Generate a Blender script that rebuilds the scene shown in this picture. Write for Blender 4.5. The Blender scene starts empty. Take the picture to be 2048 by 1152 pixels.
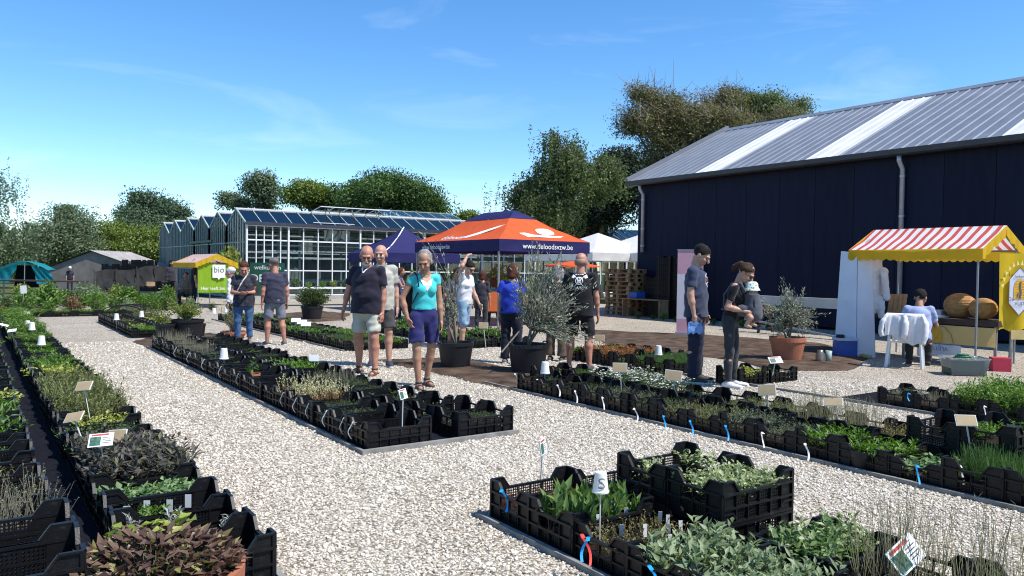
import bpy, math, random
import numpy as np
from mathutils import Vector, Matrix
rng = np.random.default_rng(7); random.seed(7)
S = bpy.context.scene
COL = S.collection
PI = math.pi
# ------------------------------------------------------------------ camera
F, ROLL, PITCH, YAW, CH = 1540.0, .0145, math.atan(38/1540.0), math.radians(35.1), 1.55
_f0 = Vector((math.sin(YAW), math.cos(YAW), 0)); _r0 = Vector((math.cos(YAW), -math.sin(YAW), 0)); _u0 = Vector((0, 0, 1))
FW = _f0*math.cos(PITCH) - _u0*math.sin(PITCH); UP = _u0*math.cos(PITCH) + _f0*math.sin(PITCH)
_cr, _sr = math.cos(ROLL), math.sin(ROLL)
RT = _r0*_cr + UP*_sr; UPR = UP*_cr - _r0*_sr
cam = bpy.data.cameras.new('camera'); camo = bpy.data.objects.new('camera', cam); COL.objects.link(camo)
cam.sensor_width = 36.0; cam.lens = F/2048*36; cam.clip_end = 3000; cam.clip_start = .05
camo.matrix_world = Matrix(((RT.x, UPR.x, -FW.x, 0), (RT.y, UPR.y, -FW.y, 0), (RT.z, UPR.z, -FW.z, CH), (0, 0, 0, 1)))
S.camera = camo
# ------------------------------------------------------------------ sky and sun
SUN_EL = math.radians(57); SUN_B = math.radians(-26)
_sd = _r0*math.cos(SUN_B) + _f0*math.sin(SUN_B)
SUN = Vector((_sd.x*math.cos(SUN_EL), _sd.y*math.cos(SUN_EL), math.sin(SUN_EL)))
W = bpy.data.worlds.new('World'); S.world = W; W.use_nodes = True
wn, wl = W.node_tree.nodes, W.node_tree.links
bg = wn['Background']; sky = wn.new('ShaderNodeTexSky'); sky.sky_type = 'NISHITA'; sky.sun_disc = False
sky.sun_elevation = SUN_EL; sky.sun_rotation = math.atan2(SUN.x, SUN.y)
sky.altitude = 900; sky.air_density = 1.0; sky.dust_density = .1; sky.ozone_density = 3.2
bg.inputs['Strength'].default_value = .15
# thin wisps of high cloud, stretched along one direction of the sky
tc = wn.new('ShaderNodeTexCoord'); mp = wn.new('ShaderNodeMapping'); mp.inputs['Scale'].default_value = (1.0, 1.6, 7.0)
mp.inputs['Rotation'].default_value = (.12, .1, .5)
nz = wn.new('ShaderNodeTexNoise'); nz.inputs['Scale'].default_value = 2.2; nz.inputs['Detail'].default_value = 7; nz.inputs['Roughness'].default_value = .58; nz.inputs['Distortion'].default_value = .7
rp = wn.new('ShaderNodeValToRGB'); rp.color_ramp.elements[0].position = .53; rp.color_ramp.elements[1].position = .86
rp.color_ramp.elements[0].color = (0, 0, 0, 1); rp.color_ramp.elements[1].color = (.17, .17, .17, 1)
mx = wn.new('ShaderNodeMix'); mx.data_type = 'RGBA'
wl.new(tc.outputs['Generated'], mp.inputs['Vector']); wl.new(mp.outputs[0], nz.inputs['Vector']); wl.new(nz.outputs[0], rp.inputs[0])
hs = wn.new('ShaderNodeHueSaturation'); hs.inputs['Saturation'].default_value = 1.22
tn = wn.new('ShaderNodeMix'); tn.data_type = 'RGBA'; tn.blend_type = 'MULTIPLY'; tn.inputs[0].default_value = 1; tn.inputs[7].default_value = (.97, 1.0, 1.02, 1)
wl.new(sky.outputs[0], tn.inputs[6]); wl.new(tn.outputs[2], hs.inputs['Color'])
wl.new(rp.outputs[0], mx.inputs[0]); wl.new(hs.outputs[0], mx.inputs[6]); mx.inputs[7].default_value = (8.2, 8.6, 9.0, 1)
wl.new(mx.outputs[2], bg.inputs['Color'])
sl = bpy.data.lights.new('sun', 'SUN'); sl.energy = 4.6; sl.angle = math.radians(.53); sl.color = (1, .955, .88)
so = bpy.data.objects.new('sun', sl); COL.objects.link(so); so.rotation_euler = SUN.to_track_quat('Z', 'Y').to_euler(); so.location = (30, -10, 40)
S.view_settings.view_transform = 'Standard'; S.view_settings.look = 'None'; S.view_settings.exposure = 0.52; S.view_settings.gamma = 1.0
S.view_settings.use_curve_mapping = False
S.render.engine = 'CYCLES'
S.cycles.max_bounces = 6; S.cycles.diffuse_bounces = 3; S.cycles.glossy_bounces = 3; S.cycles.transmission_bounces = 5; S.cycles.transparent_max_bounces = 14
S.cycles.caustics_reflective = False; S.cycles.caustics_refractive = False
S.cycles.use_denoising = True; S.cycles.filter_width = 1.1
# ------------------------------------------------------------------ picture-to-place survey helpers
def ray(px, py):
    x, y = px-1024, -(py-576)
    return (FW*F + RT*x + UPR*y).normalized()
CP = Vector((0, 0, CH))
def G(px, py, z=0.0):
    d = ray(px, py); return CP + d*((z-CH)/d.z)
def onX(px, py, X):
    d = ray(px, py); return CP + d*(X/d.x)
def onY(px, py, Y):
    d = ray(px, py); return CP + d*(Y/d.y)
def PD(px, py, dep):
    d = ray(px, py); return CP + d*(dep/d.dot(FW))
def camdist(p): return (Vector(p)-CP).dot(FW)
# ------------------------------------------------------------------ materials
MATS = {}
def nodes(name):
    m = bpy.data.materials.new(name); m.use_nodes = True
    return m, m.node_tree.nodes, m.node_tree.links, m.node_tree.nodes['Principled BSDF']
def M(name, col, rough=.6, var=.12, scale=6.0, bump=0.0, bscale=60.0, metal=0.0, spec=.5, detail=4, sheen=0.0, trans=0.0):
    """plain surface: colour with mottled variation and fine relief"""
    if name in MATS: return MATS[name]
    m, n, l, p = nodes(name); MATS[name] = m
    t = n.new('ShaderNodeTexCoord')
    p.inputs['Roughness'].default_value = rough; p.inputs['Metallic'].default_value = metal; p.inputs['Specular IOR Level'].default_value = spec
    if sheen: p.inputs['Sheen Weight'].default_value = sheen
    a = n.new('ShaderNodeTexNoise'); a.inputs['Scale'].default_value = scale; a.inputs['Detail'].default_value = detail
    l.new(t.outputs['Object'], a.inputs['Vector'])
    r = n.new('ShaderNodeValToRGB'); e = r.color_ramp.elements
    e[0].position = .3; e[1].position = .72
    e[0].color = tuple(max(0, c*(1-var)) for c in col)+(1,); e[1].color = tuple(min(1, c*(1+var)) for c in col)+(1,)
    l.new(a.outputs[0], r.inputs[0]); l.new(r.outputs[0], p.inputs['Base Color'])
    if bump:
        b = n.new('ShaderNodeTexNoise'); b.inputs['Scale'].default_value = bscale; b.inputs['Detail'].default_value = 3
        l.new(t.outputs['Object'], b.inputs['Vector'])
        q = n.new('ShaderNodeBump'); q.inputs['Strength'].default_value = bump; q.inputs['Distance'].default_value = .01
        l.new(b.outputs[0], q.inputs['Height']); l.new(q.outputs[0], p.inputs['Normal'])
    if trans:
        tr = n.new('ShaderNodeBsdfTranslucent'); l.new(r.outputs[0], tr.inputs['Color'])
        ms = n.new('ShaderNodeMixShader'); ms.inputs[0].default_value = trans
        l.new(p.outputs[0], ms.inputs[1]); l.new(tr.outputs[0], ms.inputs[2]); l.new(ms.outputs[0], n['Material Output'].inputs[0])
    return m
def LEAF(name, c1, c2, trans=.3, rough=.5, c3=None):
    """foliage: every leaf takes its own tone between the colours, light passes through"""
    if name in MATS: return MATS[name]
    m, n, l, p = nodes(name); MATS[name] = m
    g = n.new('ShaderNodeNewGeometry'); r = n.new('ShaderNodeValToRGB'); e = r.color_ramp.elements
    e[0].color = c1+(1,); e[1].color = c2+(1,)
    if c3: x = e.new(.86); x.color = c2+(1,); e[2].position = .97; e[2].color = c3+(1,)
    l.new(g.outputs['Random Per Island'], r.inputs[0]); l.new(r.outputs[0], p.inputs['Base Color'])
    p.inputs['Roughness'].default_value = rough; p.inputs['Specular IOR Level'].default_value = .35
    tr = n.new('ShaderNodeBsdfTranslucent')
    hv = n.new('ShaderNodeHueSaturation'); hv.inputs['Saturation'].default_value = 1.2; hv.inputs['Value'].default_value = 1.5
    l.new(r.outputs[0], hv.inputs['Color']); l.new(hv.outputs[0], tr.inputs['Color'])
    ms = n.new('ShaderNodeMixShader'); ms.inputs[0].default_value = trans
    l.new(p.outputs[0], ms.inputs[1]); l.new(tr.outputs[0], ms.inputs[2]); l.new(ms.outputs[0], n['Material Output'].inputs[0])
    return m
# ------------------------------------------------------------------ mesh building
class MB:
    def __init__(s): s.v = []; s.f = []; s.m = []; s.cur = 0
    def mat(s, i): s.cur = i; return s
    def add(s, vs, fs):
        o = len(s.v); s.v += [tuple(x) for x in vs]; s.f += [tuple(i+o for i in f) for f in fs]; s.m += [s.cur]*len(fs); return s
    def box(s, c, d, rz=0.0, mtx=None):
        x, y, z = d[0]/2, d[1]/2, d[2]/2
        vs = [Vector(p) for p in ((-x,-y,-z),(x,-y,-z),(x,y,-z),(-x,y,-z),(-x,-y,z),(x,-y,z),(x,y,z),(-x,y,z))]
        if mtx is None: mtx = Matrix.Rotation(rz, 3, 'Z') if rz else None
        if mtx is not None: vs = [mtx @ p for p in vs]
        c = Vector(c)
        return s.add([p+c for p in vs], [(0,3,2,1),(4,5,6,7),(0,1,5,4),(1,2,6,5),(2,3,7,6),(3,0,4,7)])
    def bar(s, a, b, w, h, up=(0,0,1)):
        """rectangular bar from a to b"""
        a, b = Vector(a), Vector(b); d = (b-a); L = d.length; d = d/L
        u = Vector(up)
        if abs(d.dot(u)) > .97: u = Vector((1,0,0))
        x = d.cross(u).normalized(); z = x.cross(d)
        m = Matrix((x, d, z)).transposed()
        return s.box((a+b)/2, (w, L, h), mtx=m)
    def tube(s, pts, rad, n=8, cap=True, squash=1.0):
        pts = [Vector(p) for p in pts]; k = len(pts)
        if not hasattr(rad, '__len__'): rad = [rad]*k
        vs, fs = [], []; prev = None
        for i, p in enumerate(pts):
            d = (pts[min(i+1, k-1)] - pts[max(i-1, 0)])
            d = d.normalized() if d.length > 1e-9 else Vector((0,0,1))
            if prev is None:
                u = Vector((0,0,1)) if abs(d.z) < .9 else Vector((1,0,0))
                x = d.cross(u).normalized()
            else: x = (prev - d*prev.dot(d)).normalized()
            prev = x; y = d.cross(x)
            for j in range(n):
                a = 2*PI*j/n; vs.append(p + (x*math.cos(a) + y*math.sin(a)*squash)*rad[i])
        for i in range(k-1):
            for j in range(n):
                a, b = i*n+j, i*n+(j+1) % n; fs.append((a, b, b+n, a+n))
        if cap: fs.append(tuple(reversed(range(n)))); fs.append(tuple(range((k-1)*n, k*n)))
        return s.add(vs, fs)
    def lathe(s, prof, n=24, c=(0,0,0), cap=False):
        c = Vector(c); vs, fs = [], []; k = len(prof)
        for r, z in prof:
            for j in range(n):
                a = 2*PI*j/n; vs.append(c+Vector((r*math.cos(a), r*math.sin(a), z)))
        for i in range(k-1):
            for j in range(n):
                a, b = i*n+j, i*n+(j+1) % n; fs.append((a, b, b+n, a+n))
        if cap: fs.append(tuple(range((k-1)*n, k*n)))
        return s.add(vs, fs)
    def prism(s, poly, t, mtx=None, c=(0,0,0)):
        """polygon in local xz, thickness t along y"""
        n = len(poly); c = Vector(c)
        vs = [Vector((x, -t/2, z)) for x, z in poly] + [Vector((x, t/2, z)) for x, z in poly]
        if mtx is not None: vs = [mtx @ p for p in vs]
        return s.add([p+c for p in vs], [tuple(range(n)), tuple(reversed(range(n, 2*n)))] + [(i, i+n, (i+1) % n+n, (i+1) % n) for i in range(n)])
    def quad(s, a, b, c, d): return s.add([a, b, c, d], [(0,1,2,3)])
    def mesh(s, name, mats, smooth=False):
        me = bpy.data.meshes.new(name); me.from_pydata(s.v, [], s.f); fin(me, mats, smooth)
        if len(s.m): me.polygons.foreach_set('material_index', s.m)
        return me
    def build(s, name, mats, parent=None, smooth=False, loc=None, rz=None):
        return ob(name, s.mesh(name, mats, smooth), parent, loc, rz)
def fin(me, mats, smooth):
    for m in (mats if isinstance(mats, (list, tuple)) else [mats]): me.materials.append(m)
    if smooth: me.polygons.foreach_set('use_smooth', [True]*len(me.polygons))
    me.update()
def npmesh(name, V, T, mats, mi=None, smooth=False, k=3):
    """fast mesh from numpy vertices and k-sided faces"""
    me = bpy.data.meshes.new(name); V = np.ascontiguousarray(V, dtype=np.float32); T = np.ascontiguousarray(T, dtype=np.int32)
    me.vertices.add(len(V)); me.vertices.foreach_set('co', V.ravel())
    me.loops.add(T.size); me.loops.foreach_set('vertex_index', T.ravel())
    me.polygons.add(len(T)); me.polygons.foreach_set('loop_start', np.arange(0, T.size, k, dtype=np.int32))
    me.update(calc_edges=True)
    for m in (mats if isinstance(mats, (list, tuple)) else [mats]): me.materials.append(m)
    if mi is not None: me.polygons.foreach_set('material_index', np.ascontiguousarray(mi, dtype=np.int32))
    if smooth: me.polygons.foreach_set('use_smooth', np.ones(len(T), dtype=bool))
    me.validate(); return me
def ob(name, me, parent=None, loc=None, rz=None, scale=None):
    o = bpy.data.objects.new(name, me); COL.objects.link(o)
    if parent: o.parent = parent
    if loc is not None: o.location = loc
    if rz is not None: o.rotation_euler = (0, 0, rz)
    if scale is not None: o.scale = scale
    return o
def tag(o, label, cat=None, group=None, kind=None):
    if label: o['label'] = label
    if cat: o['category'] = cat
    if group: o['group'] = group
    if kind: o['kind'] = kind
    return o
def thing(name, label, cat, loc=(0,0,0), rz=0.0, group=None, scale=None):
    return tag(ob(name, None, None, loc, rz, scale), label, cat, group)
def struct(o): o['kind'] = 'structure'; return o
def words(name, txt, size, m, parent, mtx, extrude=.001, align='CENTER'):
    b = MB()
    for p in glyphs(txt, size): b.add([(x, y, 0) for x, y in p], [tuple(range(len(p)))])
    o = b.build(name, m, parent); o.matrix_local = mtx; return o
ORD = 'first second third fourth fifth sixth seventh eighth ninth tenth eleventh twelfth thirteenth fourteenth fifteenth sixteenth seventeenth eighteenth nineteenth twentieth'.split()
def nth(i): return ORD[i] if i < 20 else 'twenty-' + ORD[i-20] if i < 29 else 'thirtieth'
# ================================================================== ground
def sheet(name, pts, z, m):
    b = MB(); b.add([(p[0], p[1], z) for p in pts], [tuple(range(len(pts)))])
    return struct(b.build(name, m))
def gravel_mat():
    m, n, l, p = nodes('pale_gravel')
    t = n.new('ShaderNodeTexCoord'); v = n.new('ShaderNodeTexVoronoi'); v.inputs['Scale'].default_value = 46; v.inputs['Randomness'].default_value = 1
    l.new(t.outputs['Object'], v.inputs['Vector'])
    sep = n.new('ShaderNodeSeparateColor'); l.new(v.outputs['Color'], sep.inputs[0])
    r = n.new('ShaderNodeValToRGB'); e = r.color_ramp.elements
    e[0].position = 0; e[0].color = (.22, .19, .15, 1); e[1].position = 1; e[1].color = (.72, .66, .57, 1)
    for q, c in ((.16, (.36, .31, .25)), (.5, (.53, .475, .39)), (.8, (.61, .555, .465))):
        x = e.new(q); x.color = c+(1,)
    l.new(sep.outputs[0], r.inputs[0])
    g = n.new('ShaderNodeValToRGB'); g.color_ramp.elements[0].position = .42; g.color_ramp.elements[0].color = (1,1,1,1); g.color_ramp.elements[1].position = .75; g.color_ramp.elements[1].color = (.55,.52,.48,1)  # gaps between stones darkened: their small shadows put into the colour
    l.new(v.outputs['Distance'], g.inputs[0])
    mu = n.new('ShaderNodeMix'); mu.data_type = 'RGBA'; mu.blend_type = 'MULTIPLY'; mu.inputs[0].default_value = 1
    l.new(r.outputs[0], mu.inputs[6]); l.new(g.outputs[0], mu.inputs[7])
    # trodden and dusty patches
    nz = n.new('ShaderNodeTexNoise'); nz.inputs['Scale'].default_value = .9; nz.inputs['Detail'].default_value = 5; l.new(t.outputs['Object'], nz.inputs['Vector'])
    r2 = n.new('ShaderNodeValToRGB'); r2.color_ramp.elements[0].position = .3; r2.color_ramp.elements[0].color = (.83,.81,.78,1); r2.color_ramp.elements[1].position = .68; r2.color_ramp.elements[1].color = (1.0,1.0,1.0,1)
    l.new(nz.outputs[0], r2.inputs[0])
    m2 = n.new('ShaderNodeMix'); m2.data_type = 'RGBA'; m2.blend_type = 'MULTIPLY'; m2.inputs[0].default_value = 1
    l.new(mu.outputs[2], m2.inputs[6]); l.new(r2.outputs[0], m2.inputs[7]); l.new(m2.outputs[2], p.inputs['Base Color'])
    p.inputs['Roughness'].default_value = .85; p.inputs['Specular IOR Level'].default_value = .2
    b = n.new('ShaderNodeBump'); b.inputs['Strength'].default_value = 1.0; b.inputs['Distance'].default_value = .02; b.invert = True
    l.new(v.outputs['Distance'], b.inputs['Height']); l.new(b.outputs[0], p.inputs['Normal'])
    return m
GRAVEL = gravel_mat()
SOIL = M('dark_soil', (.085, .057, .039), .95, .6, 3.5, 1.0, 26, spec=.15, detail=9)
GRASS = M('far_grass', (.075, .088, .035), .95, .5, .35, .6, 9, spec=.1, detail=8)
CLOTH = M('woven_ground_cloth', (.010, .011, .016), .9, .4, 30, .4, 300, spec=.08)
CONC = M('concrete_edging', (.20, .195, .18), .9, .3, 9, .3, 90)
struct(sheet('ground', [(-900,-900),(900,-900),(900,900),(-900,900)], -.012, GRASS))
sheet('gravel_yard', [(-30,-8),(24,-8),(24,34),(60,34),(60,38),(2.0,38),(2.0,25.6),(-30,25.9)], 0, GRAVEL)
def soil_bed(pts, z=.006):
    """low mound of earth with a ragged rim"""
    P = [G(*p) for p in pts]; c = sum((Vector(p) for p in P), Vector())/len(P)
    ring = []
    for i in range(len(P)):
        a, b = P[i], P[(i+1) % len(P)]
        for k in range(6):
            q = a.lerp(b, k/6); d = (q-c).normalized(); ring.append(q + d*random.uniform(-.06, .05))
    n = len(ring); vs = []; fs = []
    for s, h in ((1.0, z), (.93, .03), (.7, .05), (.35, .055)):
        for q in ring: vs.append((c.x+(q.x-c.x)*s, c.y+(q.y-c.y)*s, h+(random.uniform(-.008, .012) if s < 1 else 0)))
    for k in range(3):
        for i in range(n): fs.append((k*n+i, k*n+(i+1) % n, (k+1)*n+(i+1) % n, (k+1)*n+i))
    fs.append(tuple(range(3*n, 4*n)))
    b = MB(); b.add(vs, fs); o = b.build('soil_bed', SOIL, smooth=True); o['kind'] = 'structure'; return o
soil_bed([(262,684),(335,668),(425,668),(470,688),(330,708)])
soil_bed([(748,720),(900,716),(1020,738),(1190,742),(1150,772),(1018,781),(880,750)])
soil_bed([(1175,660),(1370,668),(1640,686),(1735,715),(1700,742),(1540,742),(1480,722),(1330,706),(1215,690)])
soil_bed([(215,612),(330,592),(372,600),(360,618),(260,626)])
soil_bed([(470,636),(640,622),(700,628),(690,640),(520,652)])
def edging(x, y0, y1):
    b = MB(); y = y0
    while y < y1:
        e = min(y+2.0, y1); b.box((x+random.uniform(-.006,.006), (y+e)/2, .012), (.032, e-y-.006, .04)); y = e
    return struct(b.build('bed_edging', CONC))
for x, y0, y1 in ((2.59,1.5,4.02),(2.655,5.86,15.5),(5.665,1.6,11.5),(5.56,13.2,22.6),(8.72,2.4,9.4),(1.24,3.0,24.4)): edging(x, y0, y1)
_b = MB(); _b.box((3.42, 5.865, .012), (1.58, .045, .05)); struct(_b.build('bed_edging', CONC))
for p in ([(-.5,2.4),(1.215,2.4),(1.215,24.4),(-.5,24.4)], [(2.615,1.0),(3.95,1.0),(3.95,3.9),(2.615,3.96)], [(2.68,5.88),(4.05,5.88),(4.05,15.4),(2.68,15.4)],
          [(5.69,1.5),(7.15,1.5),(7.15,8.25),(5.69,8.25)], [(5.59,13.2),(6.85,13.2),(6.85,22.5),(5.59,22.5)], [(8.75,2.5),(9.9,2.5),(9.9,5.5),(8.75,5.5)]):
    sheet('ground_cloth', p, .004, CLOTH)
# loose stones on the paths: far too many to count
BEDS = [(-.5,1.22,0,24.4),(2.57,3.95,1.0,4.05),(2.63,4.03,5.86,15.5),(5.64,7.1,1.4,8.3),(8.7,9.95,2.4,5.5)]
def stones():
    n = 900000
    X = rng.uniform(-1, 10.5, n); Y = rng.uniform(2.0, 17, n)
    d = X*FW.x + Y*FW.y
    sx = (X*RT.x+Y*RT.y)/np.maximum(d, .1)*F
    ok = (d > 3.2) & (np.abs(sx) < 1250)
    for a, b, c, e in BEDS: ok &= ~((X > a) & (X < b) & (Y > c) & (Y < e))
    ok &= rng.random(n) < np.clip((6.5/np.maximum(d, 1))**1.8, 0, 1)*.42*(d < 16)
    X, Y, d = X[ok], Y[ok], d[ok]
    s = rng.lognormal(-4.95, .34, len(X)).clip(.0045, .019)*(1+.03*np.maximum(d-6, 0))
    V = np.stack([X, Y, s*.25], 1)
    me = bpy.data.meshes.new('loose_gravel'); me.vertices.add(len(V)); me.vertices.foreach_set('co', V.astype(np.float32).ravel())
    at = me.attributes.new('size', 'FLOAT', 'POINT'); at.data.foreach_set('value', s.astype(np.float32))
    m, nn, l, p = nodes('gravel_stone'); oi = nn.new('ShaderNodeObjectInfo'); r = nn.new('ShaderNodeValToRGB'); e = r.color_ramp.elements
    e[0].color = (.30,.265,.215,1); e[1].color = (.74,.68,.59,1)
    for q, c in ((.10,(.36,.315,.25)),(.25,(.51,.455,.37)),(.55,(.60,.545,.455)),(.82,(.68,.625,.54))): x = e.new(q); x.color = c+(1,)
    l.new(oi.outputs['Random'], r.inputs[0]); l.new(r.outputs[0], p.inputs['Base Color']); p.inputs['Roughness'].default_value = .8; p.inputs['Specular IOR Level'].default_value = .25
    me.materials.append(m)
    o = ob('loose_gravel', me); tag(o, 'pale loose gravel covering the paths between the plant beds', None, None, 'stuff')
    ng = bpy.data.node_groups.new('scatter_gravel', 'GeometryNodeTree')
    ng.interface.new_socket(name='Geometry', in_out='INPUT', socket_type='NodeSocketGeometry'); ng.interface.new_socket(name='Geometry', in_out='OUTPUT', socket_type='NodeSocketGeometry')
    N, L = ng.nodes, ng.links; gi = N.new('NodeGroupInput'); go = N.new('NodeGroupOutput')
    mp = N.new('GeometryNodeMeshToPoints'); ip = N.new('GeometryNodeInstanceOnPoints'); ic = N.new('GeometryNodeMeshIcoSphere'); ic.inputs['Subdivisions'].default_value = 1; ic.inputs['Radius'].default_value = 1
    na = N.new('GeometryNodeInputNamedAttribute'); na.data_type = 'FLOAT'; na.inputs['Name'].default_value = 'size'
    rv = N.new('FunctionNodeRandomValue'); rv.data_type = 'FLOAT_VECTOR'; rv.inputs[0].default_value = (.75,.6,.45); rv.inputs[1].default_value = (1.5,1.1,.85)
    vm = N.new('ShaderNodeVectorMath'); vm.operation = 'SCALE'
    rr = N.new('FunctionNodeRandomValue'); rr.data_type = 'FLOAT_VECTOR'; rr.inputs[0].default_value = (-.5,-.5,0); rr.inputs[1].default_value = (.5,.5,6.283); rr.inputs['Seed'].default_value = 5
    sm = N.new('GeometryNodeSetMaterial'); sm.inputs['Material'].default_value = m
    L.new(gi.outputs[0], mp.inputs[0]); L.new(mp.outputs[0], ip.inputs['Points']); L.new(ic.outputs[0], sm.inputs[0]); L.new(sm.outputs[0], ip.inputs['Instance'])
    L.new(rv.outputs[0], vm.inputs[0]); L.new(na.outputs[0], vm.inputs['Scale']); L.new(vm.outputs[0], ip.inputs['Scale']); L.new(rr.outputs[0], ip.inputs['Rotation']); L.new(ip.outputs[0], go.inputs[0])
    md = o.modifiers.new('scatter', 'NODES'); md.node_group = ng
stones()
# ================================================================== dark warehouse
def warehouse():
    XW, Y1, Y0 = 19.3, 19.75, -2.0; EZ, RX, RZ = 4.62, 24.4, 7.08
    t = thing('warehouse', 'long dark blue metal warehouse with grey ribbed roof and white skylight strips', 'warehouse', (XW, Y1, 0))
    blue = M('dark_blue_cladding', (.0055, .0078, .023), .55, .10, .6, .05, 25, spec=.12)
    n_, l_, p_ = blue.node_tree.nodes, blue.node_tree.links, blue.node_tree.nodes['Principled BSDF']; oi = n_.new('ShaderNodeObjectInfo'); ra = n_.new('ShaderNodeValToRGB'); ra.color_ramp.elements[0].color = (.0060,.0086,.0235,1); ra.color_ramp.elements[1].color = (.0085,.0118,.031,1); l_.new(oi.outputs['Random'], ra.inputs[0])
    tcx = n_.new('ShaderNodeTexCoord'); mpx = n_.new('ShaderNodeMapping'); mpx.inputs['Scale'].default_value = (3, 3, .35); nzx = n_.new('ShaderNodeTexNoise'); nzx.inputs['Scale'].default_value = 2.4; nzx.inputs['Detail'].default_value = 6; l_.new(tcx.outputs['Object'], mpx.inputs[0]); l_.new(mpx.outputs[0], nzx.inputs['Vector'])
    rx = n_.new('ShaderNodeValToRGB'); rx.color_ramp.elements[0].position = .45; rx.color_ramp.elements[0].color = (0,0,0,1); rx.color_ramp.elements[1].position = .8; rx.color_ramp.elements[1].color = (.5,.5,.5,1); l_.new(nzx.outputs[0], rx.inputs[0]); mxx = n_.new('ShaderNodeMix'); mxx.data_type = 'RGBA'; l_.new(rx.outputs[0], mxx.inputs[0]); l_.new(ra.outputs[0], mxx.inputs[6]); mxx.inputs[7].default_value = (.018,.020,.030,1); l_.new(mxx.outputs[2], p_.inputs['Base Color'])
    core = M('dark_joint', (.002,.002,.003), .9, .1)  # near-black core that shows as dark seam lines between the wall panels
    dark = M('dark_gutter_metal', (.035, .033, .034), .45, .2, 4)
    steel = M('grey_blue_roof_steel', (.19, .20, .225), .38, .16, 1.3, .05, 14, metal=.2)
    white = M('white_skylight_sheet', (.56, .57, .57), .5, .14, 1.1, spec=.4, detail=8)
    zinc = M('zinc_pipe', (.42, .44, .48), .4, .12, 6, metal=.4)
    inner = MB(); inner.box((2.6+2.6, (Y0-Y1)/2, 2.3), (10.1, Y1-Y0-.1, 4.55)); inner.build('core_wall', core, t)
    w = 1.16; y = Y1; pm = MB(); pm.box((0, -w/2, 2.32), (.05, w-.010, 4.5)); pm = pm.mesh('wall_panel', blue)
    i = 0
    while y > Y0: ob('wall_panel', pm, t, (0, y-Y1, 0)); y -= w
    g = MB(); g.prism([(.06, .05), (10.2-.06, .05), (10.2-.06, EZ), (RX-XW, RZ-.06), (.06, EZ)], .08, c=(0, .02, 0)); g.build('gable_wall', blue, t)
    # roof sheets, three ribs each
    hx, hz = RX-XW+.25, RZ-EZ+.02; L = math.hypot(hx, hz); ux, uz = hx/L, hz/L
    def sheetmesh(mat_, name):
        b = MB(); sw = 1.0; xs = []
        for k in range(3):
            o = -k*sw/3
            xs += [(o, 0), (o-.03, .022), (o-.055, .022), (o-.085, 0), (o-.19, .004), (o-.21, .004)]
        xs.append((-sw, 0)); vs = []
        for s_ in (0, L):
            for yy, h in xs: vs.append((-.28+ux*s_-uz*h, yy, EZ+.06+uz*s_+ux*h))
        n = len(xs); b.add(vs, [(i, i+1, n+i+1, n+i) for i in range(n-1)]); return b.mesh(name, mat_)
    sg, sw_ = sheetmesh(steel, 'roof_sheet'), sheetmesh(white, 'skylight_sheet')
    whites = []
    for a, b_ in ((1398,1446),(1612,1664),(1972,2050)):
        p, q = onX(a, 339-(a-1397)*.13, XW-.28).y, onX(b_, 339-(b_-1397)*.13, XW-.28).y
        whites.append((p, q))
    y = Y1+.25
    while y > Y0:
        wh = any(q-.02 < y-.5 < p+.02 for p, q in whites[:2]) or whites[2][0]-2.1 < y-.5 < whites[2][0]
        ob('skylight_sheet' if wh else 'roof_sheet', sw_ if wh else sg, t, (0, y-Y1, 0)); y -= 1.0
    b = MB(); b.prism([(RX-XW, RZ+.02), (10.2+.3, EZ+.05), (10.2+.3, EZ), (RX-XW, RZ-.05)], Y1-Y0+.3, c=(0, (Y0-Y1)/2, 0)); b.build('rear_roof_slope', steel, t)
    b = MB(); b.prism([(RX-XW-.34, RZ-.03), (RX-XW, RZ+.135), (RX-XW+.34, RZ-.03), (RX-XW+.34, RZ-.06), (RX-XW, RZ+.10), (RX-XW-.34, RZ-.06)], Y1-Y0+.55, c=(0, (Y0-Y1)/2, 0)); b.build('ridge_cap', steel, t)
    b = MB(); b.bar((-.3, .31, EZ+.1), (hx-.28, .31, RZ+.12), .1, .2); b.build('verge_trim', steel, t)
    b = MB(); b.prism([(-.42, EZ+.07), (-.42, EZ-.06), (-.37, EZ-.1), (-.2, EZ-.1), (-.17, EZ+.02), (-.19, EZ+.02), (-.22, EZ-.07), (-.36, EZ-.07), (-.4, EZ-.04), (-.4, EZ+.07)], Y1-Y0+.5, c=(0, (Y0-Y1)/2, 0)); b.build('gutter', dark, t)
    b = MB(); b.box((-.1, (Y0-Y1)/2, EZ-.03), (.2, Y1-Y0, .05)); b.build('eaves_board', dark, t)
    for py in (19.42, 10.28):
        b = MB(); b.tube([(-.3, py-Y1, EZ-.1), (-.29, py-Y1, EZ-.22), (-.12, py-Y1, EZ-.42), (-.12, py-Y1, 2.2 if py > 15 else .5)], .06, 10); d = b.build('downpipe', zinc, t, smooth=True)
        for z in (4.0, 3.0, 2.4): c = MB(); c.tube([(-.12, py-Y1, z), (-.12, py-Y1, z+.05)], .07, 10); c.build('pipe_clip', zinc, d)
    b = MB(); q = onX(1497,543,XW); b.box((-.04, q.y-Y1, q.z), (.02, .22, .30)); b.build('wall_notice', M('white_notice', (.75,.75,.73), .6, .05), t)
warehouse()
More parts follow.
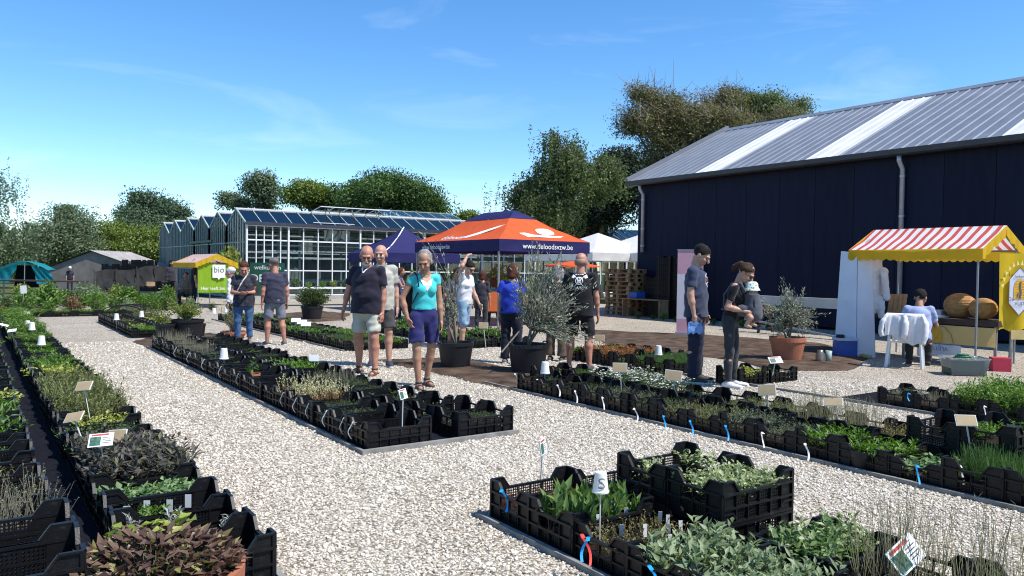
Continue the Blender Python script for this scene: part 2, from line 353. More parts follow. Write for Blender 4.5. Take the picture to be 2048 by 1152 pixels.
# ================================================================== greenhouse
def glassmat(name, tint=(.80,.90,.86), f=.16):
    m = bpy.data.materials.new(name); m.use_nodes = True; n, l = m.node_tree.nodes, m.node_tree.links; n.remove(n['Principled BSDF'])
    tr = n.new('ShaderNodeBsdfTransparent'); tr.inputs[0].default_value = tint+(1,); gl = n.new('ShaderNodeBsdfGlossy'); gl.inputs['Roughness'].default_value = .03; gl.inputs['Color'].default_value = (.66,.64,.62,1)
    fr = n.new('ShaderNodeFresnel'); fr.inputs[0].default_value = 1.5; ad = n.new('ShaderNodeMath'); ad.operation = 'ADD'; ad.inputs[1].default_value = f; ad.use_clamp = True
    t = n.new('ShaderNodeTexCoord'); nz = n.new('ShaderNodeTexNoise'); nz.inputs['Scale'].default_value = .7; l.new(t.outputs['Object'], nz.inputs['Vector']); bp = n.new('ShaderNodeBump'); bp.inputs['Strength'].default_value = .12; l.new(nz.outputs[0], bp.inputs['Height']); l.new(bp.outputs[0], gl.inputs['Normal'])
    mx = n.new('ShaderNodeMixShader'); l.new(fr.outputs[0], ad.inputs[0]); l.new(ad.outputs[0], mx.inputs[0]); l.new(tr.outputs[0], mx.inputs[1]); l.new(gl.outputs[0], mx.inputs[2]); l.new(mx.outputs[0], n['Material Output'].inputs[0])
    MATS[name] = m; return m
GLASS = glassmat('greenhouse_glass', (.90,.95,.93), .0); ROOFGLASS = glassmat('greenhouse_roof_glass', (.86,.89,.92), .2)
ALU = M('white_aluminium', (.74,.75,.75), .45, .06, 3, metal=.1)
GALV = M('galvanised_bar', (.36,.43,.40), .5, .15, 3, metal=.2)
def greenhouse():
    X0, Y0 = 10.1, 35.1; NB, BW = 6, 3.27; GZ, RZ = 3.42, 4.17; X1 = 38.0; ROOFEND = 44.0
    t = thing('greenhouse', 'long glass greenhouse with sawtooth gables, blue roof panes and white glazing bars', 'greenhouse', (X0, Y0, 0))
    navy = M('dark_gutter_beam', (.03,.035,.055), .5, .15, 4)
    # front wall: sill, rails, posts, bars and panes
    cols = [0, .42, .78, 1.16, 1.53, 1.9]; x = 1.9
    while x < 27.5: x += .71; cols.append(x)
    rails = [.20, 1.33, 2.70, 3.34]
    b = MB(); b.box((14, 0, .09), (28, .10, .18)); b.build('plinth', M('plinth_concrete', (.3,.3,.29), .9, .2, 3), t)
    for z, h in zip(rails, (.05,.05,.06,.05)):
        b = MB(); b.box((14, -.012, z), (28, .05, h)); b.build('glazing_rail', ALU, t)
    vb = MB(); vb.box((0, -.02, 1.77), (.042, .06, 3.14)); vb = vb.mesh('glazing_bar', ALU)
    pb = MB(); pb.box((0, -.03, 1.7), (.07, .1, 3.4)); pb = pb.mesh('post', ALU)
    for i, c in enumerate(cols):
        if i % 5 == 0: ob('post', pb, t, (c, 0, 0))
        else: ob('glazing_bar', vb, t, (c, 0, 0))
    pan = {}
    for i in range(len(cols)-1):
        w = cols[i+1]-cols[i]
        for r in range(3):
            k = (round(w, 2), r)
            if k not in pan:
                p = MB(); p.box((w/2, .03, (rails[r]+rails[r+1])/2), (w-.03, .008, rails[r+1]-rails[r]-.02)); pan[k] = p.mesh('pane', GLASS)
            o = ob('pane', pan[k], t, (cols[i], 0, 0)); o.rotation_euler = (random.uniform(-.004,.004), 0, random.uniform(-.006,.006))
    b = MB(); b.box((14, -.09, GZ+.02), (28.1, .2, .14)); b.build('gutter', navy, t)
    # roof of the first bay and its fellows
    for k in range(NB):
        ya, yr, yb = k*BW, k*BW+BW/2, (k+1)*BW
        ln = 28.0
        b = MB(); b.box((ln/2, yr, RZ+.02), (ln+.1, .08, .06)); b.build('ridge_beam', ALU, t)
        if k: b = MB(); b.box((ln/2, ya, GZ), (ln, .16, .1)); b.build('valley_gutter', GALV, t)
        s = math.atan2(RZ-GZ, BW/2); L = math.hypot(RZ-GZ, BW/2); mt = Matrix.Rotation(s, 3, 'X'); mt2 = Matrix.Rotation(-s, 3, 'X')
        if k == 0:
            rp = MB(); rp.box((.355, 0, 0), (.69, L-.05, .008), mtx=mt); rp = rp.mesh('roof_pane', ROOFGLASS)
            rb = MB(); rb.box((0, 0, .01), (.035, L, .04), mtx=mt); rb = rb.mesh('roof_bar', GALV)
            x = 0
            while x < 27.5:
                ob('roof_bar', rb, t, (x, ya+BW/4, (GZ+RZ)/2)); ob('roof_pane', rp, t, (x, ya+BW/4, (GZ+RZ)/2)); x += .71
            # diagonal wind bracing seen through the glass
            x = 0
            while x < 26: b = MB(); b.bar((x, ya+.1, GZ-.02), (x+1.6, yr-.05, RZ-.08), .03, .03); b.build('brace', GALV, t); x += 1.42
            for x in (3.2, 10.8, 17.0):
                b = MB(); b.bar((x, ya+.3, GZ+.2), (x+2.1, ya+.35, GZ+.2), .05, .03); b.build('brace', ALU, t)
        else:
            b = MB(); b.box((ln/2, ya+BW/4, (GZ+RZ)/2), (ln, L-.05, .008), mtx=mt); b.build('roof_pane', ROOFGLASS, t)
            for x in np.arange(0, 7, .71): b = MB(); b.box((x, ya+BW/4, (GZ+RZ)/2+.01), (.035, L, .04), mtx=mt); b.build('roof_bar', GALV, t)
        b = MB(); b.box((ln/2, yb-BW/4, (GZ+RZ)/2), (ln, L-.05, .008), mtx=mt2); b.build('roof_pane', ROOFGLASS, t)
        # gable
        b = MB(); b.bar((-.02, ya, GZ), (-.02, yr, RZ), .05, .07); b.bar((-.02, yr, RZ), (-.02, yb, GZ), .05, .07); b.build('gable_rafter', GALV, t)
        b = MB(); b.prism([(ya+.02, .4), (yb-.02, .4), (yb-.02, GZ-.02), (yr, RZ-.03), (ya+.02, GZ-.02)], .008, mtx=Matrix.Rotation(PI/2, 3, 'Z')); b.build('gable_pane', GLASS, t)
        nb = 8
        for j in range(nb):
            y = ya+BW*j/nb; h = GZ + (RZ-GZ)*(1-abs(2*j/nb-1))
            b = MB(); b.box((-.02, y, h/2), (.05, .04 if j else .09, h)); b.build('glazing_bar', GALV, t)
        for z in (1.33, 2.6): b = MB(); b.box((-.01, (ya+yb)/2, z), (.04, BW, .045)); b.build('glazing_rail', GALV, t)
        b = MB(); b.box((-.01, (ya+yb)/2, .2), (.1, BW, .4)); b.build('plinth', M('plinth_concrete', (.3,.3,.29)), t)
    b = MB(); b.box((-.05, NB*BW/2-1.6, 2.75), (.14, 5.0, .12)); b.build('door_head_rail', M('dark_green_rail', (.02,.09,.075), .5), t)
    # open roof vents
    def vent(x, w, rear=False):
        a = PI*.02 if not rear else .32; d = 1.25
        v = MB(); sy = 1 if rear else -1
        e = Vector((0, sy*math.cos(a)*d, math.sin(a)*d+ (.1 if not rear else 0)))
        def P(u, s): return Vector((x+u, BW/2, RZ+.06)) + e*s
        for u in np.linspace(0, w, int(w/.71)+1): v.bar(P(u, 0), P(u, 1), .035, .035)
        v.bar(P(0, 1), P(w, 1), .05, .04); v.bar(P(0, 0), P(w, 0), .05, .04)
        o = v.build('roof_vent', ALU if not rear else GALV, t)
        n = int(w/.71)
        for i in range(n):
            q = MB(); u0, u1 = w*i/n+.02, w*(i+1)/n-.02; q.quad(P(u0,.02), P(u1,.02), P(u1,.98), P(u0,.98)); q.build('vent_pane', GLASS if not rear else ROOFGLASS, o)
        for u in (w*.15, w*.5, w*.85):
            q = MB(); q.bar(P(u, .6), Vector((x+u+.3, BW/2+sy*.5, RZ-.2)), .03, .03); q.build('vent_arm', GALV, o)
    vent(3.6, 3.6); vent(13.4, 3.2); vent(7.6, 4.6, True); vent(20.5, 3.2)
    # inside: floor, benches, curtain, stanchions
    b = MB(); b.box((14, 10, .03), (27.8, 19.4, .05)); b.build('inner_floor', M('greenhouse_floor', (.16,.155,.14), .9, .3, 1), t)
    bench = M('bench_grey', (.35,.36,.36), .6, .15, 3)
    for k in range(3):
        for x in (4.5, 10.5, 16.5):
            b = MB(); b.box((x, 1.6+k*3.0, .75), (5.2, 1.4, .08)); b.box((x-2.3, 1.6+k*3.0, .38), (.06, 1.2, .7)); b.box((x+2.3, 1.6+k*3.0, .38), (.06, 1.2, .7)); b.build('bench', bench, t)
    for x in np.arange(.0, 27, 3.6):
        for y in (BW, 2*BW, 3*BW): b = MB(); b.box((x, y, 1.7), (.09, .09, 3.4)); b.build('stanchion', GALV, t)
    for x in np.arange(1.9, 26, 3.6): b = MB(); b.box((x, 1.6, 2.95), (.06, 3.2, .08)); b.box((x, 1.6, 2.6), (.05, 3.2, .05)); b.build('truss', GALV, t)
    for y in (2.2, 3.4): b = MB(); b.box((12, y, 2.55), (24, .05, .05)); b.box((12, y-.3, 3.0), (24, .05, .05)); b.build('truss', ALU, t)
    for y in (1.0, 4.6, 7.5): b = MB(); b.box((13, y, 2.25), (24, .04, .05)); b.box((13, y+.1, 1.95), (24, .04, .04)); b.build('pipe_rail', ALU, t)
    scr = M('shade_curtain', (.28,.30,.29), .8, .25, 1.2, .2, 5)
    for x, w, y, z0, z1 in ((4.6, 1.3, .8, 2.75, 3.3), (6.5, 4.5, 3.1, 2.2, 3.2), (12, 4.5, 6.4, 1.6, 3.2), (19, 9, 3.2, .6, 3.3), (3, 6, 9.7, .4, 3.3), (13, 14, 10.5, .2, 3.2)):
        n = int(w/.12); b = MB(); vs = []
        for i in range(n+1): vs += [(x-w/2+w*i/n, y+.05*math.sin(i*1.7), z0), (x-w/2+w*i/n, y+.05*math.sin(i*1.7+.4), z1)]
        b.add(vs, [(2*i, 2*i+2, 2*i+3, 2*i+1) for i in range(n)]); b.build('curtain', scr, t)
greenhouse()
# ================================================================== foliage tools
def leafset(B, D, ln, wd, fold=.25, nrm=None):
    """folded diamond leaves: B bases, D directions (unit), lengths, widths"""
    n = len(B); ln = np.broadcast_to(ln, n)[:, None]; wd = np.broadcast_to(wd, n)[:, None]
    R = rng.normal(size=(n, 3)) if nrm is None else nrm + rng.normal(size=(n, 3))*.35
    X = np.cross(D, R); X /= np.linalg.norm(X, axis=1, keepdims=True)+1e-9
    N = np.cross(X, D)
    mid = B + D*ln*.45
    V = np.empty((n, 4, 3)); V[:, 0] = B; V[:, 1] = mid + X*wd*.5 + N*wd*fold; V[:, 2] = B + D*ln - N*ln*.08; V[:, 3] = mid - X*wd*.5 + N*wd*fold
    i = np.arange(n)[:, None]*4
    T = np.concatenate([i+np.array([[0, 1, 2]]), i+np.array([[0, 2, 3]])], 1).reshape(-1, 3)
    return V.reshape(-1, 3), T
def stemset(A, Bp, r0, r1):
    """three-sided tapered twigs from A to Bp"""
    n = len(A); d = Bp-A; L = np.linalg.norm(d, axis=1, keepdims=True)+1e-9; d = d/L
    u = np.where(np.abs(d[:, 2:3]) > .9, np.array([[1., 0, 0]]), np.array([[0, 0, 1.]])); x = np.cross(d, u); x /= np.linalg.norm(x, axis=1, keepdims=True); y = np.cross(d, x)
    r0 = np.broadcast_to(r0, n)[:, None]; r1 = np.broadcast_to(r1, n)[:, None]
    V = np.empty((n, 6, 3))
    for k in range(3):
        a = 2*PI*k/3; q = x*math.cos(a)+y*math.sin(a); V[:, k] = A+q*r0; V[:, 3+k] = Bp+q*r1
    i = np.arange(n)[:, None]*6; fs = []
    for k in range(3):
        j = (k+1) % 3; fs += [[k, j, 3+j], [k, 3+j, 3+k]]
    T = (i[:, None, :] + np.array(fs)[None]).reshape(-1, 3)
    return V.reshape(-1, 3), T
def merge(parts):
    """[(V, T, matindex)] -> V, T, MI"""
    Vs, Ts, Ms, o = [], [], [], 0
    for V, T, m in parts:
        Vs.append(V); Ts.append(T+o); Ms.append(np.full(len(T), m)); o += len(V)
    return np.concatenate(Vs), np.concatenate(Ts), np.concatenate(Ms)
def unit(n): v = rng.normal(size=(n, 3)); return v/np.linalg.norm(v, axis=1, keepdims=True)
BARK = M('grey_brown_bark', (.10,.08,.06), .9, .3, 3, .6, 20)
BIRCHBARK = M('pale_birch_bark', (.38,.36,.33), .85, .45, 5, .4, 20)
def tree(name, label, group, blobs, base, leafm, n_leaf, lsize, csize=.7, nclump=70, droop=1.0, hollow=.62, bark=BARK, trunk_r=.25, twigs=0, twigm=None, flat=.75):
    """blobs: [(centre, (rx, ry, rz), weight)] world; leaf clumps are spread through the blobs, denser outside"""
    n_leaf = int(n_leaf*1.3); lsize *= .85; nclump = int(nclump*1.3)
    base = Vector(base); t = thing(name, label, 'tree', base, group=group)
    tot = sum(b[2] for b in blobs); parts = []; C = []
    for c, r, w in blobs:
        k = max(4, int(nclump*w/tot)); u = unit(k); rad = (hollow + (1-hollow)*rng.random((k, 1)))*rng.uniform(.55, 1.08, (k, 1))**.6
        cc = np.array(c) + u*np.array(r)*rad
        # gather the clumps into boughs so the outline bulges and gaps open between them
        ns = max(4, min(16, k//7)); us = unit(ns); us[:, 2] = np.abs(us[:, 2])*.9-.25; bc = np.array(c) + us*np.array(r)*rng.uniform(.5, 1.08, (ns, 1)); br = rng.uniform(.18, .42, ns)
        j = rng.integers(0, ns, k); uu = unit(k); uu[:, 2] += .25; cb = bc[j] + uu*np.array(r)*br[j][:, None]*rng.uniform(.6, 1.05, (k, 1)); pick = rng.random(k) < .9
        cc[pick] = cb[pick]; C.append(cc)
    C = np.concatenate(C); k = len(C); per = max(3, n_leaf//k)
    cs = csize*rng.uniform(.55, 1.35, (k, 1, 1))
    off = np.clip(rng.normal(size=(k, per, 3)), -1.35, 1.35)*cs*np.array([1, 1, flat*droop]); 
    if droop > 1.2:
        ns = 6; st = rng.normal(size=(k, ns, 3))*cs*1.2; st[:, :, 2] *= .4; ix = rng.integers(0, ns, (k, per)); off = np.take_along_axis(st, ix[:, :, None], 1) + rng.normal(size=(k, per, 3))*.05; off[:, :, 2] -= rng.random((k, per))*cs[:, :, 0]*1.5*droop
    B = (C[:, None, :] + off).reshape(-1, 3)
    D = unit(len(B)); D[:, 2] -= .25*droop; D /= np.linalg.norm(D, axis=1, keepdims=True)
    nr = off.reshape(-1, 3)/ (np.linalg.norm(off.reshape(-1, 3), axis=1, keepdims=True)+1e-6) + np.array([0, 0, .5])
    V, T = leafset(B, D, lsize*rng.uniform(.6, 1.4, len(B)), lsize*rng.uniform(.45, .8, len(B)), nrm=nr)
    ob('crown', npmesh('crown', V-np.array(base), T, leafm), t)
    # trunk, limbs and branches reaching into the clumps
    b = MB(); top = Vector(blobs[0][0]); fork = base.lerp(top, .45)
    mid = base.lerp(fork, .5)+Vector((random.uniform(-.15,.15), random.uniform(-.15,.15), 0))
    b.tube([Vector((0,0,-.1)), mid-base, fork-base, top-base], [trunk_r*1.25, trunk_r, trunk_r*.8, trunk_r*.25], 8)
    for c, r, w in blobs[1:]:
        e = Vector(c); q = fork.lerp(e, .5)+Vector((0, 0, r[2]*.25)); b.tube([fork-base, q-base, e-base], [trunk_r*.55, trunk_r*.35, trunk_r*.12], 6)
    b.build('trunk', bark, t, smooth=True)
    lim = np.array([b_[0] for b_ in blobs])
    j = np.argmin(((C[:, None]-lim[None])**2).sum(2), 1)
    A = lim[j]*.8+C*.2 - np.array([0, 0, .3]); Vb, Tb = stemset(A, C, trunk_r*.14, trunk_r*.03); prt = [(Vb, Tb, 0)]
    if twigs:
        i = rng.integers(0, k, twigs); A = C[i]+rng.normal(size=(twigs, 3))*csize*.5; d = unit(twigs); d[:, 2] = np.abs(d[:, 2])*.9 if droop <= 1.2 else -np.abs(d[:, 2])
        Vb, Tb = stemset(A, A+d*rng.uniform(.6, 1.8, (twigs, 1)), .018, .006); prt.append((Vb, Tb, 1))
    V, T, mi = merge(prt); o = ob('branches', npmesh('branches', V-np.array(base), T, [bark, twigm or bark], mi), t); o['kind'] = 'stuff'
    return t
def pxblobs(d, L):
    """blobs given as picture-sized ellipses at distance d"""
    out = []
    for px, py, rx, ry in L:
        a, b = rx*d/F, ry*d/F; dd = d+random.uniform(-.06, .06)*d*.5
        out.append((tuple(PD(px, py, dd)), (a, (a+b)*.55, b), rx*ry))
    return out
L_WIL = LEAF('grey_willow_leaf', (.07,.105,.05), (.19,.24,.13), .3)
L_DK = LEAF('dark_maple_leaf', (.03,.07,.016), (.10,.17,.04), .3)
L_YG = LEAF('yellow_green_leaf', (.075,.12,.022), (.20,.25,.05), .3)
L_BL = LEAF('blue_green_leaf', (.045,.08,.045), (.11,.165,.085), .25)
L_BI = LEAF('birch_leaf', (.05,.08,.025), (.17,.21,.075), .35)
L_BRN = LEAF('brown_green_leaf', (.07,.08,.025), (.19,.185,.07), .3, c3=(.24,.18,.09))
L_BLK = LEAF('black_green_evergreen_leaf', (.008,.018,.007), (.03,.05,.016), .12)  # nearly black-green foliage of the dense evergreens
def base_at(px, d): p = PD(px, 540, d); return (p.x, p.y, 0)
BT = 'trees behind the nursery'
tree('willow_tree', 'tall grey-green willow cut by the photo edge beside the teal tent', BT, pxblobs(46, [(-22,485,66,76),(-50,390,30,70),(-70,430,60,150)]), base_at(-30,46), L_WIL, 26000, .17, .55, 150, 1.5)
tree('willow_tree', 'rounded grey-green willow behind the shed and teal tent', BT, pxblobs(56, [(120,440,24,34),(98,478,34,38),(150,468,30,44),(78,510,40,32),(165,505,34,34),(120,505,50,40)]), base_at(120,56), L_WIL, 24000, .20, .6, 120, 1.1)
tree('deciduous_tree', 'low mid-green tree filling between willow and shed', BT, pxblobs(60, [(60,520,55,40),(20,530,40,40)]), base_at(50,60), L_DK, 12000, .22, .6, 70)
tree('deciduous_tree', 'light green bushy tree over the shed roof', BT, pxblobs(60, [(222,492,44,48),(190,515,40,30)]), base_at(215,60), L_YG, 16000, .22, .6, 90)
tree('deciduous_tree', 'yellow-green maple at the end of the greenhouse gables', BT, pxblobs(59, [(292,505,46,48),(260,520,40,35),(325,500,30,50)]), base_at(290,59), L_YG, 20000, .22, .6, 100)
tree('deciduous_tree', 'dark blue-green round tree above the maple', BT, pxblobs(70, [(290,412,22,24),(268,440,26,22),(318,432,22,28),(300,458,50,26),(270,470,30,24)]), base_at(295,70), L_BL, 20000, .25, .7, 90)
tree('deciduous_tree', 'smaller blue-green tree next to the first greenhouse gables', BT, pxblobs(72, [(346,432,24,32),(352,465,34,30)]), base_at(346,72), L_BL, 11000, .25, .6, 60)
tree('poplar_tree', 'thin open poplar rising behind the greenhouse ridge', BT, pxblobs(62, [(524,366,15,18),(508,380,14,14),(535,390,12,16),(462,402,18,10),(482,408,16,8),(530,412,22,8)]), base_at(515,62), L_WIL, 7000, .24, .5, 46, hollow=.3)
tree('deciduous_tree', 'light open-crowned tree leaning over the greenhouse roof', BT, pxblobs(58, [(612,384,34,18),(640,395,30,22),(590,392,16,14)]), base_at(650,58), L_YG, 9000, .22, .5, 60, hollow=.4)
tree('deciduous_tree', 'dark crown between the light tree and the large round tree', BT, pxblobs(60, [(692,402,42,28),(655,408,24,20),(730,395,30,28)]), base_at(690,60), L_DK, 18000, .22, .6, 90)
tree('deciduous_tree', 'large round dense green tree behind the greenhouse', BT, pxblobs(57, [(785,395,66,36),(770,380,44,26),(842,412,44,26),(725,412,40,24),(870,424,24,14)]), base_at(785,57), L_DK, 34000, .22, .65, 170)
tree('deciduous_tree', 'small distant tree peeping beside the orange tent', BT, pxblobs(75, [(935,440,16,10),(925,446,16,8)]), base_at(935,75), L_YG, 3000, .28, .5, 24)
tree('birch_tree', 'tall weeping birch with hanging branches beside the warehouse', BT, pxblobs(40, [(1120,330,36,58),(1110,275,20,26),(1165,340,42,44),(1070,375,30,50),(1210,350,36,50),(1100,420,70,40)]), base_at(1130,40), L_BI, 36000, .15, .34, 200, 2.6, .25, BARK, .07, 300, BARK)
tree('evergreen_tree', 'dark evergreen mass below the birch', BT, pxblobs(44, [(1170,440,90,45),(1235,400,40,90),(1240,330,30,40),(1090,450,60,40)]), base_at(1200,44), L_BLK, 40000, .19, .5, 190, 1.0, .5)
TW = M('brown_bare_twig', (.22,.17,.13), .9, .25, 3)
tree('oak_tree', 'broad brownish tree with many bare twigs behind the warehouse', BT, pxblobs(50, [(1340,245,70,66),(1400,270,90,80),(1300,200,36,34),(1430,215,60,40),(1270,260,32,40),(1370,320,100,70),(1490,270,60,60),(1560,290,70,60)]), base_at(1400,50), L_BRN, 46000, .17, .55, 330, 1.0, .4, BARK, .3, 2600, TW)
tree('deciduous_tree', 'greener crown showing above the warehouse ridge', BT, pxblobs(54, [(1535,212,48,24),(1500,205,24,18),(1605,215,16,12),(1570,235,50,24)]), base_at(1550,54), L_BI, 16000, .19, .5, 90, 1.0, .45)
# ================================================================== black nursery crates
BLACK = M('black_crate_plastic', (.0058,.0058,.0068), .45, .25, 14, .15, 120, spec=.28)
_r = [n for n in BLACK.node_tree.nodes if n.type == 'VALTORGB'][0].color_ramp; _r.elements[1].position = .62; _r.elements[1].color = (.0075,.0075,.0085,1); _e = _r.elements.new(.78); _e.color = (.030,.028,.025,1)
POTBLK = M('black_pot_plastic', (.010,.010,.012), .5, .3, 9, .1, 60, spec=.35)
EARTH = M('potting_soil', (.022,.015,.011), .95, .4, 30, .8, 120, spec=.1)
def hole_panel(b, x0, x1, z0, z1, nx, nz, y):
    """perforated plate: every cell is a ring round a hexagon-like opening"""
    cw, ch = (x1-x0)/nx, (z1-z0)/nz
    for i in range(nx):
        for j in range(nz):
            o = .5*cw*(j % 2)*0; cx, cz = x0+(i+.5)*cw+o, z0+(j+.5)*ch; h, v = cw*.5, ch*.5; p, q = cw*.30, ch*.36
            vs = [(cx-h,y,cz-v),(cx+h,y,cz-v),(cx+h,y,cz+v),(cx-h,y,cz+v),(cx-p,y,cz-q*.5),(cx,y,cz-q),(cx+p,y,cz-q*.5),(cx+p,y,cz+q*.5),(cx,y,cz+q),(cx-p,y,cz+q*.5)]
            b.add(vs, [(0,1,6,5),(0,5,4),(1,2,7,6),(2,3,9,8),(2,8,7),(3,0,4,9)])
def side_mesh(L, nb, handle):
    """one crate wall of length L in the xz plane at y=0, outside towards -y"""
    b = MB(); h = L/2; ct, H, Hm = .085, .238, .178
    bw = (L-.02)/nb
    for k in range(nb):
        x0, x1 = -h+.01+k*bw, -h+.01+(k+1)*bw
        solid = k in (0, nb-1)
        for z0, z1 in ((.022, .086), (.098, .166)):
            if handle and z0 > .09 and not solid:
                if abs(k-(nb-1)/2) < 1.1: continue
            if solid: b.box(((x0+x1)/2, 0, (z0+z1)/2), (x1-x0, .004, z1-z0))
            else: hole_panel(b, x0+.005, x1-.005, z0, z1, 5, 4, 0)
        b.box((x0, -.007, .095), (.006, .016, .15))
    b.box((h-.01, -.007, .095), (.006, .016, .15))
    for z, d in ((.012, .022), (.092, .018), (.17, .022)): b.box((0, -.006, z), (L, d, .012 if z != .17 else .014))
    for s in (-1, 1):
        b.prism([(s*h, .17), (s*(h-ct), .17), (s*(h-ct-.045), .17), (s*(h-ct-.002), H), (s*h, H)] if s < 0 else [(s*h, H), (s*(h-ct-.002), H), (s*(h-ct-.045), .17), (s*(h-ct), .17), (s*h, .17)], .006)
        b.bar((s*h, -.005, H), (s*(h-ct), -.005, H), .018, .009); b.bar((s*(h-ct), -.005, H), (s*(h-ct-.045), -.005, Hm), .018, .009)
        b.bar((s*(h-.003), -.004, .02), (s*(h-.003), -.004, H), .016, .02)
    return b.mesh('long_side' if L > .5 else 'short_side', BLACK)
LONG, SHORT = side_mesh(.60, 6, False), side_mesh(.40, 4, True)
_b = MB(); _b.box((0,0,.008), (.585,.385,.006))
for _i in range(9): _b.box((-.26+.065*_i,0,.014), (.01,.38,.008))
CBASE = _b.mesh('crate_floor', BLACK)
CRATES = []
def crate(loc, label, rz=0.0, zs=1.0, group='black plastic plant crates'):
    t = thing('plant_crate', label, 'crate', loc, rz, group, (1, 1, zs))
    ob('long_side', LONG, t, (0,-.196,0)); ob('long_side', LONG, t, (0,.196,0), PI)
    ob('short_side', SHORT, t, (.296,0,0), PI/2); ob('short_side', SHORT, t, (-.296,0,0), -PI/2)
    ob('crate_floor', CBASE, t)
    CRATES.append(t); return t
# ================================================================== plants
def _mk(n, *a, **k): return LEAF(n, *a, **k)
PK = {  # kind: stems, height, spread, leaves/stem, leaf len, leaf wid, uplift, leaf material, stem material, flower
 'purple': (9,.15,.06,9,.062,.024,.55,_mk('purple_sage_leaf',(.04,.04,.036),(.13,.115,.095),c3=(.17,.19,.08)),None,None),
 'greygreen': (9,.11,.06,9,.055,.022,.6,_mk('grey_sage_leaf',(.13,.185,.09),(.30,.36,.20)),None,None),
 'palegreen': (6,.05,.05,7,.05,.03,.35,_mk('pale_green_leaf',(.10,.18,.07),(.24,.34,.15)),None,None),
 'broad': (5,.13,.05,8,.095,.034,1.1,_mk('broad_green_leaf',(.075,.14,.035),(.17,.26,.075)),None,None),
 'thyme': (22,.07,.055,9,.014,.007,.5,_mk('thyme_leaf',(.05,.075,.032),(.13,.17,.075)),None,None),
 'greythyme': (20,.09,.055,10,.014,.006,.5,_mk('grey_thyme_leaf',(.09,.11,.06),(.21,.235,.14)),None,None),
 'rush': (16,.50,.05,3,.05,.004,1.2,_mk('dry_stalk_leaf',(.16,.16,.07),(.34,.31,.17)),M('dry_stalk',(.27,.25,.13),.8,.3,4),None),
 'stalk': (9,.24,.05,12,.048,.011,.75,_mk('olive_stalk_leaf',(.09,.115,.035),(.24,.25,.10)),None,None),
 'varieg': (9,.11,.06,9,.036,.02,.5,_mk('cream_variegated_leaf',(.11,.19,.06),(.42,.46,.24),c3=(.55,.56,.38)),None,None),
 'redstem': (10,.24,.05,10,.03,.008,.6,_mk('rusty_leaf',(.19,.05,.025),(.30,.14,.06)),M('green_red_stem',(.20,.15,.06),.7,.3,5),('cream_bud',(.62,.60,.32),.011,9)),
 'whiteflower': (13,.18,.06,9,.03,.009,.6,_mk('aster_leaf',(.045,.085,.022),(.12,.18,.05)),None,('white_petal',(.82,.82,.80),.017,3)),
 'grass': (45,.17,.05,1,.05,.005,1.3,_mk('chive_blade',(.05,.13,.02),(.12,.24,.04)),M('chive_stem',(.07,.15,.025),.6,.3,5),None),
 'bright': (11,.10,.06,9,.05,.017,.6,_mk('bright_herb_leaf',(.06,.13,.018),(.15,.26,.045)),None,None),
 'bush': (12,.24,.07,12,.05,.018,.6,_mk('bush_green_leaf',(.07,.14,.025),(.19,.30,.07)),None,None),
 'yellow': (8,.08,.06,9,.035,.02,.45,_mk('golden_leaf',(.20,.25,.05),(.45,.46,.13)),None,None),
 'wisp': (12,.22,.06,7,.013,.006,.6,_mk('wispy_grey_leaf',(.13,.14,.075),(.28,.28,.18)),M('wispy_stem',(.24,.22,.15),.8,.3,4),None),
 'brown': (12,.10,.06,9,.022,.010,.6,_mk('wilted_leaf',(.10,.075,.03),(.24,.20,.08),c3=(.4,.36,.2)),None,None),
 'herbpale': (8,.13,.06,9,.045,.022,.5,_mk('pale_edged_herb_leaf',(.08,.15,.045),(.22,.31,.12),c3=(.5,.52,.34)),None,None),
 'silver': (6,.11,.04,10,.042,.012,.7,_mk('silver_leaf',(.26,.28,.24),(.48,.50,.46)),None,None),
 'sedum': (14,.12,.06,12,.022,.010,.6,_mk('red_sedum_leaf',(.24,.055,.03),(.40,.20,.07),c3=(.45,.32,.1)),None,None),
 'seedred': (14,.05,.05,7,.02,.006,.8,_mk('dark_red_leaf',(.07,.03,.02),(.17,.075,.045)),None,None),
 'low': (9,.05,.05,8,.028,.014,.4,_mk('low_dark_leaf',(.05,.09,.024),(.13,.20,.055)),None,None),
 'straw': (12,.10,.06,9,.03,.006,.9,_mk('flax_leaf',(.12,.135,.05),(.26,.26,.12)),None,None),
}
STEMM = M('green_stem', (.10,.13,.05), .7, .3, 5)
SAY = {'purple':'dark purple sage','greygreen':'grey-green sage','palegreen':'pale round leaves','broad':'upright broad green leaves','thyme':'dark low thyme','greythyme':'greyish thyme','rush':'tall dry stalks','stalk':'olive-green leafy stalks','varieg':'cream-edged herbs','redstem':'rusty flowering stalks','whiteflower':'white-flowered herbs','grass':'grassy chives','bright':'bright green herbs','bush':'bushy green herbs','yellow':'golden leaves','wisp':'wispy grey stems','brown':'wilted brown seedlings','silver':'silver seedlings','herbpale':'sprawling pale-edged herbs','sedum':'red sedum','seedred':'reddish seedlings','low':'low dark seedlings','straw':'straw-green tufts'}
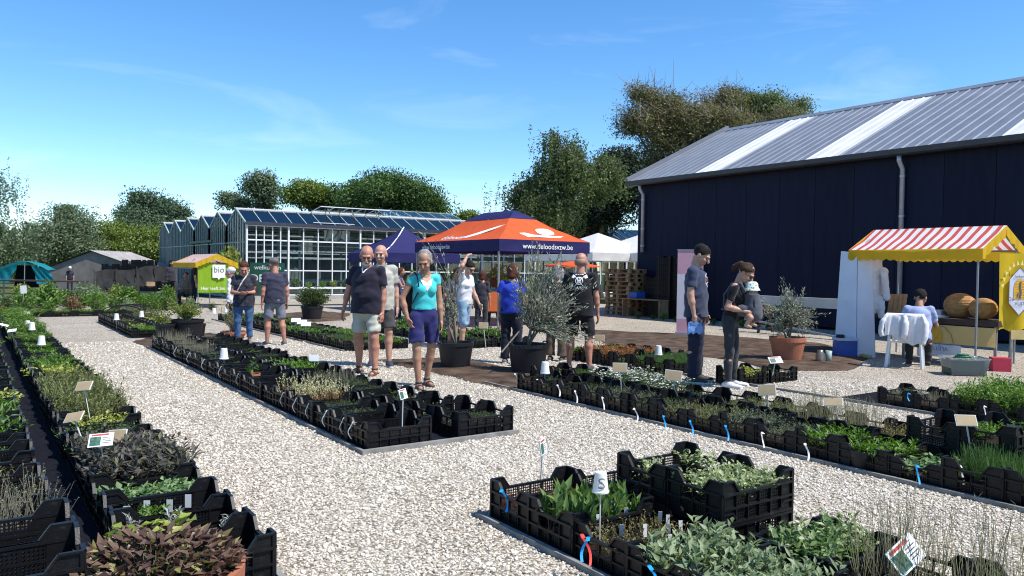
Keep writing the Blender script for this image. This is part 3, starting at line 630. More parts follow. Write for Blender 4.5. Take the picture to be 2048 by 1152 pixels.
def plant_parts(kind, c=(0,0), s=1.0, dens=1.0):
    ns, h, sp, lps, ll, lw, up, lm, sm, fl = PK[kind]; ns = max(3, int(ns*dens)); c = np.array([c[0], c[1], 0.])
    a = rng.uniform(0, 2*PI, ns); r = sp*np.sqrt(rng.random(ns))*s
    A = np.stack([r*np.cos(a)*.5, r*np.sin(a)*.5, np.zeros(ns)], 1)+c
    hh = h*s*rng.uniform(.55, 1.1, ns); Bt = A + np.stack([r*np.cos(a)*1.1+rng.normal(0, .12, ns)*hh, r*np.sin(a)*1.1+rng.normal(0, .12, ns)*hh, hh], 1)
    out = []
    if h > .09 and kind not in ('low',): out.append(stemset(A, Bt, .0022*s if kind != 'grass' else .0018, .0009) + (1,))
    k = lps; tt = np.linspace(.15 if h < .15 else .25, 1, k)[None, :, None] + rng.uniform(-.05, .05, (ns, k, 1))
    Bs = (A[:, None]*(1-tt)+Bt[:, None]*tt).reshape(-1, 3); n = len(Bs)
    az = rng.uniform(0, 2*PI, n); el = up + rng.normal(0, .35, n); D = np.stack([np.cos(az)*np.cos(el), np.sin(az)*np.cos(el), np.sin(el)], 1)
    if kind == 'redstem': keep = Bs[:, 2] < .10*s
    else: keep = np.ones(n, bool)
    Bs, D = Bs[keep], D[keep]; n = len(Bs)
    nr = np.tile(np.array([[0, 0, 1.]]), (n, 1)) if kind not in ('thyme','greythyme') else None
    out.append(leafset(Bs, D, ll*s*rng.uniform(.55, 1.25, n), lw*s*rng.uniform(.7, 1.2, n), .22, nr) + (0,))
    if fl:
        q = fl[3]; t2 = 1-np.abs(rng.normal(0, .16 if kind == 'redstem' else .02, (ns, q, 1))); P = (A[:, None]*(1-t2)+Bt[:, None]*t2).reshape(-1, 3)
        if kind == 'whiteflower': P = Bt[rng.random(ns) < .8].repeat(5, 0) + 0; ang = np.tile(np.arange(5)*2*PI/5, len(P)//5); D = np.stack([np.cos(ang), np.sin(ang), np.full(len(P), .15)], 1); out.append(leafset(P, D, fl[2], fl[2]*.8, .0, np.tile(np.array([[0,0,1.]]), (len(P),1))) + (2,))
        else: out.append(leafset(P, unit(len(P)), fl[2], fl[2]*.8, .3) + (2,))
    return out
def pmats(kind):
    fl = PK[kind][9]; return [PK[kind][7], PK[kind][8] or STEMM, M(fl[0], fl[1], .7, .1) if fl else STEMM, EARTH]
VAR = {}
def plant_variant(kind, i, s=1.0):
    k = (kind, i, round(s, 2))
    if k not in VAR: V, T, mi = merge(plant_parts(kind, s=s)); VAR[k] = npmesh(kind+'_plant', V, T, pmats(kind), mi)
    return VAR[k]
def fill_mesh(kind, i, s=1.0, cover=1.0):
    k = ('fill', kind, i, round(s, 2), cover)
    if k not in VAR:
        P = []
        for x in np.linspace(-.235, .235, 6):
            for y in np.linspace(-.14, .14, 4):
                if rng.random() < cover: P += plant_parts(kind, (x+rng.uniform(-.015,.015), y+rng.uniform(-.015,.015)), s*rng.uniform(.8, 1.2), .6)
        V, T, mi = merge(P)
        q = np.array([[-.285,-.185,-.004],[.285,-.185,-.004],[.285,.185,-.004],[-.285,.185,-.004]]); T = np.concatenate([T, np.array([[0,1,2],[0,2,3]])+len(V)]); V = np.concatenate([V, q]); mi = np.concatenate([mi, [3,3]])
        VAR[k] = npmesh(kind+'_tray', V, T, pmats(kind), mi)
    return VAR[k]
_b = MB(); _b.lathe([(.036,-.085),(.045,0),(.047,0),(.047,-.006)], 8); _b.mat(1).lathe([(.0445,-.006),(.001,-.004)], 8)
SMALLPOT = _b.mesh('pot', [POTBLK, EARTH])
LINE = {2: ('front','back'), 3: ('front','middle','back'), 4: ('front','second','third','back')}
def place_crate(x, y, kind, row, i, s=1.0, zs=1.0, stack=0, rz=None, single=False, where=None, cover=1.0, nx=5, ny=3):
    """crate with its content; x, y of the crate centre"""
    rz = random.uniform(-.02,.02) if rz is None else rz; z = .004
    pos = f'{nth(i)} from near end, {row}' if where is None else where
    for k in range(stack):
        crate((x, y, z), f'lower empty black crate of a stack, {pos}', rz, zs); z += .175*zs
    content = SAY[kind] if kind else None
    c = crate((x, y, z), (f'black crate of {content}, {pos}' if kind else f'empty black crate, {pos}'), rz, zs)
    if not kind: return c
    pz = z+.10*zs
    if single:
        grp = f'{content} in crate {pos}'
        for ix in range(nx):
            for iy in range(ny):
                if random.random() > cover: continue
                u, v = (ix-(nx-1)/2)*.55/nx, (iy-(ny-1)/2)*.35/ny
                u += random.uniform(-.012,.012); v += random.uniform(-.012,.012)
                px, py = x+u*math.cos(rz)-v*math.sin(rz), y+u*math.sin(rz)+v*math.cos(rz)
                o = ob('herb_plant', plant_variant(kind, (ix*7+iy*3) % 4, s), None, (px, py, pz+.01), random.uniform(0, 6.28), (random.uniform(.85,1.15),)*3)
                tag(o, f'{content}, {nth(ix)} of {LINE[ny][iy]} line, {nth(i)} crate, {row}', 'plant', grp); ob('pot', SMALLPOT, o)
    else:
        m = fill_mesh(kind, random.randint(0, 1), s, cover)
        o = ob('seedlings', m, None, (x, y, pz), rz + (PI if random.random() < .5 else 0)); tag(o, f'{content} growing in the crate, {pos}', None, None, 'stuff')
    return c
def row(name, x0, y0, kinds, pitch=.405, **kw):
    """kinds from the near end; each entry kind or (kind, dict)"""
    for i, k in enumerate(kinds):
        d = dict(kw)
        if isinstance(k, tuple): d.update(k[1]); k = k[0]
        if k == '-': continue
        if 'zs' not in d: d['zs'] = random.choice((.82,.9,1,1))
        place_crate(x0+.3+d.pop('dx', 0)+random.uniform(-.012,.012), y0+.2+pitch*i+d.pop('dy', 0), k, name, i, **d)
N = None
SG = dict(single=True)
# two rows along the left path
row('outer photo-edge row', -.24, 3.02, [(N,dict(stack=1)), (N,dict(stack=1)), (N,dict(stack=1)), (N,dict(zs=1)), ('wisp',dict(s=1.1)), ('wisp',dict(cover=.7)), ('thyme',dict(cover=.4)), ('brown',dict(cover=.6)), N, ('low',dict(cover=.5)), N, ('bright',dict(cover=.6)), ('palegreen',dict(s=1.5)), ('broad',dict(s=.9)), ('bright',{}), ('yellow',dict(s=1.5)), ('palegreen',dict(s=1.4)), 'thyme','bright','low','thyme','bright','low','low','thyme','bright'])
row('left path row', .60, 3.30, ['-', (N,dict(zs=1)), ('silver',dict(single=True,cover=.42,zs=1)), ('bright',dict(single=True,cover=.2,zs=1)), ('palegreen',dict(single=True,s=1.15)), ('purple',dict(single=True,s=1.2)), ('purple',dict(single=True,s=1.15)), ('purple',SG), ('thyme',dict(s=1.3)), ('thyme',dict(s=1.5)), ('yellow',dict(s=1.1)), ('stalk',dict(s=.9)), ('stalk',dict(s=1.0)), ('stalk',{}), ('stalk',{}), ('stalk',dict(s=.9)), ('stalk',dict(cover=.5)), N, ('yellow',{}), ('yellow',dict(s=1.4)), ('bright',dict(s=1.2)), ('bush',dict(s=.8)), N, N, ('thyme',{}), ('low',{}), ('bright',{})])
row('outer far row', -.24, 13.6, ['bright','low','bush','bright','low','palegreen','bright','thyme','bush','low','bright','bush','bright','low','bush','bright','thyme','bush','bright','low','bush','bright','low','bush','bright','bush'], zs=.9)
row('left path far row', .60, 14.3, ['low','bright','thyme','low',('bush',dict(s=.8)),'bright','low','thyme','bush','bright',('bush',dict(s=.9)),'low','bright','bush','thyme','bright','bush','low','bright','bush','bush','bright','low','bush'], zs=.9)
# the bed in the middle
row('middle bed front row', 2.70, 5.92, [('low',dict(cover=.12,zs=1)), (N,dict(zs=1)), ('thyme',dict(s=.9)), ('thyme',{}), ('redstem',dict(s=.9)), ('redstem',{}), ('thyme',dict(cover=.5)), N, N, N, ('thyme',dict(cover=.3)), N, N, ('low',dict(cover=.4)), ('thyme',{}), ('thyme',{}), ('greythyme',{}), ('wisp',dict(s=.8)), ('wisp',dict(s=.8)), ('greythyme',{}), ('wisp',dict(s=.8)), 'thyme','wisp'])
row('middle bed rear row', 3.36, 5.95, [('thyme',dict(s=.9,dx=.24,zs=1)), ('low',dict(cover=.3,dx=.2)), ('low',dict(cover=.5,dx=.08)), ('thyme',{}), ('low',dict(cover=.5)), ('thyme',{}), ('thyme',dict(s=1.3)), ('wisp',dict(s=.8)), 'thyme', ('low',dict(cover=.4)), ('bright',dict(s=1.0)), ('bright',{}), ('low',dict(cover=.5)), N, ('thyme',{}), N, ('low',{}), ('low',{}), N, ('low',{}), ('low',{}), N, ('thyme',{})])
# the near bed in front
row('corner bed edging row', 2.635, 1.93, [('greygreen',dict(single=True,zs=.9)), ('greygreen',dict(single=True,s=1.15,zs=.85)), ('brown',dict(s=.9,zs=.85)), ('broad',dict(single=True,s=1.0,nx=4,zs=1)), ('seedred',dict(zs=1,s=1.0))], pitch=.405)
row('corner bed gravel row', 3.30, 1.27, [('rush',dict(single=True,nx=4,ny=2,s=.8)), ('rush',dict(single=True,nx=4,ny=2,s=.8)), ('herbpale',dict(single=True,s=1.1,zs=.8)), ('varieg',dict(single=True,s=.95,dy=.19,zs=1,stack=1,nx=6,ny=4)), ('varieg',dict(single=True,cover=.3,zs=1,dy=.19,dx=-.02,stack=1)), ('varieg',dict(single=True,cover=.15,zs=.9,dy=.19,dx=-.05))], pitch=.41)
# the bed towards the warehouse
row('long bed edging row', 5.72, 1.10, ['grass', 'grass', ('grass',dict(s=1.1)), ('grass',SG), ('palegreen',dict(s=1.0,zs=.7)), ('bright',dict(s=1.0)), ('bright',{}), ('greythyme',dict(s=1.2)), ('greythyme',dict(s=1.4)), ('straw',dict(s=1.1)), ('straw',{}), ('thyme',{}), ('greythyme',{}), ('greythyme',{}), ('thyme',dict(cover=.7)), ('low',dict(cover=.4)), ('thyme',dict(cover=.3))])
row('long bed inner row', 6.38, 1.30, ['grass', ('grass',dict(s=1.15)), ('bright',dict(s=.8)), ('bright',dict(cover=.4,stack=1)), (N,dict(stack=1)), ('brown',dict(s=1.1)), ('rush',dict(s=.62)), ('rush',dict(s=.6)), ('straw',dict(s=1.2)), ('straw',{}), N, ('thyme',dict(s=1.2)), ('whiteflower',dict(s=1.1)), ('whiteflower',dict(s=1.2)), ('whiteflower',dict(s=1.0)), N, ('grass',dict(s=.5)), ('low',dict(cover=.4))])
# the bed before the beekeepers
row('bee stall front row', 8.78, 2.1, [('bush',dict(s=.9)), ('bush',{}), ('bush',dict(s=1.1)), ('bush',dict(s=1.05)), ('bush',dict(s=1.1)), ('wisp',dict(s=.6)), ('greythyme',{})])
row('bee stall back row', 9.40, 2.1, [('bright',{}), ('bush',{}), ('bush',dict(s=1.0)), ('bush',dict(s=1.1)), ('bush',{})])
place_crate(8.82, 6.92, 'yellow', '', 0, where='alone by terracotta olive pot', s=1.1, zs=1)
place_crate(9.46, 6.90, 'low', '', 0, where='against the lone golden-leaf crate', cover=.4, zs=.8)
row('sedum bed front row', 8.45, 7.95, [('grass',dict(s=1.0)), ('grass',dict(s=.9)), ('low',{}), ('sedum',dict(s=1.2)), ('sedum',dict(s=1.3)), ('bright',dict(s=1.1))], pitch=.41)
row('sedum bed back row', 9.10, 8.4, [('grass',dict(s=.8)), N, ('sedum',dict(s=.9)), ('sedum',dict(s=.9)), ('bright',{})], pitch=.41)
# beds further down the yard
def mixed(n, L): return [random.choice(L) for _ in range(n)]
row('walkers bed front row', 5.62, 13.25, [('straw',dict(s=.9)), ('grass',dict(s=1.0)), ('straw',{})] + mixed(19, ['low','thyme','bright','thyme','low']), zs=.8)
row('walkers bed back row', 6.26, 13.22, ['bright','bright','low'] + mixed(19, ['low','bright','thyme','greythyme']), zs=.7)
row('olive pot front row', 7.9, 12.6, mixed(12, ['low','bright','palegreen','thyme']), zs=.8)
row('olive pot back row', 8.6, 12.5, mixed(12, ['bright','palegreen','low','broad']), zs=.8)
row('bush pot front row', 2.74, 17.55, ['bright','bright','low','yellow','thyme'] + mixed(8, ['low','thyme','brown','low']), zs=.9)
row('bush pot back row', 3.40, 17.75, ['low','thyme','low','yellow'] + mixed(8, ['stalk','low','yellow','thyme']), zs=.9)
# ================================================================== figures: smooth bodies from blended volumes
from mathutils.bvhtree import BVHTree
def A3(v): return np.array(v, dtype=np.float32)
def rc(a, b, ra, rb, S=(1,1,1), cuts=()): return ('rc', A3(a), A3(b), ra, rb, A3(S), cuts)
def el(c, r, R=None, cuts=()): return ('el', A3(c), A3(r), R, cuts)
def surfnet(f, org, vox):
    s = f < 0; n = np.zeros(tuple(d-1 for d in f.shape), np.int8)
    cs = [(i, j, k) for i in (0,1) for j in (0,1) for k in (0,1)]
    sl = lambda c: tuple(slice(o, o+d) for o, d in zip(c, n.shape))
    for c in cs: n += s[sl(c)]
    act = (n > 0) & (n < 8); idx = np.full(n.shape, -1, np.int64); idx[act] = np.arange(act.sum())
    P = np.argwhere(act).astype(np.float32); acc = np.zeros_like(P); cnt = np.zeros((len(P), 1), np.float32)
    val = {c: f[sl(c)][act] for c in cs}
    for c in cs:
        for ax in range(3):
            if c[ax]: continue
            d = list(c); d[ax] = 1; a, b = val[c], val[tuple(d)]; m = (a < 0) != (b < 0)
            t = np.where(m, a/np.where(np.abs(a-b) < 1e-9, 1e-9, a-b), 0)[:, None]
            q = np.array(c, np.float32) + t*(np.array(d, np.float32)-np.array(c, np.float32)); acc += np.where(m[:, None], q, 0); cnt += m[:, None]
    V = org + vox*(P + acc/np.maximum(cnt, 1)); Fs = []
    for ax in range(3):
        o = [slice(1, -1)]*3; o[ax] = slice(0, -1); a = s[tuple(o)]; o2 = list(o); o2[ax] = slice(1, None); b = s[tuple(o2)]
        e = np.argwhere(a != b)
        if not len(e): continue
        sg = a[tuple(e.T)]; u, v = (ax+1) % 3, (ax+2) % 3
        base = e.copy(); base[:, u] += 1; base[:, v] += 1
        def cell(du, dv):
            c = base.copy(); c[:, u] += du; c[:, v] += dv; return idx[tuple(c.T)]
        q = np.stack([cell(-1,-1), cell(0,-1), cell(0,0), cell(-1,0)], 1); q[~sg] = q[~sg][:, ::-1]; Fs.append(q)
    Fq = np.concatenate(Fs); return V, Fq[(Fq >= 0).all(1)]
def volume(prims, vox, k=.025, wrinkle=0.0, seed=0):
    los, his = [], []
    for p in prims:
        if p[0] == 'rc': m = max(p[3], p[4])*p[5].max(); los.append(np.minimum(p[1], p[2])-m); his.append(np.maximum(p[1], p[2])+m)
        else: m = p[2].max() if p[3] is not None else p[2]; los.append(p[1]-m); his.append(p[1]+m)
    pad = k+2.5*vox; lo = np.min(los, 0)-pad; hi = np.max(his, 0)+pad; dim = np.ceil((hi-lo)/vox).astype(int)+1
    f = np.full(tuple(dim), .25, np.float32); ax = [lo[i]+vox*np.arange(dim[i], dtype=np.float32) for i in range(3)]
    for p, l, h in zip(prims, los, his):
        i0 = np.maximum(((l-pad-lo)/vox).astype(int), 0); i1 = np.minimum(((h+pad-lo)/vox).astype(int)+2, dim); sl = tuple(slice(a, b) for a, b in zip(i0, i1))
        X, Y, Z = np.meshgrid(*[ax[i][sl[i]] for i in range(3)], indexing='ij', copy=False)
        if p[0] == 'rc':
            _, a, b, ra, rb, Sc, cuts = p; ba = b-a; L2 = float((ba*ba).sum())+1e-9
            t = np.clip(((X-a[0])*ba[0]+(Y-a[1])*ba[1]+(Z-a[2])*ba[2])/L2, 0, 1)
            d = np.sqrt(((X-a[0]-t*ba[0])/Sc[0])**2+((Y-a[1]-t*ba[1])/Sc[1])**2+((Z-a[2]-t*ba[2])/Sc[2])**2) - (ra+t*(rb-ra))
        else:
            _, c, r, R, cuts = p; x, y, z = X-c[0], Y-c[1], Z-c[2]
            if R is not None: R = np.array(R); x, y, z = (R[0,0]*x+R[1,0]*y+R[2,0]*z, R[0,1]*x+R[1,1]*y+R[2,1]*z, R[0,2]*x+R[1,2]*y+R[2,2]*z)
            k0 = np.sqrt((x/r[0])**2+(y/r[1])**2+(z/r[2])**2); k1 = np.sqrt((x/r[0]**2)**2+(y/r[1]**2)**2+(z/r[2]**2)**2)+1e-6; d = k0*(k0-1)/k1
        for pt, nn in cuts: d = np.maximum(d, (X-pt[0])*nn[0]+(Y-pt[1])*nn[1]+(Z-pt[2])*nn[2])
        g = f[sl]; hh = np.clip(.5+.5*(g-d)/k, 0, 1); f[sl] = g*(1-hh)+d*hh - k*hh*(1-hh)
    if wrinkle:
        X, Y, Z = np.meshgrid(*ax, indexing='ij', copy=False); w = seed*1.7
        q = 2.2*np.sin(9*X+5*Z+w)+1.8*np.sin(11*Y-7*X+2*w)
        f += wrinkle*(.6*np.sin(34*Z+13*X+q+w) + .5*np.sin(27*X-21*Z+9*Y+1.4*q) + .35*np.sin(61*Z-30*Y+q*1.7))
    return surfnet(f, lo, vox)
def dirv(v): v = Vector(v); return v/v.length
SKIN = {}
def skin(n, c): 
    if n not in SKIN: 
        m, nn, l, p = nodes(n); p.inputs['Base Color'].default_value = c+(1,); p.inputs['Roughness'].default_value = .5; p.inputs['Subsurface Weight'].default_value = .12; p.inputs['Subsurface Radius'].default_value = (.02,.008,.004); p.inputs['Specular IOR Level'].default_value = .4
        t = nn.new('ShaderNodeTexCoord'); z = nn.new('ShaderNodeTexNoise'); z.inputs['Scale'].default_value = 14; z.inputs['Detail'].default_value = 5; l.new(t.outputs['Object'], z.inputs['Vector']); r = nn.new('ShaderNodeValToRGB'); e = r.color_ramp.elements
        e[0].position = .35; e[1].position = .7; e[0].color = (c[0]*.84, c[1]*.74, c[2]*.70, 1); e[1].color = (c[0]*1.06, c[1]*1.06, c[2]*1.06, 1); l.new(z.outputs[0], r.inputs[0]); l.new(r.outputs[0], p.inputs['Base Color'])
        SKIN[n] = m
    return SKIN[n]
def fabric(name, col, var=.1, dots=None, dscale=60, dsize=.25, dcol2=None):
    if name in MATS: return MATS[name]
    m = M(name, col, .85, var, 9, .25, 260, spec=.2, sheen=.15)
    if dots:
        n, l = m.node_tree.nodes, m.node_tree.links; p = n['Principled BSDF']; t = n.new('ShaderNodeTexCoord'); v = n.new('ShaderNodeTexVoronoi'); v.inputs['Scale'].default_value = dscale; l.new(t.outputs['Object'], v.inputs['Vector'])
        r = n.new('ShaderNodeValToRGB'); r.color_ramp.interpolation = 'CONSTANT'; r.color_ramp.elements[0].color = (1,1,1,1); r.color_ramp.elements[1].position = dsize; r.color_ramp.elements[1].color = (0,0,0,1); l.new(v.outputs['Distance'], r.inputs[0])
        old = p.inputs['Base Color'].links[0].from_socket; mx = n.new('ShaderNodeMix'); mx.data_type = 'RGBA'; l.new(r.outputs[0], mx.inputs[0]); l.new(old, mx.inputs[6]); mx.inputs[7].default_value = dots+(1,)
        if dcol2:
            sp = n.new('ShaderNodeSeparateColor'); l.new(v.outputs['Color'], sp.inputs[0]); r3 = n.new('ShaderNodeValToRGB'); r3.color_ramp.interpolation = 'CONSTANT'; r3.color_ramp.elements[0].color = dots+(1,); r3.color_ramp.elements[1].position = .6; r3.color_ramp.elements[1].color = dcol2+(1,); l.new(sp.outputs[0], r3.inputs[0]); l.new(r3.outputs[0], mx.inputs[7])
        l.new(mx.outputs[2], p.inputs['Base Color'])
    return m
EYE = M('dark_eye', (.02,.016,.014), .2, .05); SOLE = M('shoe_sole', (.55,.54,.51), .7, .1); LEATHER = M('brown_leather', (.085,.05,.03), .6, .2, 9, .2)
LENS = M('dark_lens', (.01,.01,.012), .1, .05)
def heading(a):
    """body turned so that it faces a degrees from the camera: 0 towards it, 90 to the right of the picture, 180 away"""
    a = math.radians(a); d = -_f0*math.cos(a) + _r0*math.sin(a); return math.atan2(-d.x, d.y)
def person(label, foot, face, H, skinm, top=None, bottom=None, shoes=None, hair=None, build=1.0, belly=0.0, lean=0.0, head=(0, 0), arms=None, legs=None, vox=.012, root=None, bust=0.0, beard=None, glasses=None, group=None, hips=1.0):
    """one standing, walking or seated figure. Body frame: x to its right, y ahead, z up."""
    k = H/1.75; t = thing('person', label, 'person', (foot[0], foot[1], 0), heading(face), group)
    legs = legs or {}; arms = arms or {}
    u = Vector((0, math.sin(lean), math.cos(lean))); fwd = Vector((0, math.cos(lean), -math.sin(lean))); rt = Vector((1,0,0))
    J = {}; P0 = Vector((0, 0, 0)); J['p'] = P0
    tl, sl_, ah = .245*H, .246*H, .042*H
    for s, n in ((1, 'R'), (-1, 'L')):
        th, sh = legs.get(n, ((s*.04, .03, -1), (s*.01, -.04, -1))); h = Vector((s*.092*k*hips, 0, -.02*k)); J['h'+n] = h; J['k'+n] = h + dirv(th)*tl; J['a'+n] = J['k'+n] + dirv(sh)*sl_
    zoff = -min(J['aR'].z, J['aL'].z) + ah if root is None else root
    for n in list(J): J[n] = J[n] + Vector((0, 0, zoff))
    P0 = J['p']; P1 = P0+u*.10*H; P2 = P0+u*.195*H; P3 = P0+u*.295*H
    J['n'] = P3
    for s, n in ((1, 'R'), (-1, 'L')):
        ua, fa = arms.get(n, ((s*.16, -.06, -1), (s*.06, .14, -1)))[:2]; sh = P2 + u*.078*H + rt*(s*.094*H*build**.55) - u*.012*H - fwd*.005; J['s'+n] = sh
        J['e'+n] = sh + dirv(ua)*.172*H; J['w'+n] = J['e'+n] + dirv(fa)*.150*H
    # head frame
    hy, hp = math.radians(head[0]), math.radians(head[1])
    HR = Matrix.Rotation(-hy, 3, 'Z') @ Matrix.Rotation(-hp, 3, 'X'); hk = k**.6*1.14; 
    nk = P3 + u*.045*H + fwd*.012; HC = nk + HR @ Vector((0, .018, .074*hk)); HRn = np.array(HR)
    hl = lambda x, y, z: HC + HR @ (Vector((x, y, z))*hk)
    hel = lambda c, r, cuts=(): el(hl(*c), [q*hk for q in r], HRn, cuts)
    b2 = build
    headp = [hel((0,-.014,.032), (.076,.096,.086)), hel((0,.018,-.022), (.064,.074,.086)), hel((0,.036,-.078), (.046,.048,.034)), hel((0,.078,.024), (.05,.02,.012)),
             rc(hl(0,.094,.004), hl(0,.112,-.028), .009*hk, .0145*hk), hel((.078,-.006,-.012), (.011,.022,.032)), hel((-.078,-.006,-.012), (.011,.022,.032)), hel((0,.086,-.062), (.023,.012,.009)),
             hel((.038,.068,-.028), (.022,.022,.022)), hel((-.038,.068,-.028), (.022,.022,.022)),
             rc(hl(0,-.02,-.06), P3-u*.01, .054*k, .062*k*b2**.5)]
    pieces = [volume(headp, .0065 if vox < .016 else .011, .014) + (0,)]
    # limbs and trunk under the clothes
    bp = [rc(P0, P2, .10*k*b2**.5, .11*k*b2**.5, (1.15,.85,1)), rc(P2, P3, .11*k, .06*k, (1.15,.8,1)), rc(J['sL'], J['sR'], .046*k, .046*k)]
    for n, s in (('R', 1), ('L', -1)):
        bp += [rc(J['s'+n], J['e'+n], .048*k*b2**.5, .040*k*b2**.4), rc(J['e'+n], J['e'+n].lerp(J['w'+n], .35), .040*k*b2**.4, .042*k*b2**.4), rc(J['e'+n].lerp(J['w'+n], .35), J['w'+n], .038*k, .024*k)]
        kn, an = J['k'+n], J['a'+n]; bk = (an-kn).cross(rt); bk = bk.normalized() if bk.length > 0 else Vector((0,-1,0))
        bk = bk if bk.y < .2 else -bk
        bp += [rc(J['h'+n], kn, .080*k*b2**.4, .056*k*b2**.4), rc(kn, kn.lerp(an, .3)+bk*.014*k, .054*k*b2**.3, .058*k*b2**.4), rc(kn.lerp(an, .3)+bk*.014*k, an, .057*k*b2**.4, .034*k)]
        sd = dirv((an-kn)); ft = Vector((s*.10, 1, 0)).normalized()
        if shoes is None or shoes[0] in ('sandal', 'barefoot'): bp += [rc(an, an-Vector((0,0,.022*k))-ft*.03*k, .034*k, .030*k), rc(an-Vector((0,0,.03*k)), an+ft*.15*k-Vector((0,0,.048*k)), .034*k, .022*k, (1.25,1,.8))]
    pieces.append(volume(bp, vox, .02) + (0,))
    # hands with five fingers
    for n, s in (('R', 1), ('L', -1)):
        spec = arms.get(n); hd = spec[2] if spec and len(spec) > 2 else None; hide = spec and len(spec) > 3 and spec[3] == 'pocket'
        w = J['w'+n]; d = dirv(hd) if hd else dirv((w-J['e'+n])*.9+Vector((0,.02,-.02)))
        th = Vector((-s*.25, 1, .2)); th = (th-d*th.dot(d)).normalized(); m = d.cross(th)*(1 if s > 0 else -1)
        R = np.array(Matrix((th, d, m)).transposed()); hp_ = [el(w+d*.05*k, (.040*k,.054*k,.017*k), R), rc(w-d*.02, w+d*.02*k, .024*k, .026*k)]
        inw = m if m.x*s < 0 else -m
        for q, (o, ln) in enumerate(((.030,.036),(.011,.041),(-.010,.038),(-.029,.030))):
            a = w + d*.092*k + th*o*k; b_ = a + (d+inw*.35).normalized()*ln*k; c_ = b_ + (d*.6+inw*.9).normalized()*ln*.8*k; hp_ += [rc(a-d*.02, b_, .0098*k, .0085*k), rc(b_, c_, .0085*k, .007*k)]
        a = w+d*.022*k+th*.024*k; b_ = a+(d*.7+th*.75).normalized()*.04*k; hp_ += [rc(a, b_, .0125*k, .0105*k), rc(b_, b_+(d+th*.15+inw*.2).normalized()*.032*k, .0105*k, .008*k)]
        pieces.append(volume(hp_, .0055 if vox < .016 else .01, .008) + (0,))
    ey = [volume([hel((sx*.031,.083,.0), (.013,.009,.0065))], .004, .004) + (1,) for sx in (-1, 1)] + [volume([hel((sx*.032,.088,.021), (.018,.006,.0045))], .004, .004) + (1,) for sx in (-1, 1)] + [volume([hel((0,.0975,-.064), (.019,.004,.0032))], .003, .003) + (1,)] if vox < .016 else []
    V, Q, mi = merge(pieces+ey); ob('body', npmesh('body', V, Q, [skinm, EYE], mi, True, 4), t)
    def wear(name, prims, m, v=None, kk=.02, wr=0.0, seed=0):
        V, Q = volume(prims, v or vox, kk, wr, seed); return ob(name, npmesh(name, V, Q, m, None, True, 4), t)
    # upper garment
    if top:
        lo = top.get('loose', .012)*k; hem = P0 - u*top.get('drop', .05)*H*.6; cut = ((tuple(hem), tuple(-u)),)
        nkc = ((tuple(P3+u*.012*H+fwd*(.03)), tuple((u*.85+fwd*.5).normalized())),)
        bl = fwd*belly; pr = [rc(hem-u*.05, P1, .122*k*b2*hips+lo, (.118*k*b2)+lo, (1.3,.92,1), cut), rc(P1, P2, .118*k*b2+lo, .122*k*b2**.8+lo, (1.26,.9,1)), rc(P2, P3-u*.035*H, .118*k*b2**.7+lo, .06*k+lo*.5, (1.24,.88,1), nkc), rc(J['sL'], P3-u*.028*H, .040*k*b2**.6+lo, .05*k, (1,1,1), nkc), rc(J['sR'], P3-u*.028*H, .040*k*b2**.6+lo, .05*k, (1,1,1), nkc)]
        if belly: pr.append(el(P0.lerp(P1, .75)+fwd*belly*.75, (.145*k*b2, .085+belly*.75, .15*k), None, cut))
        if bust: pr += [el(P2-u*.02*H+fwd*.075*k+rt*(s*.07*k), (.068*k, .05*k+bust, .068*k)) for s in (-1, 1)]
        for n, s in (('R', 1), ('L', -1)):
            L = top.get('sleeve', .6); sh, e, w = J['s'+n], J['e'+n], J['w'+n]; rr = .046*k*b2**.5+lo*.8
            if L <= 1: c = sh.lerp(e, L); pr.append(rc(sh, sh.lerp(e, min(L+.15, 1.1)), rr, rr*top.get('flare', 1.02), (1,1,1), ((tuple(c), tuple((e-sh).normalized())),)))
            else: pr += [rc(sh, e, rr, rr*.86), rc(e, e.lerp(w, L-1), rr*.86, rr*.72, (1,1,1), ((tuple(e.lerp(w, L-1)), tuple((w-e).normalized())),))]
        wear('shirt', pr, top['mat'], None, .022, top.get('wrinkle', .006), len(label))
        if top.get('collar'):
            c = MB(); 
            for s in (-1, 1): c.prism([(0,0),(s*.075,.035),(s*.085,.0),(s*.035,-.055)] if s > 0 else [(0,0),(s*.035,-.055),(s*.085,.0),(s*.075,.035)], .012, mtx=Matrix((rt, -fwd, u)).transposed(), c=P3+fwd*.085*k-u*.008)
            c.build('collar', top['collar'], t)
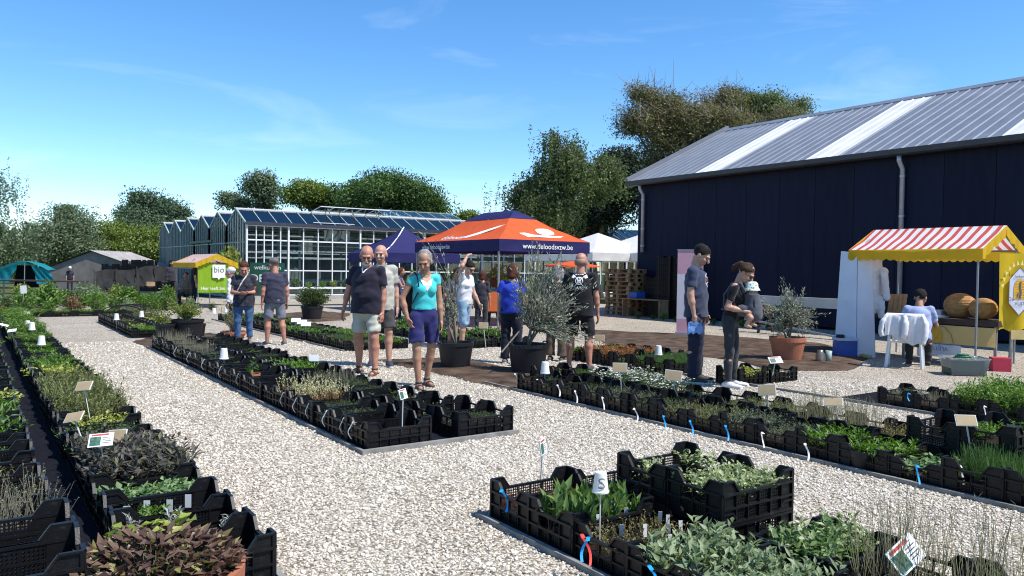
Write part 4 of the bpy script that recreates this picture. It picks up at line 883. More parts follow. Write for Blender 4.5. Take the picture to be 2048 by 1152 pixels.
    if bottom:
        ty, m, ln = bottom['type'], bottom['mat'], bottom.get('len', .95); lo = bottom.get('loose', .02)*k; pr = [rc(P0-u*.035*H, P0+u*bottom.get('rise', .05)*H, .112*k*b2*hips+.008, .112*k*b2+.006, (1.32,.98,1), ((tuple(P0+u*bottom.get('rise', .05)*H), tuple(u)),))]
        for n in 'RL':
            h, kn, an = J['h'+n], J['k'+n], J['a'+n]
            if ty == 'shorts':
                if ln <= 1: c = h.lerp(kn, ln); e = h.lerp(kn, ln+.12); pr.append(rc(h, e, .082*k*b2**.4*hips+lo*.35, .070*k*b2**.3+lo*bottom.get('flare', 1.1), (1,1,1), ((tuple(c), tuple((kn-h).normalized())),)))
                else: c = kn.lerp(an, ln-1); pr += [rc(h, kn, .088*k*b2**.5*hips+lo*.6, .062*k+lo), rc(kn, kn.lerp(an, ln-.9), .062*k+lo, .058*k+lo, (1,1,1), ((tuple(c), tuple((an-kn).normalized())),))]
            else:
                pr += [rc(h, kn, .088*k*b2**.5*hips+lo*.6, .058*k+lo*.8), rc(kn, kn.lerp(an, .35)+Vector((0,-.01,0)), .058*k+lo*.7, .057*k+lo*.6), rc(kn.lerp(an, .35)+Vector((0,-.01,0)), an-Vector((0,0,.02)), .057*k+lo*.6, bottom.get('cuff', .045)*k+lo*.5, (1,1,1), ((tuple(kn.lerp(an, ln)), tuple((an-kn).normalized())),))]
        wear('shorts' if ty == 'shorts' else 'trousers', pr, m, None, .018, bottom.get('wrinkle', .0055), len(label)+3)
    if shoes:
        for n, s in (('R', 1), ('L', -1)):
            an = J['a'+n]; ft = Vector((s*.10, 1, 0)).normalized(); z0 = an.z-ah; g = Vector((an.x, an.y, z0)); up = ((tuple(g+Vector((0,0,.022*k))), (0,0,-1)),); dn = ((tuple(g), (0,0,-1)), (tuple(g+Vector((0,0,.026*k))), (0,0,1)))
            if shoes[0] == 'shoe':
                pr = [rc(g-ft*.045*k+Vector((0,0,.04*k)), g+ft*.05*k+Vector((0,0,.045*k)), .044*k, .045*k, (1,1,1), up), rc(g+ft*.04*k+Vector((0,0,.038*k)), g+ft*.165*k+Vector((0,0,.028*k)), .046*k, .036*k, (1.08,1,.85), up), rc(g+Vector((0,0,.05*k)), g+Vector((0,0,.085*k)), .042*k, .041*k, (1,1.1,1), ((tuple(g+Vector((0,0,.085*k))), (0,0,1)),))]
                o = wear('shoe', pr, shoes[1], .009 if vox < .016 else vox, .015)
            else:
                o = wear('sandal', [rc(g+ft*.0+Vector((0,0,.075*k)), g+ft*.01+Vector((0,0,.088*k)), .043*k, .042*k, (1,1.05,1), ((tuple(g+Vector((0,0,.06*k))), (0,0,-1)), (tuple(g+Vector((0,0,.092*k))), (0,0,1)))), rc(g+ft*.085*k+Vector((0,0,.02)), g+ft*.125*k+Vector((0,0,.02)), .05*k, .046*k, (1,1,.95), ((tuple(g+ft*.07*k), tuple(-ft)), (tuple(g+ft*.115*k), tuple(ft)), (tuple(g), (0,0,-1))))], shoes[1], .008, .006)
            V, Q = volume([rc(g-ft*.05*k, g+ft*.06*k, .043*k, .047*k, (1,1,1), dn), rc(g+ft*.06*k, g+ft*.178*k, .047*k, .037*k, (1,1,1), dn)], .009 if vox < .016 else vox, .01); ob('sole', npmesh('sole', V, Q, shoes[2] if len(shoes) > 2 else LEATHER if shoes[0] == 'sandal' else SOLE, None, True, 4), o)
    if hair:
        st, m = hair[0], hair[1]; HN = lambda v: tuple(HR @ Vector(v))
        front = ((tuple(hl(0,.058,.05)), HN((0,.85,-.53))),)
        cap = [hel((0,-.02,.040), (.0835,.100,.085), ((tuple(hl(0,.05,.045)), HN((0,.72,-.69))),))]
        if st == 'bald': cap = [hel((0,-.03,-.005), (.083,.092,.062), ((tuple(hl(0,.012,0)), HN((0,1,0))), (tuple(hl(0,0,.045)), HN((0,.25,.97)))))]
        elif st == 'long': cap += [rc(hl(0,-.05,.0), hl(0,-.06,-.12), .085*hk, .07*hk, (1,.8,1), ((tuple(hl(0,-.0,0)), HN((0,1,0))),))]
        elif st == 'bob': cap += [rc(hl(.05,-.03,.02), hl(.055,.0,-.095), .052*hk, .04*hk, (1,1,1), front), rc(hl(-.05,-.03,.02), hl(-.055,.0,-.095), .052*hk, .04*hk, (1,1,1), front), rc(hl(0,-.05,.0), hl(0,-.055,-.07), .075*hk, .06*hk)]
        elif st == 'pony': cap += [rc(hl(0,-.11,.05), hl(0,-.15,-.03), .038*hk, .028*hk), rc(hl(0,-.15,-.03), hl(0,-.14,-.10), .028*hk, .012*hk)]
        elif st == 'bun': cap += [el(hl(0,-.118,.055), (.042*hk,)*3), rc(hl(.055,-.0,.0), hl(.06,.03,-.05), .03*hk, .014*hk, (1,1,1), front), rc(hl(-.055,-.0,.0), hl(-.06,.03,-.05), .03*hk, .014*hk, (1,1,1), front)]
        hm = wear('hair', cap, m, .007 if vox < .016 else .012, .012, .007, 5)
    if beard: wear('beard', [hel((0,.045,-.082), (.052,.05,.038), ((tuple(hl(0,0,-.058)), tuple(HR @ Vector((0,0,1)))),)), hel((0,.09,-.05), (.028,.012,.006))], beard, .007, .01)
    if glasses:
        thin = glasses == 'thin'; glasses = LENS; b = MB(); ax, az = HR @ Vector((1,0,0)), HR @ Vector((0,0,1)); fy = HR @ Vector((0,1,0)); b.mat(1)
        for s in (-1, 1): (b.tube([hl(s*.031+.025*math.cos(q), .104, -.004+.018*math.sin(q)) for q in np.linspace(0, 2*PI, 11)], .0022, 5)) if thin else b.prism([(-.024,.012),(-.024,-.012),(-.012,-.02),(.014,-.02),(.024,-.008),(.024,.014)], .004, mtx=Matrix((ax, -fy, az)).transposed(), c=hl(s*.031,.104,-.002))
        b.mat(0).tube([hl(-.06,.1,.008), hl(.06,.1,.008)], .0028, 5)
        for s in (-1, 1): b.tube([hl(s*.06,.1,.008), hl(s*.082,.0,.004)], .0025, 5)
        b.build('glasses', [LENS, glasses], t)
    return t, J, dict(P0=P0, P1=P1, P2=P2, P3=P3, u=u, fwd=fwd, hl=hl, k=k, HR=HR)
def onbody(t, name, m, polys, part='shirt', origin=(0,0,0), ax=(1,0,0), ay=(0,0,1), off=.004):
    """flat print laid onto a garment: 2-D polygons projected onto its surface"""
    g = [c for c in t.children if c.name.split('.')[0] == part][0].data; bv = BVHTree.FromPolygons([v.co for v in g.vertices], [p.vertices for p in g.polygons])
    o, X, Yv = Vector(origin), Vector(ax).normalized(), Vector(ay).normalized(); N = X.cross(Yv); b = MB()
    def put(x, y):
        p = o+X*x+Yv*y; h = bv.ray_cast(p+N*.4, -N); return (h[0]+N*off) if h[0] else p+N*.02
    for pl in polys: b.add([put(x, y) for x, y in pl], [tuple(range(len(pl)))])
    return b.build(name, m, t)
def strip(pts, w):
    """polyline as a list of small quads"""
    out = []
    for (x0, y0), (x1, y1) in zip(pts, pts[1:]):
        L = math.hypot(x1-x0, y1-y0); n = max(1, int(L/.02)); dx, dy = -(y1-y0)/L*w/2, (x1-x0)/L*w/2
        for i in range(n):
            a, c = i/n, (i+1)/n; p, q = (x0+(x1-x0)*a, y0+(y1-y0)*a), (x0+(x1-x0)*c, y0+(y1-y0)*c)
            out.append([(p[0]-dx, p[1]-dy), (q[0]-dx, q[1]-dy), (q[0]+dx, q[1]+dy), (p[0]+dx, p[1]+dy)])
    return out
def glyphs(txt, size, cx=0, cy=0):
    """letters as 2-D polygons"""
    c = bpy.data.curves.new('tmp', 'FONT'); c.body = txt; c.size = size; c.align_x = 'CENTER'; c.align_y = 'CENTER'; c.resolution_u = 3
    o = bpy.data.objects.new('tmp', c); COL.objects.link(o); bpy.context.view_layer.update()
    me = bpy.data.meshes.new_from_object(o.evaluated_get(bpy.context.evaluated_depsgraph_get())); out = [[(me.vertices[i].co.x+cx, me.vertices[i].co.y+cy) for i in p.vertices] for p in me.polygons]
    bpy.data.objects.remove(o); bpy.data.curves.remove(c); bpy.data.meshes.remove(me); return out
# ================================================================== the visitors
def HT(foot, head):
    g = G(*foot); d = ray(*head); q = math.hypot(g.x, g.y)/math.hypot(d.x, d.y); return CH+d.z*q
PALE, TAN, RED = skin('pale_skin', (.50,.30,.22)), skin('tanned_skin', (.40,.22,.145)), skin('ruddy_skin', (.47,.235,.165))
H_GREY, H_DARK, H_BROWN, H_WHITE, H_STUB = M('grey_hair',(.27,.26,.25),.8,.45,45,.8,120,spec=.2), M('black_hair',(.012,.010,.009),.75,.4,45,.8,120,spec=.2), M('brown_hair',(.055,.030,.018),.75,.45,45,.8,120,spec=.2), M('white_hair',(.55,.54,.52),.7,.2,30,.6,80), M('cropped_grey_hair',(.13,.115,.10),.8,.25,40,.4,150)
H_RED = M('reddish_brown_hair',(.085,.030,.016),.75,.45,45,.8,120,spec=.2)
WALKR, WALKL = ((.05,.16,-1),(.0,-.05,-1)), ((-.05,-.10,-1),(-.02,-.22,-1))
navy, khaki, teal = fabric('navy_polo',(.018,.016,.030)), fabric('stone_shorts',(.46,.46,.38)), fabric('turquoise_jersey',(.06,.52,.53))
indigo, stone = fabric('indigo_cotton',(.022,.022,.105)), fabric('stone_polo',(.42,.41,.36))
DARKSHOE = M('dark_shoe',(.03,.028,.026),.7,.3,20)
WHITEF = fabric('white_cotton',(.75,.75,.74))
# man in navy polo
p = (G(733,747).x, G(733,747).y)
t, J, B = person('grey-haired man in navy polo and stone shorts walking between the beds', p, -14, HT((733,747),(718,490)), RED, dict(mat=navy, sleeve=.68, drop=.11, loose=.02, wrinkle=.005, flare=1.12), dict(type='shorts', mat=khaki, len=.84, loose=.018, wrinkle=.007), ('sandal', LEATHER), ('bald', H_WHITE), 1.30, .075, .02, (-22, 24),
    dict(R=((.34,-.06,-1),(.22,.10,-1)), L=((-.13,-.08,-1),(-.02,.16,-1))), dict(R=((.12,-.06,-1),(.02,-.16,-1)), L=((-.11,.16,-1),(-.04,.02,-1))), beard=H_WHITE, glasses='thin')
onbody(t, 'collar_lining', WHITEF, strip([(-.05,.0),(0,-.085),(.05,.0)], .02), origin=B['P3']-B['u']*.005, ax=(-1,0,0), ay=(0,0,1))
# man in stone polo
p = (G(760,733).x, G(760,733).y)
t, J, B = person('balding man in pale stone polo just behind the navy polo', p, 14, HT((760,733),(757,491)), PALE, dict(mat=stone, sleeve=.7, drop=.13, loose=.022, wrinkle=.005, collar=stone), dict(type='shorts', mat=fabric('charcoal_shorts',(.06,.06,.065)), len=.86, loose=.03), ('shoe', M('navy_shoe',(.03,.035,.06),.7)), ('bald', H_BROWN), 1.08, .0, .0, (20, 8), None, dict(R=((.05,.02,-1),(.02,-.06,-1)), L=((-.05,.08,-1),(-.03,.0,-1))), glasses=None)
onbody(t, 'shirt_print', M('grey_print',(.12,.12,.12),.8), [[(x+.018*math.cos(a)*r-.02, y+.03*math.sin(a)*r) for a in np.linspace(0, 5.5, 7)] for x, y, r in ((-.06,0,1),(-.04,-.06,.8),(-.075,-.1,.7),(-.03,.03,.6),(-.05,-.14,.5),(-.09,.02,.6))], origin=B['P2'], ax=(-1,0,0))
# woman in turquoise
p = (G(846,775).x, G(846,775).y)
t, J, B = person('grey-haired woman in turquoise top and navy shorts, hand in pocket', p, 24, HT((846,775),(862,500))*1.0, TAN, dict(mat=teal, sleeve=.32, drop=-.05, loose=.008, wrinkle=.004), dict(type='shorts', mat=indigo, len=.82, loose=.035, rise=.05, flare=1.0, wrinkle=.008), ('sandal', DARKSHOE), ('bun', H_GREY), .90, 0, .05, (30, 27),
    dict(R=((.46,-.18,-1),(-.22,.30,-1),(-.3,.3,-1)), L=((-.15,.04,-1),(-.03,.16,-1))), dict(R=((.03,.17,-1),(-.06,.02,-1)), L=((-.05,-.08,-1),(.06,-.26,-1))), bust=.018, hips=1.06)
onbody(t, 'undershirt', WHITEF, [[(-.085,.075),(-.055,-.01),(0,-.085),(.055,-.01),(.085,.075),(.03,.045),(-.03,.045)]], origin=B['P2']+B['u']*.03, ax=(-1,0,0), off=.008)
onbody(t, 'bare_neckline', TAN, [[(-.075,.115),(-.05,.05),(0,.005),(.05,.05),(.075,.115)]], origin=B['P2']+B['u']*.045, ax=(-1,0,0), off=.012)
b = MB(); b.tube([J['sR']+Vector((-.03,.075,.03)), J['sR']+Vector((-.055,.11,-.16)), J['sR']+Vector((.03,.03,-.36))], .017, 6, squash=.4); b.tube([J['sR']+Vector((-.03,.075,.03)), J['sR']+Vector((-.02,.0,.062)), J['sR']+Vector((-.01,-.09,.0)), J['sR']+Vector((.03,-.1,-.3))], .017, 6, squash=.4); b.build('bag_strap', M('black_strap',(.012,.012,.018),.8), t)
V, Q = volume([rc(J['sR']+Vector((-.02,-.13,-.18)), J['sR']+Vector((-.02,-.14,-.44)), .075, .09, (1.3,.7,1))], .014, .02); ob('bag', npmesh('bag', V, Q, M('black_bag_cloth',(.014,.014,.02),.8), None, True, 4), t)
# woman in floral blouse and her companions by the small shrub
p = (G(487,690).x, G(487,690).y)
t, J, B = person('woman in dark floral blouse and cropped jeans with pale shoulder strap', p, 14, HT((487,690),(487,524)), RED, dict(mat=fabric('floral_blouse',(.022,.022,.035),.2,(.42,.42,.44),70,.16), sleeve=.5, drop=.13, loose=.025, flare=1.1), dict(type='trousers', mat=fabric('blue_denim',(.045,.10,.21)), len=.78, loose=.016, cuff=.05), ('shoe', M('grey_shoe',(.14,.14,.15),.8)), ('short', H_RED), 1.14, .03, .0, (-6, 28),
    dict(R=((.16,.1,-1),(-.62,.62,-.05)), L=((-.25,-.06,-1),(.55,.7,-.02))), None, bust=.03, hips=1.08)
onbody(t, 'bag_strap', M('pale_strap',(.45,.42,.40),.8), strip([(.10,.24),(-.03,.02),(-.12,-.16)], .022), origin=B['P2'], ax=(-1,0,0), off=.007)
p = (G(549,690).x, G(549,690).y)
t, J, B = person('man in dotted navy T-shirt and grey shorts with his back turned', p, -148, HT((549,690),(537,516)), RED, dict(mat=fabric('dotted_navy_cotton',(.035,.035,.06),.1,(.40,.40,.44),26,.10), sleeve=.66, drop=.10, loose=.016), dict(type='shorts', mat=fabric('faded_grey_denim',(.15,.16,.19),.3), len=.92, loose=.018, flare=1.2), ('shoe', M('taupe_shoe',(.12,.11,.10),.8)), ('short', H_STUB), 1.24, .02, 0, (-25, 14), None, dict(R=((.10,-.02,-1),(.12,-.1,-1)), L=((-.08,.1,-1),(-.02,.02,-1))), glasses=LENS)
p = (G(468,672).x, G(468,672).y)
person('person in white shirt half hidden behind the floral blouse', p, -95, HT((468,672),(474,536)), PALE, dict(mat=WHITEF, sleeve=1.9, drop=.12, loose=.03), dict(type='trousers', mat=fabric('dark_trousers',(.03,.03,.035))), ('shoe', DARKSHOE), ('short', H_WHITE), 1.0, 0, .1, (0, 10), vox=.016)
# visitors in front of the orange tent
p = (G(796,640).x, G(796,640).y)
person('curly-haired woman in blue tank top behind the stone polo', p, 80, HT((796,640),(792,536)), TAN, dict(mat=fabric('blue_tank',(.02,.045,.20)), sleeve=.1, drop=.1, loose=.01), dict(type='trousers', mat=fabric('blue_skirt',(.025,.035,.075)), loose=.05, len=.98), ('shoe', DARKSHOE), ('bob', H_RED), .9, 0, .1, (10, 10), dict(R=((.1,.5,-1),(-.1,1,-.1)), L=((-.1,.5,-1),(.1,1,-.1))), vox=.018)
p = (G(928,697).x, G(928,697).y)
person('woman in white T-shirt with raised arm and denim shorts', p, 62, HT((928,697),(946,521)), PALE, dict(mat=fabric('white_jersey',(.62,.62,.64)), sleeve=.6, drop=.06, loose=.016, flare=1.1), dict(type='shorts', mat=fabric('pale_denim',(.20,.31,.43),.3), len=1.02, loose=.018), ('shoe', SOLE), ('short', H_DARK), 1.0, .01, .06, (12, 30), dict(R=((.5,.35,.75),(-.62,.05,.75),(-.5,-.05,.2)), L=((-.15,.2,-1),(.0,.6,-1))), dict(R=((.05,.12,-1),(.0,-.05,-1)), L=((-.05,-.12,-1),(-.02,-.26,-1))), bust=.02, glasses=LENS)
p = (G(905,692).x, G(905,692).y)
t, J, B = person('person in grey-blue T-shirt and grey shorts carrying a dark backpack', p, 60, HT((905,692),(918,535)), RED, dict(mat=fabric('grey_blue_jersey',(.07,.085,.12)), sleeve=.6, drop=.06), dict(type='shorts', mat=fabric('grey_cotton',(.14,.145,.17)), len=.95, loose=.025), ('shoe', DARKSHOE), ('short', H_BROWN), 1.0, 0, .12, (0, 20), dict(R=((.3,-.35,-1),(.05,.8,-.5)), L=((-.15,.2,-1),(.0,.7,-.6))))
V, Q = volume([rc(B['P1']-B['fwd']*.19, B['P2']-B['fwd']*.2, .11, .12, (1.25,.75,1))], .016, .02); ob('backpack', npmesh('backpack', V, Q, M('black_bag_cloth',(.014,.014,.02)), None, True, 4), t)
p = (G(962,668).x, G(962,668).y)
person('brown-haired person bending behind the raised-arm woman', p, 170, HT((962,668),(958,542)), TAN, dict(mat=fabric('dark_jersey',(.03,.03,.04)), sleeve=.9), dict(type='trousers', mat=fabric('dark_trousers',(.03,.03,.035))), ('shoe', DARKSHOE), ('bob', H_RED), .95, 0, .1, (0, 10), vox=.018)
p = (G(1022,727).x, G(1022,727).y)
person('woman in royal blue blouse and wide dark trousers behind the olive', p, 168, HT((1022,727),(1024,530)), PALE, dict(mat=fabric('royal_blue',(.02,.05,.42)), sleeve=.55, drop=.06, loose=.03, flare=1.2), dict(type='trousers', mat=fabric('midnight_trousers',(.012,.013,.028)), len=.97, loose=.035, cuff=.06), ('shoe', M('grey_shoe',(.14,.14,.15))), ('bob', H_RED), 1.05, 0, .03, (8, 12), None)
p = (G(1112,722).x, G(1112,722).y)
person('grey-haired woman in black and yellow leaf-pattern blouse and brown trousers', p, 160, HT((1112,722),(1114,533)), PALE, dict(mat=fabric('leaf_pattern_blouse',(.03,.03,.028),.2,(.55,.55,.50),48,.26,(.48,.38,.06)), sleeve=.8, drop=.12, loose=.03), dict(type='trousers', mat=fabric('brown_linen',(.10,.075,.055)), len=.93, loose=.04, cuff=.07), ('shoe', M('taupe_shoe',(.12,.11,.10))), ('bob', H_GREY), 1.08, 0, .03, (0, 15), None)
p = (G(1158,741).x, G(1158,741).y)
t, J, B = person('bald man in black T-shirt with white back print and black shorts', p, 166, HT((1158,741),(1173,507)), RED, dict(mat=fabric('black_jersey',(.010,.010,.013)), sleeve=.66, drop=.12, loose=.018, flare=1.08, wrinkle=.004), dict(type='shorts', mat=fabric('black_shorts',(.009,.009,.011)), len=.95, loose=.03), ('shoe', M('charcoal_shoe',(.05,.048,.045),.8)), ('bald', M('shaved_hair',(.30,.18,.13),.6)), 1.22, .0, .0, (0, 12), dict(R=((.2,-.02,-1),(.08,.14,-1)), L=((-.22,-.02,-1),(-.03,.2,-1))), dict(R=((.10,.04,-1),(.05,-.08,-1)), L=((-.10,.06,-1),(-.05,-.04,-1))))
pr = [q for z, w_, n_ in ((.118,.10,5),(.098,.07,4),(-.095,.12,6),(-.115,.06,3)) for j in range(n_) for q in strip([(-w_+2*w_*j/n_, z), (-w_+2*w_*(j+.7)/n_, z)], .012)]
pr += strip([(.055*math.cos(a), .055*math.sin(a)) for a in np.linspace(0, 2*PI, 15)], .012) + strip([(0,-.05),(0,.05)], .01) + strip([(.025,-.045),(.025,.045)], .008) + strip([(-.025,-.045),(-.025,.045)], .008) + strip([(-.085,.085),(.07,-.085)], .009) + strip([(.085,.085),(-.07,-.085)], .009)
for s in (-1, 1): pr += [[(s*.06,.07),(s*.105,.10),(s*.125,.05),(s*.09,.035)][::s]]
onbody(t, 'shirt_print', WHITEF, pr, origin=B['P2']+B['u']*.055*1.0-Vector((0,0,0)), ax=(1,0,0), ay=(0,0,1), off=.004)
# the couple with the baby
p = (G(1389,764).x, G(1389,764).y)
t, J, B = person('dark-haired man in navy T-shirt and navy trousers looking down beside the mother', p, 66, HT((1389,764),(1408,487)), PALE, dict(mat=fabric('slate_navy_jersey',(.035,.045,.085)), sleeve=.70, drop=.12, loose=.014, flare=1.08), dict(type='trousers', mat=fabric('navy_chinos',(.014,.017,.038)), len=.98, loose=.02, cuff=.05), ('shoe', DARKSHOE), ('short', H_DARK), 1.18, .05, -.02, (4, 34), dict(R=((.12,-.06,-1),(.02,.20,-1)), L=((-.15,.0,-1),(.0,.3,-1))), dict(R=((.06,.02,-1),(.0,-.04,-1)), L=((-.05,.04,-1),(-.02,-.02,-1))))
hx = [(.085*math.cos(a), .10*math.sin(a)) for a in np.linspace(PI/2, PI/2+2*PI, 7)]
onbody(t, 'shirt_print', WHITEF, strip(hx, .010)+strip([(-.06,.05),(.05,.02)], .008)+strip([(-.05,-.05),(.06,-.02)], .008), origin=B['P2']-B['u']*.0, ax=(-1,0,0))
onbody(t, 'shirt_lettering', M('red_print',(.45,.03,.06),.8), [q for j in range(5) for q in strip([(-.07+.03*j,.0),(-.048+.03*j,.0)], .03)], origin=B['P2'], ax=(-1,0,0), off=.006)
hand = t.matrix_basis @ (J['wR'])
t2 = thing('paper', 'crumpled blue leaflet held by the man in navy', 'paper', hand)
b = MB(); vs = []; 
for i in range(6):
    for j in range(6): vs.append((Vector((_r0.x, _r0.y, 0))*(.20*(i/5-.45)) + Vector((0,0,-.10-.16*j/5+.03*(i % 2))) - Vector((_f0.x, _f0.y, 0))*(.035+.022*math.sin(i*1.9+j*1.3))))
b.add(vs, [(i*6+j, i*6+j+1, i*6+j+7, i*6+j+6) for i in range(5) for j in range(5)]); b.build('sheet', M('blue_leaflet',(.16,.30,.62),.6,.2,20), t2, smooth=True)
p = (G(1458,774).x, G(1458,774).y)
carrier = fabric('grey_carrier_cloth',(.07,.072,.088)); blackj = fabric('black_jersey',(.010,.010,.013))
t, J, B = person('woman in black T-shirt and dark jeans carrying a baby in a grey carrier', p, 62, HT((1458,774),(1472,527))*1.02, PALE, dict(mat=blackj, sleeve=.68, drop=.05, loose=.008), dict(type='trousers', mat=fabric('charcoal_jeans',(.032,.034,.04)), len=.94, loose=.006, cuff=.04), ('shoe', M('white_trainer',(.66,.66,.64),.6)), ('pony', H_BROWN), .92, 0, .20, (6, 38), dict(R=((.16,-.30,-1),(-.25,1,-.22)), L=((-.18,-.05,-1),(.35,1,-.1))), dict(R=((.05,.05,-1),(.0,-.03,-1)), L=((-.05,.10,-1),(-.02,.0,-1))), bust=.015, glasses=LENS)
b = MB()
for s, n in ((1,'R'),(-1,'L')): b.tube([J['s'+n]+Vector((-s*.04,.12,-.08)), J['s'+n]+Vector((-s*.045,.06,.045)), J['s'+n]+Vector((-s*.05,-.05,.035)), B['P2']+Vector((s*.03,-.15,0)), B['P1']+Vector((s*.12,-.10,-.02))], .024, 6, squash=.4)
b.tube([B['P1']+Vector((.175*math.cos(a), .135*math.sin(a), -.04)) for a in np.linspace(0, 2*PI, 17)], .028, 6, squash=.4)
b.build('carrier_strap', carrier, t, smooth=True)
bc = B['P2']+B['fwd']*.21-Vector((0,0,.10))
V, Q = volume([rc(bc+Vector((0,.0,.14)), bc+Vector((0,.03,-.10)), .105, .125, (1.15,.95,1), ((tuple(bc+Vector((0,0,.16))), (0,0,1)),)), rc(bc+Vector((.1,-.1,-.06)), bc+Vector((-.1,-.1,-.06)), .08, .08)], .012, .03, .004, 3); ob('baby_carrier', npmesh('baby_carrier', V, Q, carrier, None, True, 4), t)
b = MB(); b.tube([bc+Vector((.11,.05,.1)), bc+Vector((.125,.06,.0)), bc+Vector((.10,.09,-.09))], .008, 5); b.build('carrier_buckle', LENS, t)
R3 = t.matrix_basis
hb = thing('person', 'baby in green patterned sun hat riding in the grey carrier', 'person', R3 @ bc, heading(62))
hd = Vector((0,.0,.225)); V, Q, mi = merge([volume([el(hd, (.066,.072,.078)), el(hd+Vector((0,.03,-.045)), (.05,.045,.04)), rc(hd+Vector((0,-.01,-.05)), Vector((0,.0,.05)), .045, .07), rc(Vector((0,.0,.1)), Vector((0,0,-.1)), .085, .085), rc(Vector((.10,-.02,-.12)), Vector((.165,.02,-.15)), .045, .04), rc(Vector((.165,.02,-.15)), Vector((.175,-.03,-.25)), .036, .024), rc(Vector((.175,-.03,-.255)), Vector((.185,.03,-.275)), .024, .018), rc(Vector((-.10,-.02,-.12)), Vector((-.165,.02,-.15)), .045, .04), rc(Vector((-.165,.02,-.15)), Vector((-.175,-.03,-.25)), .036, .024), rc(Vector((-.175,-.03,-.255)), Vector((-.185,.03,-.275)), .024, .018)], .009, .015) + (0,)])
ob('body', npmesh('body', V, Q, PALE, None, True, 4), hb)
mh = fabric('leafy_hat_cloth',(.60,.64,.60),.1,(.10,.26,.14),30,.34); b = MB(); b.lathe([(.115,-.02),(.088,.025),(.082,.07),(.06,.095),(.0,.10)], 20, hd+Vector((0,-.005,0))); b.lathe([(.108,-.02),(.085,.02),(.08,.06)], 20, hd+Vector((0,-.005,0))); h = b.build('sun_hat', mh, hb, smooth=True)
# man sitting at the beekeepers' stall
p = (12.98, 6.62)
person('man in blue T-shirt seated on white plastic chair at the bee stall', p, 150, 1.76, TAN, dict(mat=fabric('sky_blue_jersey',(.30,.35,.55)), sleeve=.72, drop=.06, loose=.02), dict(type='trousers', mat=fabric('dark_trousers',(.03,.03,.035)), loose=.02), ('shoe', DARKSHOE), ('short', H_DARK), 1.1, .02, .32, (18, 22), dict(R=((.30,.45,-1),(-.25,1,.25)), L=((-.3,.4,-1),(.1,1,.1))), dict(R=((.12,1,-.05),(.0,-.02,-1)), L=((-.12,1,-.05),(.0,-.02,-1))), root=.53)
# far visitors
p = (G(372,612).x, G(372,612).y)
person('woman in patterned blouse seated under the yellow bio stall', p, 10, 1.62, TAN, dict(mat=fabric('sand_pattern_blouse',(.20,.155,.12),.2,(.06,.05,.045),24,.3), sleeve=.9, loose=.03), dict(type='trousers', mat=fabric('dark_trousers',(.03,.03,.035))), ('shoe', DARKSHOE), ('short', H_DARK), 1.1, 0, .05, (0, 5), dict(R=((.25,.1,-1),(-.5,1,0)), L=((-.25,.1,-1),(.5,1,0))), dict(R=((.15,1,-.1),(0,0,-1)), L=((-.15,1,-.1),(0,0,-1))), vox=.02, root=.50)
p = (G(388,613).x, G(388,613).y)
person('person in black standing behind the green bio banner', p, 120, 1.72, PALE, dict(mat=blackj, sleeve=.8, loose=.02), dict(type='trousers', mat=fabric('midnight_trousers',(.012,.013,.028))), ('shoe', DARKSHOE), ('short', H_DARK), 1.05, 0, .05, vox=.02)
p = (G(343,606).x, G(343,606).y)
person('person in dark clothes in the shade of the bio stall', p, 60, 1.7, TAN, dict(mat=fabric('dark_jersey',(.03,.03,.04)), sleeve=1.8, loose=.03), dict(type='trousers', mat=fabric('dark_trousers',(.03,.03,.035))), ('shoe', DARKSHOE), ('long', H_DARK), 1.0, vox=.02)
p = (PD(140,545,41).x, PD(140,545,41).y)
person('distant person in dark top and pale cap among the plants', p, 30, 1.34, PALE, dict(mat=fabric('dotted_navy_cotton',(.035,.035,.06)), sleeve=.9), dict(type='trousers', mat=fabric('dark_trousers',(.03,.03,.035))), ('shoe', DARKSHOE), ('short', M('pale_cap',(.5,.5,.5),.8)), 1.0, 0, .2, (0, 30), vox=.02)
p = (G(985,652).x, G(985,652).y)
person('person in sea-green shirt sitting on orange chair under the tent', p, 178, 1.7, TAN, dict(mat=fabric('sea_green_cotton',(.06,.22,.185)), sleeve=.6, loose=.03), dict(type='trousers', mat=fabric('dark_trousers',(.03,.03,.035))), ('shoe', DARKSHOE), ('bob', H_RED), 1.05, 0, .15, (0, 10), None, dict(R=((.12,1,-.05),(0,0,-1)), L=((-.12,1,-.05),(0,0,-1))), vox=.018, root=.52)
p = (G(972,634).x, G(972,634).y)
person('man in black T-shirt seated deep under the orange tent', p, -8, 1.75, TAN, dict(mat=blackj, sleeve=.7, loose=.02), dict(type='trousers', mat=fabric('dark_trousers',(.03,.03,.035))), ('shoe', DARKSHOE), ('short', H_STUB), 1.1, 0, .1, (0, 5), dict(R=((.25,.5,-1),(-.3,.5,1)), L=((-.2,.4,-1),(.3,1,.1))), dict(R=((.12,1,-.05),(0,0,-1)), L=((-.12,1,-.05),(0,0,-1))), vox=.018, root=.52)
